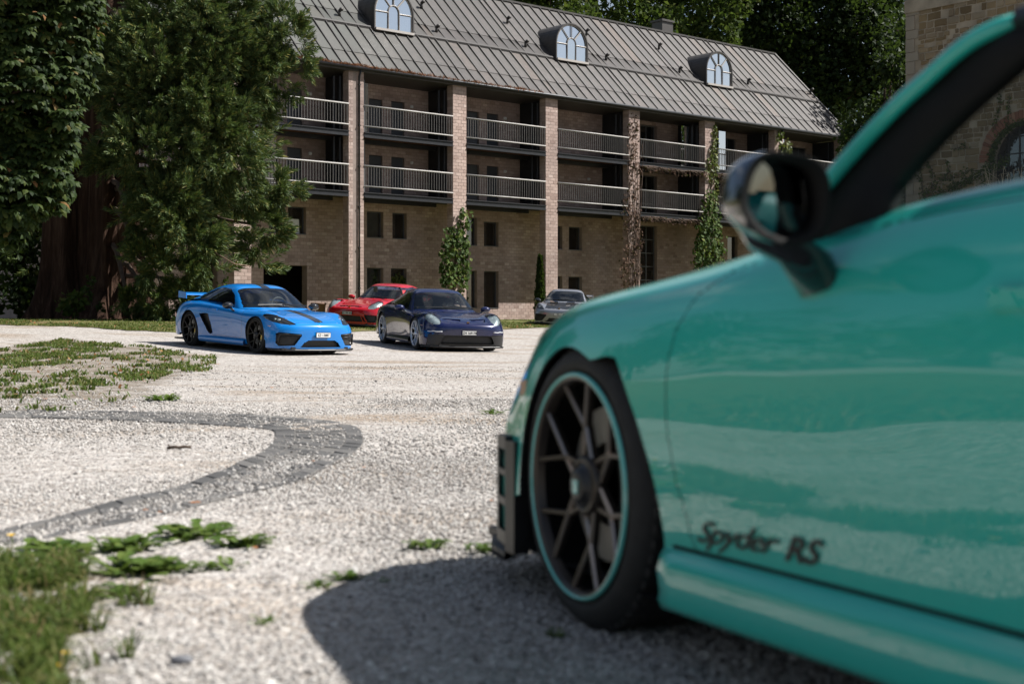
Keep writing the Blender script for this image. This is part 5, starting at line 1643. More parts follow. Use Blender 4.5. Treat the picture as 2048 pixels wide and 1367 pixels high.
silver = place_car('silver_coupe', 'silver coupe with a black carbon hood by the house wall', (.82, 48.3), (-.15, -.989), 2.484, .885)
coupe(silver, '718', P_SILV, dict(nose='718', hood=M_CARBON, vents=True, wheel='five', rim=M_RIMK, mirror=M_GLOSSK, h=.03, wing=(1.02, 3.2, .75)))
plate(silver, 'SZ 1', -.935, .415, mat=M_PLATEG)

# ================================================================ THE NEAR OPEN CAR (seen from its left rear quarter)
PHI = R(22)
def near_car():
    a = Vector((-math.sin(PHI), math.cos(PHI), 0)); right = Vector((math.cos(PHI), math.sin(PHI), 0))
    o = Vector((.152, 3.32, 0)) + right * .885
    car = thing('mint_convertible', 'mint green sports car with a black fabric roof filling the right of the view', 'car', o, PHI - R(90))
    sk = Skin(rows718near(), .012)
    Rf, Rr, wb = .338, .343, 2.484
    # front opening: round in front and on top, with a step behind the tyre
    tab = [(-180, .352), (150, .350), (125, .346), (105, .338), (90, .326), (80, .318), (71.6, .316), (66, .334), (60, .360), (53, .386), (44, .379), (35, .378), (20, .391), (6, .412), (-9, .434), (-40, .43), (-90, .40), (-150, .36)]
    an = np.array(sorted([(x if x >= -180 else x + 360, r) for x, r in tab] + [(180, .352)]))
    sk.arch(0, Rf, lambda t: np.interp(np.degrees(t), an[:, 0], an[:, 1]))
    sk.arch(wb, Rr, lambda t: np.full_like(t, .372))
    door = [(.56, .255), (.50, .40), (.468, .52), (.465, .62), (.49, .72), (.545, .785), (.62, .825), (.74, .855), (.87, .878), (1.25, .905), (1.70, .92), (1.77, .70), (1.72, .42), (1.62, .255)]
    hood = [(-.83, 0), (-.815, .30), (-.765, .50), (-.60, .475), (-.2, .50), (.2, .55), (.52, .60), (.48, .3), (.44, 0), (.48, -.3), (.52, -.60), (.2, -.55), (-.2, -.50), (-.60, -.475), (-.765, -.50), (-.815, -.30)]
    for s in (1, -1):
        c_ = lambda P, s=s: P[:, 1] * s > .6
        hm = sk.region('yz', [(s*.455, .578), (s*.57, .572), (s*.70, .585), (s*.795, .625), (s*.83, .675), (s*.80, .712), (s*.73, .712), (s*.60, .655), (s*.50, .61)], lambda P, s=s: (P[:, 0] < -.28) & (P[:, 1] * s > 0) & (P[:, 2] > .5))
        sk.emit(hm, 'headlight', M_LENS, car, gap=.003)
        sd = lambda P, s=s: (P[:, 0] < -.62) & (P[:, 1] * s > 0)
        m = sk.region('yz', [(s*.80, .425), (s*.44, .40), (s*.425, .365), (s*.56, .19), (s*.80, .175)], sd); sk.emit(m, 'side_intake', M_MESH, car, recess=(.05, 0, 0))
        m = sk.region('xz', [(2.06, .66), (1.82, .68), (1.72, .655), (1.64, .46), (1.61, .31), (1.70, .27), (1.79, .33), (1.92, .50)], c_); sk.emit(m, 'door_intake', M_BLACK, car, recess=(.03, -s * .07, 0))
        m = sk.region('xz', door, c_); dr = sk.emit(m, 'door', P_TEAL, car, gap=.004)
        hx = MB(); yh = float(sk.y_at(1.52, .76, s)[0]); hx.box((1.43, min(yh, yh + s*.012), .745), (1.63, max(yh, yh + s*.012), .775)); hx.build('handle', P_TEAL, dr)
        # script on the lower door
        def put(x, y, s=s):
            X = .79 + (x if s < 0 else -x); Z = .286 + (X - .58) * (.062 if s < 0 else .062) + y
            return np.stack([X, sk.y_at(X, Z, s) + s * .0035, Z], 1)
        # the words are set as two pieces of lettering
        text_obj('door_script', 'Spyder', .094, M_INK, dr, lambda x, y: put(x * 1.16 - .085, y * .66 + .004), shear=.55, spacing=.92, bold=.0012)
        text_obj('door_letters', 'RS', .090, M_INK, dr, lambda x, y: put(x * 1.1 + .142, y * .70 - .002), shear=.45, spacing=.98, bold=.0026)
    m = sk.region('yz', [(-.30, .285), (.30, .285), (.37, .24), (.455, .155), (-.455, .155), (-.37, .24)], lambda P: P[:, 0] < -.5); sk.emit(m, 'lower_intake', M_MESH, car, recess=(.06, 0, 0))
    m = sk.region('xy', hood, lambda P: P[:, 2] > .55); sk.emit(m, 'hood', P_TEAL, car, gap=.004)
    m = sk.region('xy', [(.60, -.66), (.60, .66), (.93, .69), (.93, -.69)], lambda P: P[:, 2] > .8); sk.emit(m, 'cowl', M_BLACK, car, off=(0, 0, -.006))
    m = sk.region('xy', [(.93, -.70), (.93, .70), (1.95, .70), (1.95, -.70)], lambda P: P[:, 2] > .8)
    sk.free &= ~m
    for s in (1, -1):                                   # black inner face of the door tops
        k = MB()
        for x0, x1 in zip(np.linspace(.93, 1.95, 12)[:-1], np.linspace(.93, 1.95, 12)[1:]):
            k.quad((x0, s*.70, .915), (x1, s*.70, .915), (x1, s*.66, .55), (x0, s*.66, .55))
        k.build('door_trim', M_SEAT, car)
    tub = MB(); tub.box((.62, -.66, .24), (2.0, .66, .28)); tub.box((.70, -.68, .5), (.98, .68, .895)); tub.box((1.95, -.70, .28), (2.0, .70, .93)); tub.build('cabin', M_SEAT, car)
    for y in (-.35, .35): seat(car, y, M_SEAT)
    sw = MB(); V, F = [], []
    for i in range(28):
        t = 2 * math.pi * i / 28
        for k in range(6):
            b_ = 2 * math.pi * k / 6; q = .178 + .016 * math.cos(b_); V.append((1.16 + .016 * math.sin(b_) + q * math.sin(t) * .35, -.35 + q * math.cos(t), .84 + q * math.sin(t) * .93))
    for i in range(28):
        for k in range(6): F.append((i*6+k, i*6+(k+1) % 6, ((i+1) % 28)*6+(k+1) % 6, ((i+1) % 28)*6+k))
    sw.add(V, F); sw.build('steering_wheel', M_BLACK, car, True)
    for y in (-.38, .38):
        st = MB(); ellipsoid(st, (2.30, y, .93), (.42, .24, .13), 24, 10); st.build('rear_deck_hump', P_TEAL, car, True)
    body = sk.emit(np.ones(len(sk.F), bool), 'body', P_TEAL, car, thick=.014)
    # dark liner a little inside the skin, so that the shut lines read dark
    ln = Skin(rows718near(), .05); n_ = np.zeros_like(ln.P)
    for j in range(4): np.add.at(n_, ln.F[:, j], ln.n)
    n_ /= np.linalg.norm(n_, axis=1, keepdims=True) + 1e-9
    ln.P = ln.P - n_ * .022; ln.c = ln.P[ln.F].mean(1)
    rr0 = np.hypot(ln.c[:, 0], ln.c[:, 2] - Rf); rr1 = np.hypot(ln.c[:, 0] - wb, ln.c[:, 2] - Rr)
    keep = (rr0 > .46) & (rr1 > .42) & ~((ln.c[:, 0] > .86) & (ln.c[:, 0] < 2.0) & (np.abs(ln.c[:, 1]) < .74) & (ln.c[:, 2] > .8))
    ln.emit(keep, 'inner_shell', M_BLACK, car)
    for s in (1, -1):
        for cx, cz, r in ((0, Rf, .425), (wb, Rr, .38)):
            w = MB(); w.lathe([(r + .004, 0), (r + .02, .34), (0, .36)], lambda p, q, h, cx=cx, cz=cz, s=s: (cx + p, s * (.858 - h), min(max(cz + q, .13), .70)), 40); w.build('wheel_arch', M_BLACK, car, True)
        wheel(car, 0, s, .888, Rf, .25, .262, 'cross', M_RIMB, P_RING, M_BLACK, None)
        wheel(car, wb, s, .905, Rr, .30, .270, 'cross', M_RIMB, P_RING, M_BLACK, None)
        # skirt below the door
        prof = [(.868, .262), (.886, .258), (.904, .246), (.913, .215), (.906, .172), (.909, .152), (.902, .136), (.86, .122), (.70, .12)]
        xs_ = np.linspace(.415, 2.09, 40); V, F = [], []
        for i, x in enumerate(xs_):
            e = min(1, (x - .415) / .05); e = math.sqrt(max(0, 1 - (1 - e)**2))
            for y, z in prof: V.append((x, s * (.86 + (y - .86) * (.25 + .75 * e)), z + (x - .415) * .028))
        L_ = len(prof)
        for i in range(len(xs_) - 1):
            for j in range(L_ - 1): F.append((i*L_+j, i*L_+j+1, (i+1)*L_+j+1, (i+1)*L_+j))
        F.append(tuple(range(L_)))
        k = MB(); k.add(V, F); k.build('side_skirt', P_TEAL, car, True)
        k = MB(); k.tube([(x, s * float(q), .262 + (x - .415) * .028) for x, q in zip(np.linspace(.47, 2.05, 24), sk.y_at(np.linspace(.47, 2.05, 24), .272 + (np.linspace(.47, 2.05, 24) - .415) * .028, s) * s)], .005, 6); k.build('sill_gap_line', M_TRIM, car, True)  # black tube added to draw the dark gap between door and skirt
        # black vertical blade with three openings at the bumper corner
        bl = MB(); yb_ = {round(x, 3): float(sk.y_at(x, .29, s)[0]) * s for x in (-.575, -.545, -.45, -.385)}
        A = lambda x, z, d, s=s, yb_=yb_: (x, s * (min(yb_[round(x, 3)], .874) + d), z)
        def frame(x0, x1, z0, z1): bl.prism([(x0, z0), (x1, z0), (x1, z1), (x0, z1)], lambda p, q, d: A(p, q, d), -.03, .014)
        frame(-.575, -.545, .13, .415); frame(-.45, -.385, .115, .41); frame(-.545, -.45, .385, .42); frame(-.545, -.45, .13, .165); frame(-.545, -.45, .235, .255); frame(-.545, -.45, .315, .33)
        bl.build('bumper_blade', M_BLACK, car)
        ymk = float(sk.y_at(-.375, .555, s)[0]) * s; mk = MB(); mk.prism([(-.40, .53), (-.355, .54), (-.355, .575), (-.395, .57)], lambda p, q, d, s=s: (p, s * (ymk + d), q), -.015, .005); mk.build('side_marker', M_AMBER, car)
    fl = MB(); fl.box((-.80, -.80, .105), (3.3, .80, .13)); fl.build('floor_pan', M_BLACK, car)
    lip = MB(); arc = [(-.93, 0), (-.925, .3), (-.89, .56), (-.82, .72), (-.72, .82), (-.60, .87), (-.46, .885)]; arc = [(p, -q) for p, q in arc[:0:-1]] + arc
    for (p, q), (c, d) in zip(arc[:-1], arc[1:]):
        lip.add([(p, q, .085), (c, d, .085), (c, d, .115), (p, q, .115), (p * .9, q * .9, .135), (c * .9, d * .9, .135)], [(0, 1, 2, 3), (3, 2, 5, 4), (1, 0, 4, 5)])
    lip.build('splitter', M_BLACK, car, True)
    # windshield frame and glass
    PL = [(.78, .812, .865), (.855, .80, .948), (.927, .765, 1.03), (1.007, .735, 1.10), (1.06, .71, 1.143), (1.115, .69, 1.182), (1.155, .665, 1.207), (1.195, .615, 1.226), (1.23, .48, 1.240), (1.25, .25, 1.246), (1.26, 0, 1.248)]
    PL = [(x, -y, z) for x, y, z in PL] + [(x, y, z) for x, y, z in PL[-2::-1]]
    CR = crspline(PL, 6)
    f = MB(); f.tube(CR, .015, 10); wf = f.build('windshield_frame', P_TEAL, car, True)
    tr = MB(); V, F = [], []
    for i, p in enumerate(CR):
        k = min(1, max(0, (p[2] - .87) / .12)); e = .25 * (1 - k) + .125 * k; sg = np.sign(p[1]) if abs(p[1]) > .3 else p[1] / .3
        top = max(0, (p[2] - 1.20) / .06)
        for dx, dy, dz in ((.004, -.012, .014 * 0 - .004), (e * .5, -.022, -.002 + .016 * top), (e, -.035, -.012 + .012 * top), (e + .004, -.06, -.03), (e * .5, -.06, -.03), (0, -.035, -.012)): V.append((p[0] + dx, p[1] + dy * sg, p[2] + dz))
    for i in range(len(CR) - 1):
        for j in range(6): F.append((i*6+j, i*6+(j+1) % 6, (i+1)*6+(j+1) % 6, (i+1)*6+j))
    tr.add(V, F); tr.build('frame_trim', M_TRIM, wf, True)
    gl = MB(); V, F = [], []
    base = crspline([(.80, -.78, .87), (.68, -.58, .875), (.56, -.3, .88), (.50, 0, .882), (.56, .3, .88), (.68, .58, .875), (.80, .78, .87)], 8)
    tt = np.linspace(0, 1, len(base)); ct = np.linspace(0, 1, len(CR))
    top = np.stack([np.interp(np.linspace(.0, 1, len(base)), np.linspace(0, 1, len(CR)), CR[:, k]) for k in range(3)], 1)
    for i in range(len(base)):
        for k in range(7):
            q = k / 6; V.append(tuple(base[i] * (1 - q) + top[i] * q + np.array([-.02 * math.sin(math.pi * q), 0, .02 * math.sin(math.pi * q)])))
    for i in range(len(base) - 1):
        for k in range(6): F.append((i*7+k, i*7+k+1, (i+1)*7+k+1, (i+1)*7+k))
    gl.add(V, F); gl.build('windshield', M_CLEAR, car, True)
    # black fabric roof behind the header
    V, F = [], []
    RX = [(1.255, 1.250, .60, 1.222), (1.45, 1.268, .60, 1.225), (1.75, 1.262, .60, 1.205), (2.0, 1.215, .59, 1.15), (2.2, 1.12, .58, 1.07), (2.42, .99, .56, .965)]
    for x, zc_, ye, ze in RX:
        for q in np.linspace(-1, 1, 17):
            V.append((x + .045 * (q * q - 0) * (-1 if x < 1.3 else 0), ye * q * 1.02, zc_ + (ze - zc_) * abs(q)**2.6))
    for i in range(len(RX) - 1):
        for j in range(16): F.append((i*17+j, i*17+j+1, (i+1)*17+j+1, (i+1)*17+j))
    n0 = len(V); V += [(x, y, z - .03) for x, y, z in V]; F += [tuple(v + n0 for v in f[::-1]) for f in F]
    for i in range(len(RX) - 1):
        for j in (0, 16): F.append((i*17+j, (i+1)*17+j, n0+(i+1)*17+j, n0+i*17+j))
    rf = MB(); rf.add(V, F); fr_ = rf.build('fabric_roof', M_FABRIC, car, True)
    for s in (1, -1):
        rl = MB(); rl.tube([(1.20, s*.625, 1.222), (1.45, s*.618, 1.222), (1.75, s*.615, 1.200), (2.0, s*.605, 1.145), (2.2, s*.60, 1.06), (2.38, s*.60, .97)], .026, 8); rl.build('roof_seal', M_BLACK, fr_, True)
    # door mirrors
    for s in (1, -1):
        cx, cy, cz = .985, s * .985, .945
        V, F = [], []; nA, nB = 28, 12
        for i in range(nB + 1):
            q = i / nB                                     # 0 nose of the shell, 1 its open rim
            r = math.sqrt(max(0, 1 - (1 - q)**2.1))
            for k in range(nA):
                w = 2 * math.pi * k / nA
                yy, zz = math.cos(w), math.sin(w)
                yy = np.sign(yy) * abs(yy)**.62; zz = np.sign(zz) * abs(zz)**.72; ot = s * yy
                if zz < 0: zz *= 1.12 - .62 * max(0, ot)**1.3
                hy, hz = .088 * (1 - .10 * zz * (s * yy > -2)), .073 * (1.0 + .08 * yy * s)
                V.append((cx - .085 + .15 * q + .012 * zz * q, cy + hy * yy * r, cz + hz * zz * r - .012 * q))
        for i in range(nB):
            for k in range(nA): F.append((i*nA+k, i*nA+(k+1) % nA, (i+1)*nA+(k+1) % nA, (i+1)*nA+k))
        # turned-in rim
        mb = MB(); mb.add(V, F); mi = mb.build('door_mirror', M_GLOSSK, car, True)
        ring = V[nB*nA:(nB+1)*nA]; cc = np.mean(ring, axis=0); V = list(ring); F = []; n0 = nA
        V += [tuple(cc + (np.array(p) - cc) * .84 + np.array([.002, 0, 0])) for p in ring]; V += [tuple(cc + (np.array(p) - cc) * .80 + np.array([-.03, 0, 0])) for p in ring]
        for k in range(nA): F.append((k, (k+1) % nA, n0+(k+1) % nA, n0+k)); F.append((n0+k, n0+(k+1) % nA, n0+nA+(k+1) % nA, n0+nA+k))
        mb = MB(); mb.add(V, F); mb.build('mirror_bezel', M_TRIM, mi, True)
        tl_ = lambda p: (np.array(p) - cc) * .81
        g = MB(); g.add([tuple(cc + tl_(p) + np.array([-.028 + s * .33 * tl_(p)[1] * -1 * -1 - .10 * tl_(p)[2], 0, 0])) for p in ring], [tuple(range(nA))]); g.build('mirror_glass', M_MIRR, mi)
        ar = MB(); V, F = [], []
        P0 = [(.90, s*.815, .815), (1.03, s*.815, .835)]
        st = [(cx - .02, cy - s*.012, cz - .03, .062, .066), (cx - .02, cy - s*.040, cz - .085, .056, .048), (.962, s*.890, .835, .056, .042), (.955, s*.850, .775, .05, .03)]
        for x, y, z, rx, ry in st:
            for k in range(10):
                w = 2 * math.pi * k / 10; V.append((x + rx * math.cos(w), y + ry * math.sin(w), z + .01 * math.cos(w)))
        for i in range(3):
            for k in range(10): F.append((i*10+k, i*10+(k+1) % 10, (i+1)*10+(k+1) % 10, (i+1)*10+k))
        F.append(tuple(range(30, 40))); ar.add(V, F); ar.build('mirror_arm', M_GLOSSK, mi, True)
    return car
P_RING = paint('ring_paint', (.10, .48, .44))
mint = near_car()
# ================================================================ TREES AND CLIMBERS
def rot_to(dirs, roll):
    """rotation matrices whose local z is dirs (n,3), turned by roll"""
    d = dirs / (np.linalg.norm(dirs, axis=1, keepdims=True) + 1e-9)
    ref = np.where(np.abs(d[:, 2:3]) < .9, np.array([[0, 0, 1.0]]), np.array([[1.0, 0, 0]]))
    a = np.cross(ref, d); a /= np.linalg.norm(a, axis=1, keepdims=True) + 1e-9
    b = np.cross(d, a)
    c, s = np.cos(roll)[:, None], np.sin(roll)[:, None]
    return np.stack([a * c + b * s, -a * s + b * c, d], 2)
def stamp(protoV, protoF, pos, rot, scale):
    """copies of one little shape, merged: pos (n,3), rot (n,3,3), scale (n,)"""
    n, k = len(pos), len(protoV)
    V = np.einsum('nij,kj->nki', rot, protoV) * scale[:, None, None] + pos[:, None, :]
    F = protoF[None] + (np.arange(n) * k)[:, None, None]
    return V.reshape(-1, 3), F.reshape(-1, protoF.shape[1])
def merge(parts):
    V, F, n = [], [], 0
    for v, f in parts: V.append(v); F.append(f + n); n += len(v)
    return np.concatenate(V), np.concatenate(F)
def unit(n):
    v = RNG.normal(0, 1, (n, 3)); return v / np.linalg.norm(v, axis=1, keepdims=True)

# ---- giant sequoia: a heavy red trunk, drooping feathery boughs
M_SEQ = leafy('sequoia_needles', [(0, (.030, .056, .020)), (.4, (.066, .104, .034)), (.8, (.100, .138, .042)), (.93, (.16, .17, .046)), (1, (.24, .20, .055))], .18, .6, .25)
def redbark():
    m, n, l, b = new_mat('red_bark')
    g = n.new('ShaderNodeTexCoord')
    t = noise(n, l, 3.2, 8, .65, vec=g.outputs['Object'], sc=(1.6, 1.6, .16))
    r = ramp(n, [(.3, (.016, .010, .007)), (.5, (.048, .027, .019)), (.7, (.105, .066, .046))]); l.new(t.outputs['Fac'], r.inputs['Fac'])  # bark darkened all over, the crown's shade put into its colour
    l.new(r.outputs['Color'], b.inputs['Base Color']); b.inputs['Roughness'].default_value = .95; b.inputs['Specular IOR Level'].default_value = .1
    bump(n, l, b, t.outputs['Fac'], 1.0, .12)
    return m
M_REDBARK = redbark()
SQ = Vector((-12.9, 42.0, 0)); SQ.z = tz(SQ.x, SQ.y)
sequoia = thing('sequoia_tree', 'giant sequoia with a massive red trunk and drooping boughs in front of the house', 'tree', SQ)
def flute_trunk(cx, cy, r0, r1, H, seed, flare=.9):
    n, m = 64, 60; V = []
    for i in range(m + 1):
        z = H * (i / m)**1.15; q = z / H
        r = r0 * (1 - q) + r1 * q + flare * math.exp(-z / .8)
        for k in range(n):
            w = 2 * math.pi * k / n
            d = .10 * math.sin(5 * w + seed + z * .10) + .06 * math.sin(11 * w + 2 * seed - z * .17) + .035 * math.sin(23 * w + seed * 3 + z * .3) + .03 * math.sin(37 * w + z * .8 + seed)
            rr_ = r * (1 + d * (1 + .8 * math.exp(-z / .7)))
            V.append((cx + rr_ * math.cos(w), cy + rr_ * math.sin(w), z - .25))
    i = np.arange((m + 1) * n).reshape(m + 1, n)
    F = np.stack([i[:-1].ravel(), np.roll(i[:-1], -1, 1).ravel(), np.roll(i[1:], -1, 1).ravel(), i[1:].ravel()], 1)
    return np.array(V), F
V1, F1 = flute_trunk(-.55, 0, .60, .45, 15, 1.0, .75); V2, F2 = flute_trunk(.75, .3, .95, .55, 17, 2.7, .85)
V, F = merge([(V1, F1), (V2, F2)])
obj('trunk', V, F, M_REDBARK, sequoia, True)
# a foxtail of needle sprays, local z along the twig
def foxtail(nspray, L, seed):
    r = np.random.default_rng(seed); V, F = [], []
    for k in range(nspray):
        q = (k + .5) / nspray; az = k * 2.4 + r.uniform(-.3, .3); th = (1.05 - .75 * q) * r.uniform(.7, 1.2)
        d = np.array([math.sin(th) * math.cos(az), math.sin(th) * math.sin(az), math.cos(th)])
        s = np.cross(d, r.normal(0, 1, 3)); s /= np.linalg.norm(s)
        b = np.array([0, 0, L * .70 * q]); ln = L * r.uniform(.22, .40); w = .030 * r.uniform(.7, 1.3)
        n = len(V); droop = np.array([0, 0, .02])
        V += [b, b + d * ln * .55 + s * w, b + d * ln * .55 - s * w, b + d * ln + droop]
        F += [[n, n+1, n+2], [n+2, n+1, n+3]]
    return np.array(V), np.array(F)
FOX = [foxtail(36, 1.0, s) for s in range(5)]
LOBES = [(470,30,95,0),(555,110,62,0),(540,185,55,.5),(345,50,115,-.8),(255,60,85,-1),(430,150,105,-.5),(320,175,110,-1.2),(235,200,75,-.8),(415,275,100,-1),(300,300,95,-1.6),(485,235,62,0),(385,375,92,-1.2),(455,330,72,-.6),(547,388,38,.2),(522,452,36,.2),(462,415,58,-.4),(312,425,70,-1.6),(362,478,82,-1.4),(292,520,46,-1.8),(352,558,60,-1.4),(318,598,42,-1.6),(268,430,34,-1.6),(228,320,46,-1.2),(515,500,22,.2),(505,150,70,-.2),(395,215,80,-1.2),(262,600,20,-1.6),(380,600,30,-1.2),(200,120,70,-.6),(430,70,90,-.6),(575,60,45,0),(562,372,30,.2),(345,415,60,-2)]
P_, D_, S_ = [], [], []
for px, py, rp, dd in LOBES:
    D = 40.5 + dd * 1.0
    c = np.array(at(px, py, D)); r = rp * D / F_PX
    n = int(250 * r * r) + 20
    # each bough end is a cluster of smaller plumes with gaps between
    ns = max(4, int(n / 16)); cu = unit(ns); cr_ = r * RNG.uniform(.5, 1.08, ns)
    w_ = RNG.integers(0, ns, n); u = cu[w_] + RNG.normal(0, .16, (n, 3)); u /= np.linalg.norm(u, axis=1, keepdims=True); rad = cr_[w_] * RNG.uniform(.8, 1.08, n)
    p = c + u * rad[:, None] * np.array([1, .8, 1]) + np.stack([0 * rad, 0 * rad, -.10 * r * RNG.random(n)], 1)
    out = u + np.array([0, 0, -.15]); out[:, 2] += RNG.uniform(-.5, .55, n)
    P_.append(p); D_.append(out + RNG.normal(0, .25, (n, 3))); S_.append(RNG.uniform(.36, .62, n))
# boughs on the far sides, so that the tree is whole
n = 2600
az = RNG.uniform(0, 2 * np.pi, n); zz = RNG.uniform(1.5, 17, n); rad = (6.2 - .16 * zz) * RNG.uniform(.6, 1.0, n)
p = np.stack([SQ.x + .6 + rad * np.cos(az) * .95, SQ.y + 1 + rad * np.sin(az), SQ.z + zz], 1)
k = (p[:, 1] > 41.5) | (p[:, 0] < -18.2) | (p[:, 2] > 11.5)
k &= ~((p[:, 1] < 50) & (p[:, 0] / p[:, 1] * F_PX + 1024 > 560))
p = p[k]; P_.append(p); D_.append(np.stack([np.cos(az[k]), np.sin(az[k]), RNG.uniform(-.4, .5, k.sum())], 1)); S_.append(RNG.uniform(.5, .85, k.sum()))
P_, D_, S_ = np.concatenate(P_), np.concatenate(D_), np.concatenate(S_)
low = P_[:, 2] > ter(P_[:, 0], P_[:, 1]) + .15
P_, D_, S_ = P_[low], D_[low], S_[low]
R_ = rot_to(D_, RNG.uniform(0, 6.28, len(P_)))
parts = []
for q in range(5):
    m = np.arange(len(P_)) % 5 == q
    parts.append(stamp(FOX[q][0], FOX[q][1], P_[m], R_[m], S_[m]))
V, F = merge(parts)
obj('crown', V, F, M_SEQ, sequoia).location = -SQ
print('sequoia tufts', len(P_), 'tris', len(F))
mb = MB(); m2 = MB()
def limb(mb, pts, r0, r1, n=6):
    pts = [Vector(p) for p in pts]; mb.tube([p - SQ for p in pts], list(np.linspace(r0, r1, len(pts))), n)
for px, py, rp, dd in LOBES[:30]:
    D = 40.5 + dd; e = at(px, py, D); s = Vector((SQ.x + .7, SQ.y + .3, min(e.z + random.uniform(.6, 2.2), 15)))
    limb(mb, [s, s * .6 + e * .4 + Vector((0, 0, .25)), s * .25 + e * .75 + Vector((0, 0, -.1)), e], .10, .03)
for a, b, c in (((366, 250), (378, 268), (404, 288)), ((430, 505), (470, 528), (500, 532)), ((240, 225), (205, 265), (190, 300)), ((300, 400), (330, 440), (345, 500))):
    limb(m2, [at(*a, 38.9), at(*b, 38.8), at(*c, 39.0)], .020, .009, 5)
mb.build('bough', M_BARK, sequoia, True); m2.build('bare_branch', M_TWIG, sequoia, True)

# ---- palmate leaves
def palmate(n=6, spread=2.3, L=1.0, seed=0):
    r = np.random.default_rng(seed); V, F = [], []
    for k in range(n):
        a = (k - (n - 1) / 2) / (n - 1) * spread * 1.15; ln = L * (1 - .22 * abs(k - (n - 1) / 2) / n * 2) * r.uniform(.85, 1.1); w = ln * .20
        d = np.array([math.sin(a), math.cos(a)]); s = np.array([d[1], -d[0]])
        z1, z2, z3 = .02, -.05 * ln, -.30 * ln * r.uniform(.6, 1.4)
        i = len(V)
        for q, ww, z in ((.06, .2, 0), (.55, .95, z1), (.78, 1.0, z2), (1.0, 0, z3)):
            c = d * ln * q
            if ww == 0: V.append((c[0], c[1], z))
            else: V += [(c[0] - s[0]*w*ww, c[1] - s[1]*w*ww, z - .03), (c[0], c[1], z + .02), (c[0] + s[0]*w*ww, c[1] + s[1]*w*ww, z - .03)]
        for b in (0, 3): F += [[i+b, i+b+1, i+b+4], [i+b, i+b+4, i+b+3], [i+b+1, i+b+2, i+b+5], [i+b+1, i+b+5, i+b+4]]
        F += [[i+6, i+7, i+9], [i+7, i+8, i+9]]
    V = np.array(V); return V[:, [1, 0, 2]], np.array(F)
M_CHEST = leafy('chestnut_leaf', [(0, (.008, .018, .005)), (.4, (.020, .038, .009)), (.75, (.036, .058, .013)), (.97, (.062, .080, .018)), (1, (.18, .09, .035))], .22, .6, .15)
def chestnut(name, label, base, lobes, leaf, dens, inner, facing, group=None):
    t = thing(name, label, 'tree', base, group=group)
    P, Dn, S = [], [], []
    for c, r in lobes:
        n = int(dens * r * r); u = unit(n)
        p = np.array(c) + u * (r * RNG.uniform(.5, 1.06, n)**.5)[:, None]
        P.append(p); Dn.append(u + np.array(facing)); S.append(RNG.uniform(.7, 1.25, n) * leaf)
    P, Dn, S = np.concatenate(P), np.concatenate(Dn), np.concatenate(S)
    # leaves hang: local x points outwards and down, local z up and out
    out = Dn / np.linalg.norm(Dn, axis=1, keepdims=True)
    x = out * np.array([1, 1, .3]) + np.array([0, 0, -.55]) + RNG.normal(0, .35, P.shape); x /= np.linalg.norm(x, axis=1, keepdims=True)
    z = out * .6 + np.array([0, 0, .8]) + RNG.normal(0, .25, P.shape); z -= x * (x * z).sum(1, keepdims=True); z /= np.linalg.norm(z, axis=1, keepdims=True)
    y = np.cross(z, x); Rm = np.stack([x, y, z], 2)
    parts = []
    for q in range(4):
        m = np.arange(len(P)) % 4 == q; pv, pf = palmate(5 + q % 3, 2.3, 1.0, q); parts.append(stamp(pv, pf, P[m], Rm[m], S[m]))
    V, F = merge(parts)
    obj('crown', V - np.array(base), F, M_CHEST, t)
    m = MB(); b = Vector((0, 0, -.2))
    m.tube([b, b + Vector((.1, 0, 2.5)), b + Vector((-.1, .1, 6)), b + Vector((0, 0, 10))], [.42, .34, .26, .12], 10)
    m.build('trunk', M_BARK, t, True)
    m = MB()
    for c, r in lobes:
        e = Vector(c) - Vector(base); s = Vector((0, 0, max(2.5, e.z * .6))); m.tube([s, s.lerp(e, .5) + Vector((0, 0, .3)), e], [.12, .07, .03], 5)
    m.build('limb', M_BARK, t, True)
    print(name, len(P), len(F)); return t
CHD = 31.0
ch_l = [(20,40,110),(110,60,75),(150,20,50),(40,180,100),(110,150,62),(60,290,85),(130,235,32),(95,300,48),(20,380,75),(70,385,45),(5,440,45),(160,120,26),(-60,120,120),(-60,300,110),(-70,-40,130),(60,-60,110),(-30,420,60),(120,370,24),(100,345,40),(150,90,40),(172,70,24),(178,30,26),(160,165,22),(140,255,20),(110,395,22),(60,425,24),(25,460,26),(165,0,34)]
ch_lobes = [(tuple(at(px, py, CHD + random.uniform(-.8, .5))), r * CHD / F_PX) for px, py, r in ch_l]
chestnut('chestnut_tree', 'broad-leaved chestnut tree hanging into view at the left edge before the sequoia', (-15.0, 32.5, tz(-15, 32.5)), ch_lobes, .27, 330, None, (.5, -.6, .1))

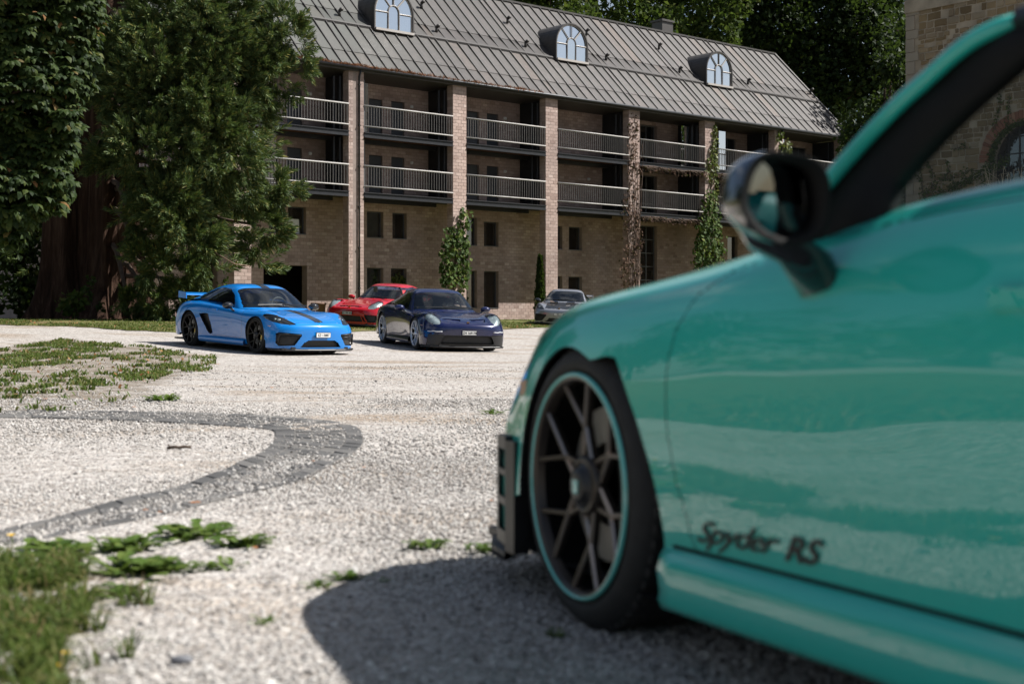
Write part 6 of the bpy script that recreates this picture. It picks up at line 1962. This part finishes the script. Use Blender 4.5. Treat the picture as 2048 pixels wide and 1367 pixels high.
# ---- leafy background trees
def leafquad():
    V = np.array([(0, 0, 0), (.5, .42, .06), (1, 0, -.12), (.5, -.42, .06)]); return V, np.array([[0, 1, 2], [0, 2, 3]])
LQ = leafquad()
def bush_points(lobes, dens, shell=.45):
    P, O = [], []
    for c, r in lobes:
        n = int(dens * r * r); u = unit(n); P.append(np.array(c) + u * (r * RNG.uniform(shell, 1.06, n))[:, None]); O.append(u)
    return np.concatenate(P), np.concatenate(O)
def leaf_tree(name, label, base, lobes, leaf, dens, mat, trunk_r=.3, group=None, cat='tree', part='crown', shell=.5):
    t = thing(name, label, cat, base, group=group)
    P, O = bush_points(lobes, dens, shell)
    k = P[:, 2] > ter(P[:, 0], P[:, 1]) + .03
    P, O = P[k], O[k]
    d = O * .5 + RNG.normal(0, .6, P.shape) + np.array([.1, -.1, -.15])
    Rm = rot_to(d, RNG.uniform(0, 6.28, len(P)))[:, :, [2, 0, 1]]
    V, F = stamp(LQ[0], LQ[1], P, Rm, leaf * RNG.uniform(.6, 1.4, len(P)))
    obj(part, V - np.array(base), F, mat, t)
    m = MB()
    top = max(c[2] for c, r in lobes) - base[2]
    m.tube([(0, 0, -.3), (.08, 0, top * .35), (-.06, .05, top * .7), (0, 0, top)], [trunk_r, trunk_r * .8, trunk_r * .55, trunk_r * .2], 8)
    for c, r in lobes[:14]:
        e = Vector(c) - Vector(base); s = Vector((0, 0, max(.2, e.z * .65))); m.tube([s, s.lerp(e, .55) + Vector((0, 0, .15 * r)), e], [trunk_r * .35, trunk_r * .2, trunk_r * .08], 5)
    m.build('trunk', M_BARK, t, True)
    return t
M_LEAF1 = leafy('broad_leaf', [(0, (.030, .055, .012)), (.5, (.055, .085, .020)), (.85, (.085, .115, .026)), (1, (.13, .14, .03))], .35, .65, .15)
M_LEAF2 = leafy('dark_leaf', [(0, (.010, .020, .007)), (.5, (.018, .034, .010)), (.9, (.030, .052, .014)), (1, (.05, .07, .018))], .25, .6, .15)
M_LEAF3 = leafy('hedge_leaf', [(0, (.018, .036, .012)), (.5, (.034, .060, .018)), (1, (.06, .085, .028))], .3, .65, .15)
def pxl(D, L, jit=1.5): return [(tuple(at(px, py, D + random.uniform(-jit, jit))), r * D / F_PX) for px, py, r in L]
def gbase(px, D): x = (px - 1024) / F_PX * D; return (x, D, tz(x, D))
leaf_tree('background_tree', 'sunlit green tree crown just above the roof ridge left of the sky gap', gbase(1100, 98), pxl(98, [(1045, -20, 60), (1110, 0, 50), (1165, 8, 36), (1080, 40, 60), (1150, 60, 60), (990, -30, 60), (1100, -90, 80), (1180, 25, 18)], 2), .34, 240, M_LEAF1, .4, 'trees behind the house')
leaf_tree('background_tree', 'pale leafy tree crown rising behind the roof beside the chimney', gbase(1330, 100), pxl(100, [(1225, 20, 28), (1260, 30, 42), (1310, 15, 52), (1370, 30, 55), (1430, 45, 50), (1350, -60, 80), (1275, -40, 48), (1450, -30, 70), (1330, 70, 60), (1420, 100, 60)], 2), .34, 240, M_LEAF1, .4, 'trees behind the house')
leaf_tree('background_tree', 'tall dark tree mass behind the right end of the roof', gbase(1600, 104), pxl(104, [(1500, 20, 70), (1560, 60, 80), (1640, 40, 85), (1720, 60, 85), (1790, 40, 70), (1600, 140, 80), (1690, 150, 85), (1770, 160, 80), (1500, 90, 50), (1560, -60, 90), (1700, -60, 100), (1810, 100, 60), (1650, 220, 70), (1800, 240, 70), (1490, -20, 50)], 2), .36, 270, M_LEAF2, .5, 'trees behind the house', shell=.35)
leaf_tree('background_tree', 'dark tree in shade between the house end and the stone building', gbase(1770, 80), pxl(80, [(1730, 270, 55), (1790, 220, 60), (1780, 300, 60), (1740, 340, 50), (1800, 360, 60), (1700, 350, 34), (1830, 280, 50), (1770, 420, 60), (1810, 470, 60), (1840, 180, 50), (1785, 130, 45), (1830, 420, 60)], 1.5), .30, 300, M_LEAF2, .35, 'trees behind the house', shell=.3)
# a tree beyond the frame on the sun side, whose shade falls on the end of the roof
leaf_tree('background_tree', 'dark tree beside the right end of the roof, shading it', (25.6, 93, .7), [((25.6 + random.uniform(-2.0, 2.0), 93 + random.uniform(-2, 2), z), random.uniform(1.5, 2.4)) for z in (12, 13.5, 15, 16.5, 17.8, 19, 20)], .34, 110, M_LEAF2, .4, 'trees behind the house', shell=.3)
# dark shrubs and far trees at the left
leaf_tree('shrub', 'dark shrub mass behind the sequoia trunk at the left edge', gbase(40, 47), pxl(47, [(20, 500, 50), (60, 540, 55), (95, 480, 50), (70, 590, 40), (40, 450, 45), (0, 420, 60), (100, 560, 50), (35, 585, 34), (-30, 470, 60), (-30, 560, 50), (50, 610, 28), (-20, 610, 30), (90, 400, 60), (60, 340, 80), (140, 300, 90)], 1), .22, 420, M_LEAF2, .12, cat='shrub', part='foliage', shell=.3)
leaf_tree('shrub', 'low green bush with round leaves at the foot of the sequoia', gbase(145, 39.3), pxl(39.3, [(142, 603, 20), (158, 598, 14), (128, 610, 13), (150, 616, 14)], .1), .16, 900, M_LEAF1, .03, cat='shrub', part='foliage')
leaf_tree('shrub', 'small pale leafed bush growing between the sequoia roots', gbase(178, 39.6), pxl(39.6, [(176, 575, 11), (182, 560, 8), (172, 590, 11), (200, 612, 9)], .1), .13, 1100, M_LEAF3, .02, cat='shrub', part='foliage')
leaf_tree('shrub', 'low bush of green needles under the sequoia near the blue coupe', gbase(290, 39), pxl(39, [(282, 622, 15), (300, 628, 11), (262, 628, 10), (330, 628, 10), (345, 632, 8)], .2), .16, 900, M_LEAF3, .02, cat='shrub', part='foliage')
for i, (x, y, h, r, mt) in enumerate(((-29, 20, 9, 4.4, M_LEAF1), (-33, 31, 11, 5, M_LEAF2), (-27, 9, 7.5, 3.6, M_LEAF2), (-38, 12, 12, 5.5, M_LEAF1), (-30, 0, 9, 4.2, M_LEAF1), (-26, 44, 10, 4.5, M_LEAF2))):
    lb = [((x + random.uniform(-.6, .6) * r, y + random.uniform(-.6, .6) * r, h * random.uniform(.3, 1.0)), r * random.uniform(.4, .62)) for _ in range(9)]
    names = ['round green tree beyond the courtyard on the left', 'dark tall tree beyond the courtyard on the left', 'small dark tree at the courtyard side', 'large green tree at the far left of the courtyard', 'green tree beside the camera on the left', 'dark tree left of the chestnut']
    leaf_tree('courtyard_tree', names[i], (x, y, tz(x, y)), lb, .40, 60, mt, .28, 'trees along the left of the courtyard')
for i, (x, y, h) in enumerate(((-95, 240, 9), (-70, 250, 8), (-120, 230, 11), (-84, 260, 10))):
    lb = [((x + random.uniform(-8, 8), y, h * random.uniform(.25, .8)), h * .4) for _ in range(6)]
    leaf_tree('far_tree', ['distant tree on the skyline left of the chestnut trunk', 'lowest of the distant trees at the far left', 'tallest distant tree at the far left', 'distant tree farthest back at the far left'][i], (x, y, .7), lb, 1.0, 18, M_LEAF3, .3, 'distant trees at the left')

leaf_tree('hedge', 'distant hedge closing the view at the far left edge', (-37, 92, .7), [((-46 + 2.0 * k, 92 + random.uniform(-.5, .5), .7 + random.uniform(.3, 1.6)), 1.5) for k in range(11)], .3, 150, M_LEAF1, .1, cat='hedge', part='foliage')
# ---- climbers on the pillars
M_IVY = leafy('ivy_leaf', [(0, (.030, .055, .014)), (.5, (.055, .095, .022)), (.85, (.085, .13, .03)), (1, (.15, .17, .04))], .3, .65, .15)
M_IVYY = leafy('young_ivy_leaf', [(0, (.06, .09, .02)), (.5, (.11, .14, .03)), (1, (.19, .19, .05))], .4, .45, .4)
M_DRY = leafy('dry_leaf', [(0, (.045, .026, .020)), (.5, (.085, .05, .036)), (1, (.14, .09, .065))], .15, .85, .1)
M_VINE = plain('dry_vine', (.10, .068, .05), .9, var=.35, scale=8)
IV = [np.array([(0, 0, 0), (.35, .42, .03), (.75, .30, -.02), (1, 0, -.10), (.75, -.30, -.02), (.35, -.42, .03)]), np.array([[0, 1, 2], [0, 2, 3], [0, 3, 4], [0, 4, 5]])]
def climber(name, label, blobs, leaf, dens, mat, cat='climbing plant', stems=(), thick=.22, part='foliage', smat=None, base=None):
    """blobs: (t, z, rt, rz) on the pillar fronts in house coordinates"""
    b0 = h2w(blobs[0][0], -.1, BASE) if base is None else base
    th = thing(name, label, cat, b0)
    P, O = [], []
    for t, z, rt_, rz_ in blobs:
        n = int(dens * rt_ * rz_ * 3.14) + 1
        w = RNG.uniform(0, 6.28, n); q = np.sqrt(RNG.random(n)) * 1.05
        tt, zz_ = t + rt_ * q * np.cos(w), z + rz_ * q * np.sin(w)
        bb = -np.abs(RNG.normal(.03, thick * (1.05 - q * .7) * .6, n)) - .02
        wrap = (tt > 0)
        for a, b_, c in zip(tt, bb, zz_):
            P.append(h2w(a, b_, c)); O.append((FN.x, FN.y, .1))
    P, O = np.array(P), np.array(O)
    d = np.array([0, 0, -.9]) + RNG.normal(0, .5, P.shape) + O * .3
    x = d / np.linalg.norm(d, axis=1, keepdims=True); z = O + RNG.normal(0, .45, P.shape); z -= x * (x * z).sum(1, keepdims=True); z /= np.linalg.norm(z, axis=1, keepdims=True)
    Rm = np.stack([x, np.cross(z, x), z], 2)
    V, F = stamp(IV[0], IV[1], P, Rm, leaf * RNG.uniform(.6, 1.35, len(P)))
    obj(part, V - np.array(b0), F, mat, th)
    if stems:
        m = MB()
        for st in stems: m.tube([h2w(a, b_, c) - b0 for a, b_, c, r in st], [s[3] for s in st], 5)
        m.build('stem', smat or M_VINE, th, True)
    return th
t2, t4, t5, t6 = PT[3], PT[5], PT[6], PT[7]
def zz(py, t): return z_px(py, t, -.05)
def blob(px, py, rx, ry):
    t = t_px(px, -.1); s = F_PX / (FP.y + FD.y * t); k = (t_px(px + 1, -.1) - t)
    return (t, zz(py, t), rx * k, ry / s)
climber('ivy', 'bushy green ivy climbing the pillar behind the dark blue coupe',
    [blob(*b) for b in ((905, 520, 22, 45), (895, 545, 16, 30), (920, 490, 16, 30), (900, 480, 14, 28), (928, 440, 8, 22), (925, 560, 10, 26), (932, 455, 6, 20), (912, 465, 9, 22), (930, 505, 8, 40), (890, 515, 10, 40), (888, 560, 7, 24), (931, 540, 7, 26), (922, 425, 5, 12))], .19, 75, M_IVY, thick=.45,
    stems=[[(t_px(906, -.05), -.03, BASE - .1, .09), (t_px(908, -.05), -.05, zz(570, t2), .08), (t_px(915, -.05), -.04, zz(480, t2), .05), (t_px(927, -.05), -.03, zz(420, t2), .02)]])
climber('ivy', 'tall green ivy column on the pillar left of the wing mirror',
    [blob(*b) for b in ((1417, 480, 26, 50), (1418, 430, 20, 34), (1412, 515, 28, 35), (1420, 400, 12, 22), (1408, 455, 14, 30), (1428, 470, 12, 40), (1400, 500, 12, 36), (1440, 505, 8, 20))], .20, 62, M_IVY, thick=.5,
    stems=[[(t_px(1418, -.05), -.03, BASE - .1, .08), (t_px(1420, -.05), -.05, zz(460, t5), .06), (t_px(1424, -.05), -.03, zz(330, t5), .03), (t_px(1428, -.05), -.02, zz(255, t5), .015)]])
climber('young_ivy', 'yellow green young ivy strip on the pillar above the tall ivy column',
    [blob(*b) for b in ((1431, 290, 6, 40), (1426, 320, 8, 26), (1433, 350, 5, 40), (1422, 345, 6, 20), (1430, 262, 4, 14), (1416, 330, 4, 14), (1434, 395, 4, 14))], .17, 85, M_IVYY, thick=.15)
climber('young_ivy', 'small bright ivy clump on the downpipe pillar above the wing mirror',
    [blob(*b) for b in ((1568, 300, 13, 12), (1558, 275, 6, 12), (1575, 288, 8, 9), (1562, 265, 5, 8), (1570, 310, 10, 8))], .20, 75, M_IVYY, thick=.3)
climber('ivy', 'ivy hanging over the far right corner of the house',
    [blob(*b) for b in ((1690, 290, 12, 26), (1700, 272, 9, 16), (1685, 310, 10, 24), (1696, 330, 12, 22), (1690, 370, 14, 30))], .22, 70, M_IVY, thick=.4)
# dead creeper on a pillar and hanging below two balconies
def wander(t0, z0, z1, n, sway=.10, r0=.03, r1=.012, dep=-.05):
    out, t = [], t0
    for k in range(n + 1):
        q = k / n; out.append((t, dep - .03 * random.random(), z0 + (z1 - z0) * q, r0 + (r1 - r0) * q)); t += random.uniform(-sway, sway); t = min(max(t, t0 - .45), t0 + .45)
    return out
st = [wander(t4 + random.uniform(.1, .8), BASE, random.uniform(6, 11.8), 12, .11, random.uniform(.02, .055), .01) for _ in range(15)]
climber('dead_creeper', 'leafless brown creeper clinging to the pillar behind the silver coupe',
    [blob(*b) for b in ((1268, 280, 11, 60), (1270, 340, 12, 50), (1262, 420, 18, 40), (1268, 470, 20, 40), (1262, 530, 22, 44), (1250, 545, 10, 30), (1278, 480, 8, 40), (1270, 250, 9, 20))], .12, 46, M_DRY, stems=st, thick=.22)
def fringe(label, bay, fz):
    ta, tb = PT[bay] + PW, PT[bay + 1]; sts, bl = [], []
    for k in range(46):
        t = random.uniform(ta + .05, tb - .3); a = []
        z = fz - .2 - random.uniform(0, .12); dz = random.uniform(.15, .5) * (1 - .3 * (t - ta) / (tb - ta)); s = random.uniform(.2, .8)
        for q in (0, .35, .7, 1): a.append((t + s * q, -.12 - .1 * math.sin(q * 3), z - dz * q * q, .016 - .010 * q))
        sts.append(a)
    sts.append([(ta + (tb - ta) * q, -.13, fz - .28 + .05 * math.sin(9 * q), .03) for q in np.linspace(0, .98, 12)])
    for q in np.linspace(.02, .96, 12): bl.append((ta + (tb - ta) * q, fz - .36, .32, .17))
    climber('dead_creeper', label, bl, .13, 60, M_DRY, stems=sts, thick=.35)
fringe('brown dead creeper fringe under the upper balcony right of its bare pillar', 5, FLOOR[1])
fringe('brown dead creeper fringe under the lower balcony right of its bare pillar', 5, FLOOR[0])
fringe('dead creeper fringe under the upper balcony above the wing mirror', 6, FLOOR[1])
# slim conifer by the silver coupe
cx_ = t_px(1079, -.5); cb = h2w(cx_, -.55, BASE)
cy = thing('conifer', 'slim dark columnar conifer standing by the pillar beside the silver coupe', 'shrub', cb)
n = 1500; q = RNG.random(n)**.8; w = RNG.uniform(0, 6.28, n); hh = 3.3
r = (.06 + .27 * np.sin(np.clip(1 - q, 0, 1) * 1.9)**.8 * (1 - q * .55)) * RNG.uniform(.6, 1, n)
P = np.stack([r * np.cos(w), r * np.sin(w), q * hh], 1); D_ = np.stack([np.cos(w) * .4, np.sin(w) * .4, np.ones(n)], 1)
V, F = stamp(LQ[0], LQ[1], P, rot_to(D_ + RNG.normal(0, .2, (n, 3)), w)[:, :, [2, 0, 1]], RNG.uniform(.10, .2, n)); obj('foliage', V, F, M_LEAF2, cy)
m = MB(); m.tube([(0, 0, -.1), (0, 0, 2.9)], [.04, .01], 6); m.build('stem', M_BARK, cy)
# climbers and a dry bush on the stone building
def tw(u, d, z): v = TW + TD * u - Vector((-TD.y, TD.x, 0)) * d; return Vector((v.x, v.y, z))
mossy = thing('wall_creeper', 'thin green creeper branching over the stone wall below the arch', 'climbing plant', tw(1.2, .05, .6))
m = MB(); P = []
def tpx(px, py): u = u_px(px); return u, tw_z(py, u)
for path in (((1848, 470), (1849, 400), (1845, 365), (1835, 350), (1820, 360)), ((1849, 395), (1870, 365), (1865, 340), (1856, 322)), ((1850, 400), (1880, 362), (1915, 352), (1950, 337)), ((1880, 362), (1900, 345), (1895, 322)), ((1900, 420), (1912, 375), (1905, 352)), ((1905, 390), (1930, 370), (1945, 360)), ((1845, 365), (1842, 335), (1841, 325)), ((1908, 300), (1930, 292), (1940, 296)), ((1990, 260), (2000, 220), (2004, 190)), ((2018, 250), (2020, 190))):
    pts = [tw(u, .05, z) for u, z in (tpx(*p) for p in path)]
    m.tube([p - mossy.location for p in pts], .012, 5)
    for a, b in zip(pts[:-1], pts[1:]):
        for k in range(int((b - a).length * 55)): P.append(a.lerp(b, random.random()) + Vector((random.gauss(0, .06), random.gauss(0, .04), random.gauss(0, .06))))
for k in range(2000):
    a = random.uniform(0, math.pi * .8); rr_ = ra + random.uniform(-.12, .06); P.append(tw(uc - rr_ * math.cos(a), random.uniform(-.25, .06), zc + rr_ * math.sin(a)))
for k in range(420): P.append(tw(uc - ra + random.gauss(-.05, .13), .05, zc - random.uniform(0, 2.8)))
for k in range(900): u = random.uniform(0, 5); P.append(tw(u, .06, tw_z(428 - u * 22, u) + random.gauss(0, .12)))
m.build('stem', M_VINE, mossy, True)
P = np.array(P); V, F = stamp(IV[0], IV[1], P - np.array(mossy.location), rot_to(np.tile([[-TD.y * -1, -TD.x, .3]], (len(P), 1)) + RNG.normal(0, .5, P.shape), RNG.uniform(0, 6.28, len(P))), RNG.uniform(.05, .11, len(P)))
obj('foliage', V, F, M_LEAF1, mossy)
dry = thing('dry_bush', 'tangle of pale bare stems in front of the arched window', 'shrub', tw(uc + .2, 1.0, .7))
m = MB()
for k in range(46):
    p = Vector((random.uniform(-1.3, 1.3) * TD.x, random.uniform(-1.3, 1.3) * TD.y, 3.2)); hh = random.uniform(1.6, 3.4); d = Vector((random.uniform(-.8, .8), random.uniform(-.5, .5), 0))
    pts = [p, p + d * .3 + Vector((0, 0, hh * .5)), p + d * .8 + Vector((0, 0, hh * .85)), p + d * 1.5 + Vector((0, 0, hh * random.uniform(.7, 1.0)))]
    m.tube(pts, [.016, .013, .010, .006], 4)
for k in range(14): p = Vector((random.uniform(-.5, .5), random.uniform(-.3, .3), -.1)); m.tube([p, p + Vector((random.uniform(-.6, .6), random.uniform(-.4, .4), 3.5))], [.03, .016], 5)
M_PALE = plain('pale_stem', (.42, .36, .27), .85, var=.25)
m.build('stem', M_PALE, dry)
n = 300; P = np.stack([RNG.normal(0, .8, n), RNG.normal(0, .4, n), RNG.uniform(3, 5.2, n)], 1)
V, F = stamp(LQ[0], LQ[1], P, rot_to(unit(n), RNG.uniform(0, 6.28, n)), RNG.uniform(.08, .18, n)); obj('foliage', V, F, M_LEAF1, dry)

# plant seen inside a ground-floor window, and a shrub before the tree-end pillar
leaf_tree('window_plant', 'green leafy plant standing in the low window above the red coupe', h2w(t_px(797, WB), WB + .12, z_px(575, t_px(797, WB), WB)), [(tuple(h2w(t_px(797, WB) + d, WB + .1, z_px(561, t_px(797, WB), WB) + e)), .2) for d, e in ((-.2, 0), (.1, .1), (.25, -.02))], .14, 1100, M_IVYY, .015, cat='plant', part='foliage')
leaf_tree('shrub', 'small sunlit shrub against the wall behind the roof of the blue coupe', tuple(h2w(t_px(452, WB), WB - .6, BASE)), [(tuple(h2w(t_px(452, WB) + d, WB - .6, z_px(e, t_px(452, WB), WB))), .4) for d, e in ((-.3, 575), (.3, 568), (0, 590), (.1, 605), (-.2, 620))], .16, 330, M_IVY, .03, cat='shrub', part='foliage')
# ================================================================ SMALL THINGS ON THE GROUND
def weed(px, py, w, label, nl=16, mat=None, flower=0):
    nl = int(nl * 2.0); w = w * 1.12
    p = px_ground(px, py); t = thing('weed', label, 'weed', p, random.uniform(0, 6), 'weeds growing through the gravel')
    V, F = [], []
    s = w * p.y / F_PX / 2
    for k in range(nl):
        az = random.uniform(0, 6.28); L = min(.105, s * random.uniform(.55, 1.2)); ox, oy = random.gauss(0, s * .45), random.gauss(0, s * .45); wd = L * random.uniform(.16, .26); lift = random.uniform(.4, 1.15)
        d = np.array([math.cos(az), math.sin(az), 0]); c = np.array([-d[1], d[0], 0]); n = len(V)
        for j, (q, ww) in enumerate(((0, .25), (.25, .6), (.4, .45), (.55, 1.0), (.68, .7), (.82, .95), (1.0, .0))):
            z = .004 + L * lift * (q - .62 * q * q); b = np.array([ox, oy, 0]) + d * L * q + np.array([0, 0, z])
            V += [b - c * wd * ww, b + np.array([0, 0, -.15 * wd]), b + c * wd * ww]
        for j in range(6):
            a = n + j * 3; F += [[a, a+1, a+4, a+3], [a+1, a+2, a+5, a+4]]
    obj('foliage', V, F, mat or M_WEED, t)
    return t
M_WEED = leafy('weed_leaf', [(0, (.045, .085, .014)), (.5, (.085, .145, .024)), (1, (.14, .19, .04))], .35, .5, .3)
WEEDS = [(110, 1112, 110, 'dark green weed clump right of the near grass corner', 30), (255, 1100, 100, 'broad leafed weed in the row of weeds beyond the drain', 26), (398, 1076, 105, 'flat spreading weed between the drain and the near weeds', 26), (484, 1092, 84, 'upright bright weed at the right end of the weed row', 26),
         (270, 1146, 120, 'loose weed patch in the second row nearer the camera', 30), (340, 1142, 80, 'light green weed at the right of the second row', 20), (245, 1190, 84, 'low weed strip nearest the left grass corner', 20), (440, 1138, 60, 'small pale weed under the upright bright weed', 14),
         (850, 1096, 62, 'sunlit weed just outside the shadow of the mint car', 18), (975, 1103, 60, 'shaded weed under the bumper of the mint car', 16), (700, 1160, 52, 'dark weed at the tip of the car shadow', 16), (637, 1176, 46, 'pale dry weed tuft left of the car shadow tip', 14), (533, 1246, 40, 'lone small weed on the open near gravel', 12),
         (1110, 1275, 40, 'weed in deep shade beside the front tyre of the mint car', 12), (330, 800, 70, 'weed tuft at the drain side of the grass patch', 24), (450, 1055, 34, 'little weed by the outer row of setts', 10), (990, 828, 40, 'small weed on the far gravel left of the mint car', 10), (770, 1165, 26, 'tiny weed inside the edge of the car shadow', 8)]
for x, y, w, lab, n in WEEDS: weed(x, y, w, lab, n)
M_LEAFD = plain('fallen_leaf', (.36, .15, .055), .7, var=.4, scale=30)
def fallen(px, py, w, label):
    p = px_ground(px, py); s = w * p.y / F_PX / 2; V, F = [], []
    out = [(-1, 0), (-.5, .42), (-.35, .25), (.1, .6), (.25, .32), (.75, .35), (1, 0), (.6, -.3), (.25, -.35), (.0, -.6), (-.3, -.28), (-.6, -.35)]
    V = [(0, 0, .012 + s * .12)] + [(a * s, b * s, .008 + s * (.42 * abs(b) + .18 * (a * a)) * random.uniform(.4, 1.2)) for a, b in out]
    F = [[0, i + 1, (i + 1) % len(out) + 1] for i in range(len(out))]
    o = obj('fallen_leaf', V, F, M_LEAFD, loc=p); o.rotation_euler = (0, 0, random.uniform(0, 6.28)); tag(o, label, 'leaf', 'dry leaves lying on the gravel')
for a in ((543, 777, 15, 'orange dry leaf alone on the far gravel below the blue coupe'), (388, 1010, 30, 'long orange leaf on the gravel between the setts'), (291, 1024, 16, 'curled brown leaf between the setts nearest the weeds'), (320, 1028, 12, 'small rust leaf beside the outer setts'), (627, 925, 10, 'red leaf on the bend of the drain'),
          (30, 791, 22, 'brown leaf at the left of the grass patch'), (90, 800, 18, 'rust leaf lying in the grass patch by the drain'), (170, 800, 12, 'small brown leaf at the near rim of the grass patch'), (30, 732, 16, 'reddish leaf at the upper left of the grass patch'), (268, 816, 12, 'orange leaf between the grass patch and the drain'),
          (983, 1005, 14, 'pale leaf on the gravel near the mint car blade'), (728, 938, 12, 'dark leaf right of the drain bend'), (510, 1100, 22, 'brown leaf at the foot of the upright weed'), (100, 720, 12, 'tan leaf in the middle of the grass patch'), (1065, 1100, 12, 'dry leaf in the shade of the mint car'), (435, 730, 14, 'yellow leaf on gravel in front of the blue coupe')): fallen(*a)
p = px_ground(358, 900); t = thing('twig', 'short brown stick lying on the gravel inside the drain', 'twig', p, .12)
m = MB(); m.tube([(-.066, 0, .012), (-.03, .004, .02), (0, -.003, .016), (.03, .004, .02), (.066, .0, .016)], [.008, .009, .008, .009, .007], 7); m.build('stick', M_BARK, t, True)
m = MB(); m.tube([(-.05, 0, .02), (-.062, .006, .034)], [.005, .003], 5); m.build('stub', M_BARK, t)
p = px_ground(363, 1328); m = MB(); ellipsoid(m, (0, 0, .010), (.026, .014, .011), 12, 6); o = m.build('pebble', plain('slate_pebble', (.16, .165, .18), .7, var=.2, scale=40), None, True, p); tag(o, 'grey flat pebble on the near gravel at the bottom', 'pebble')
M_YFL = plain('yellow_petal', (.80, .50, .02), .6, var=.15, scale=50)
def flower(px, py, w, label, h=.05):
    p = px_ground(px, py + h * 250); t = thing('yellow_flower', label, 'flower', p, 0, 'yellow flowers in the grass')
    zt = h; r = w / 2 * p.y / F_PX
    m = MB(); m.tube([(0, 0, 0), (.004, 0, zt * .6), (0, 0, zt)], .0025, 5); m.build('stem', M_WEED, t)
    m = MB()
    for k in range(14):
        a = k * 6.283 / 14; e = .22
        m.add([(0, 0, zt), (r * math.cos(a - e), r * math.sin(a - e), zt + r * .35), (r * 1.12 * math.cos(a), r * 1.12 * math.sin(a), zt + r * .4), (r * math.cos(a + e), r * math.sin(a + e), zt + r * .35)], [(0, 1, 2, 3)])
    ellipsoid(m, (0, 0, zt + r * .12), (r * .45, r * .45, r * .3), 8, 5)
    m.build('bloom', M_YFL, t)
flower(22, 1090, 16, 'yellow flower standing before the near end of the setts')
flower(48, 1266, 18, 'yellow flower tilted in the near grass, above the others', .04)
flower(133, 1328, 22, 'largest yellow flower at the right rim of the near grass', .03)
flower(54, 1331, 14, 'small yellow flower deep in the near grass', .03)
flower(118, 1345, 15, 'dull yellow flower just below the largest one', .02)
# yellow blossom patches under the sequoia
for k, (px, py, w, lab) in enumerate(((228, 636, 18, 'low cluster of yellow blossom at the lawn edge under the sequoia'), (101, 627, 8, 'pair of tiny yellow blossoms left of the sequoia trunk'))):
    p = px_ground(px, py); t = thing('yellow_flower', lab, 'flower', p, 0, 'yellow flowers in the grass'); m = MB()
    for j in range(16 if k == 0 else 4):
        x, y = random.gauss(0, w * p.y / F_PX / 2.6), random.gauss(0, .12); z = random.uniform(.08, .2); ellipsoid(m, (x, y, z), (.035, .035, .02), 7, 4); m.tube([(x, y, -.02), (x, y, z)], .006, 4, 0)
    m.build('bloom', M_YFL, t)
# terracotta pot against the wall behind the blue coupe
p = px_ground(637, 639); p = h2w(t_px(637, 1.0), 1.0, BASE)
t = thing('plant_pot', 'small brown tub standing at the wall between the blue and red coupes', 'pot', p)
m = MB(); m.lathe([(0, 0), (.26, 0), (.34, .75), (.37, .75), (.37, .84), (.32, .84), (.29, .7), (0, .7)], lambda a, b, h: (a, b, h), 20); m.build('tub', plain('brown_tub', (.15, .085, .06), .8, var=.2), t, True)
m = MB(); m.lathe([(.285, .705), (.2, .72), (0, .73)], lambda a, b, h: (a, b, h), 16); m.build('soil', plain('pot_soil', (.05, .035, .025), .95), t)
for o in list(SC.objects):
    if o.type == 'MESH' and o.parent is not None and len(o.data.vertices) == 0: bpy.data.objects.remove(o)
print('objects', len(SC.objects))
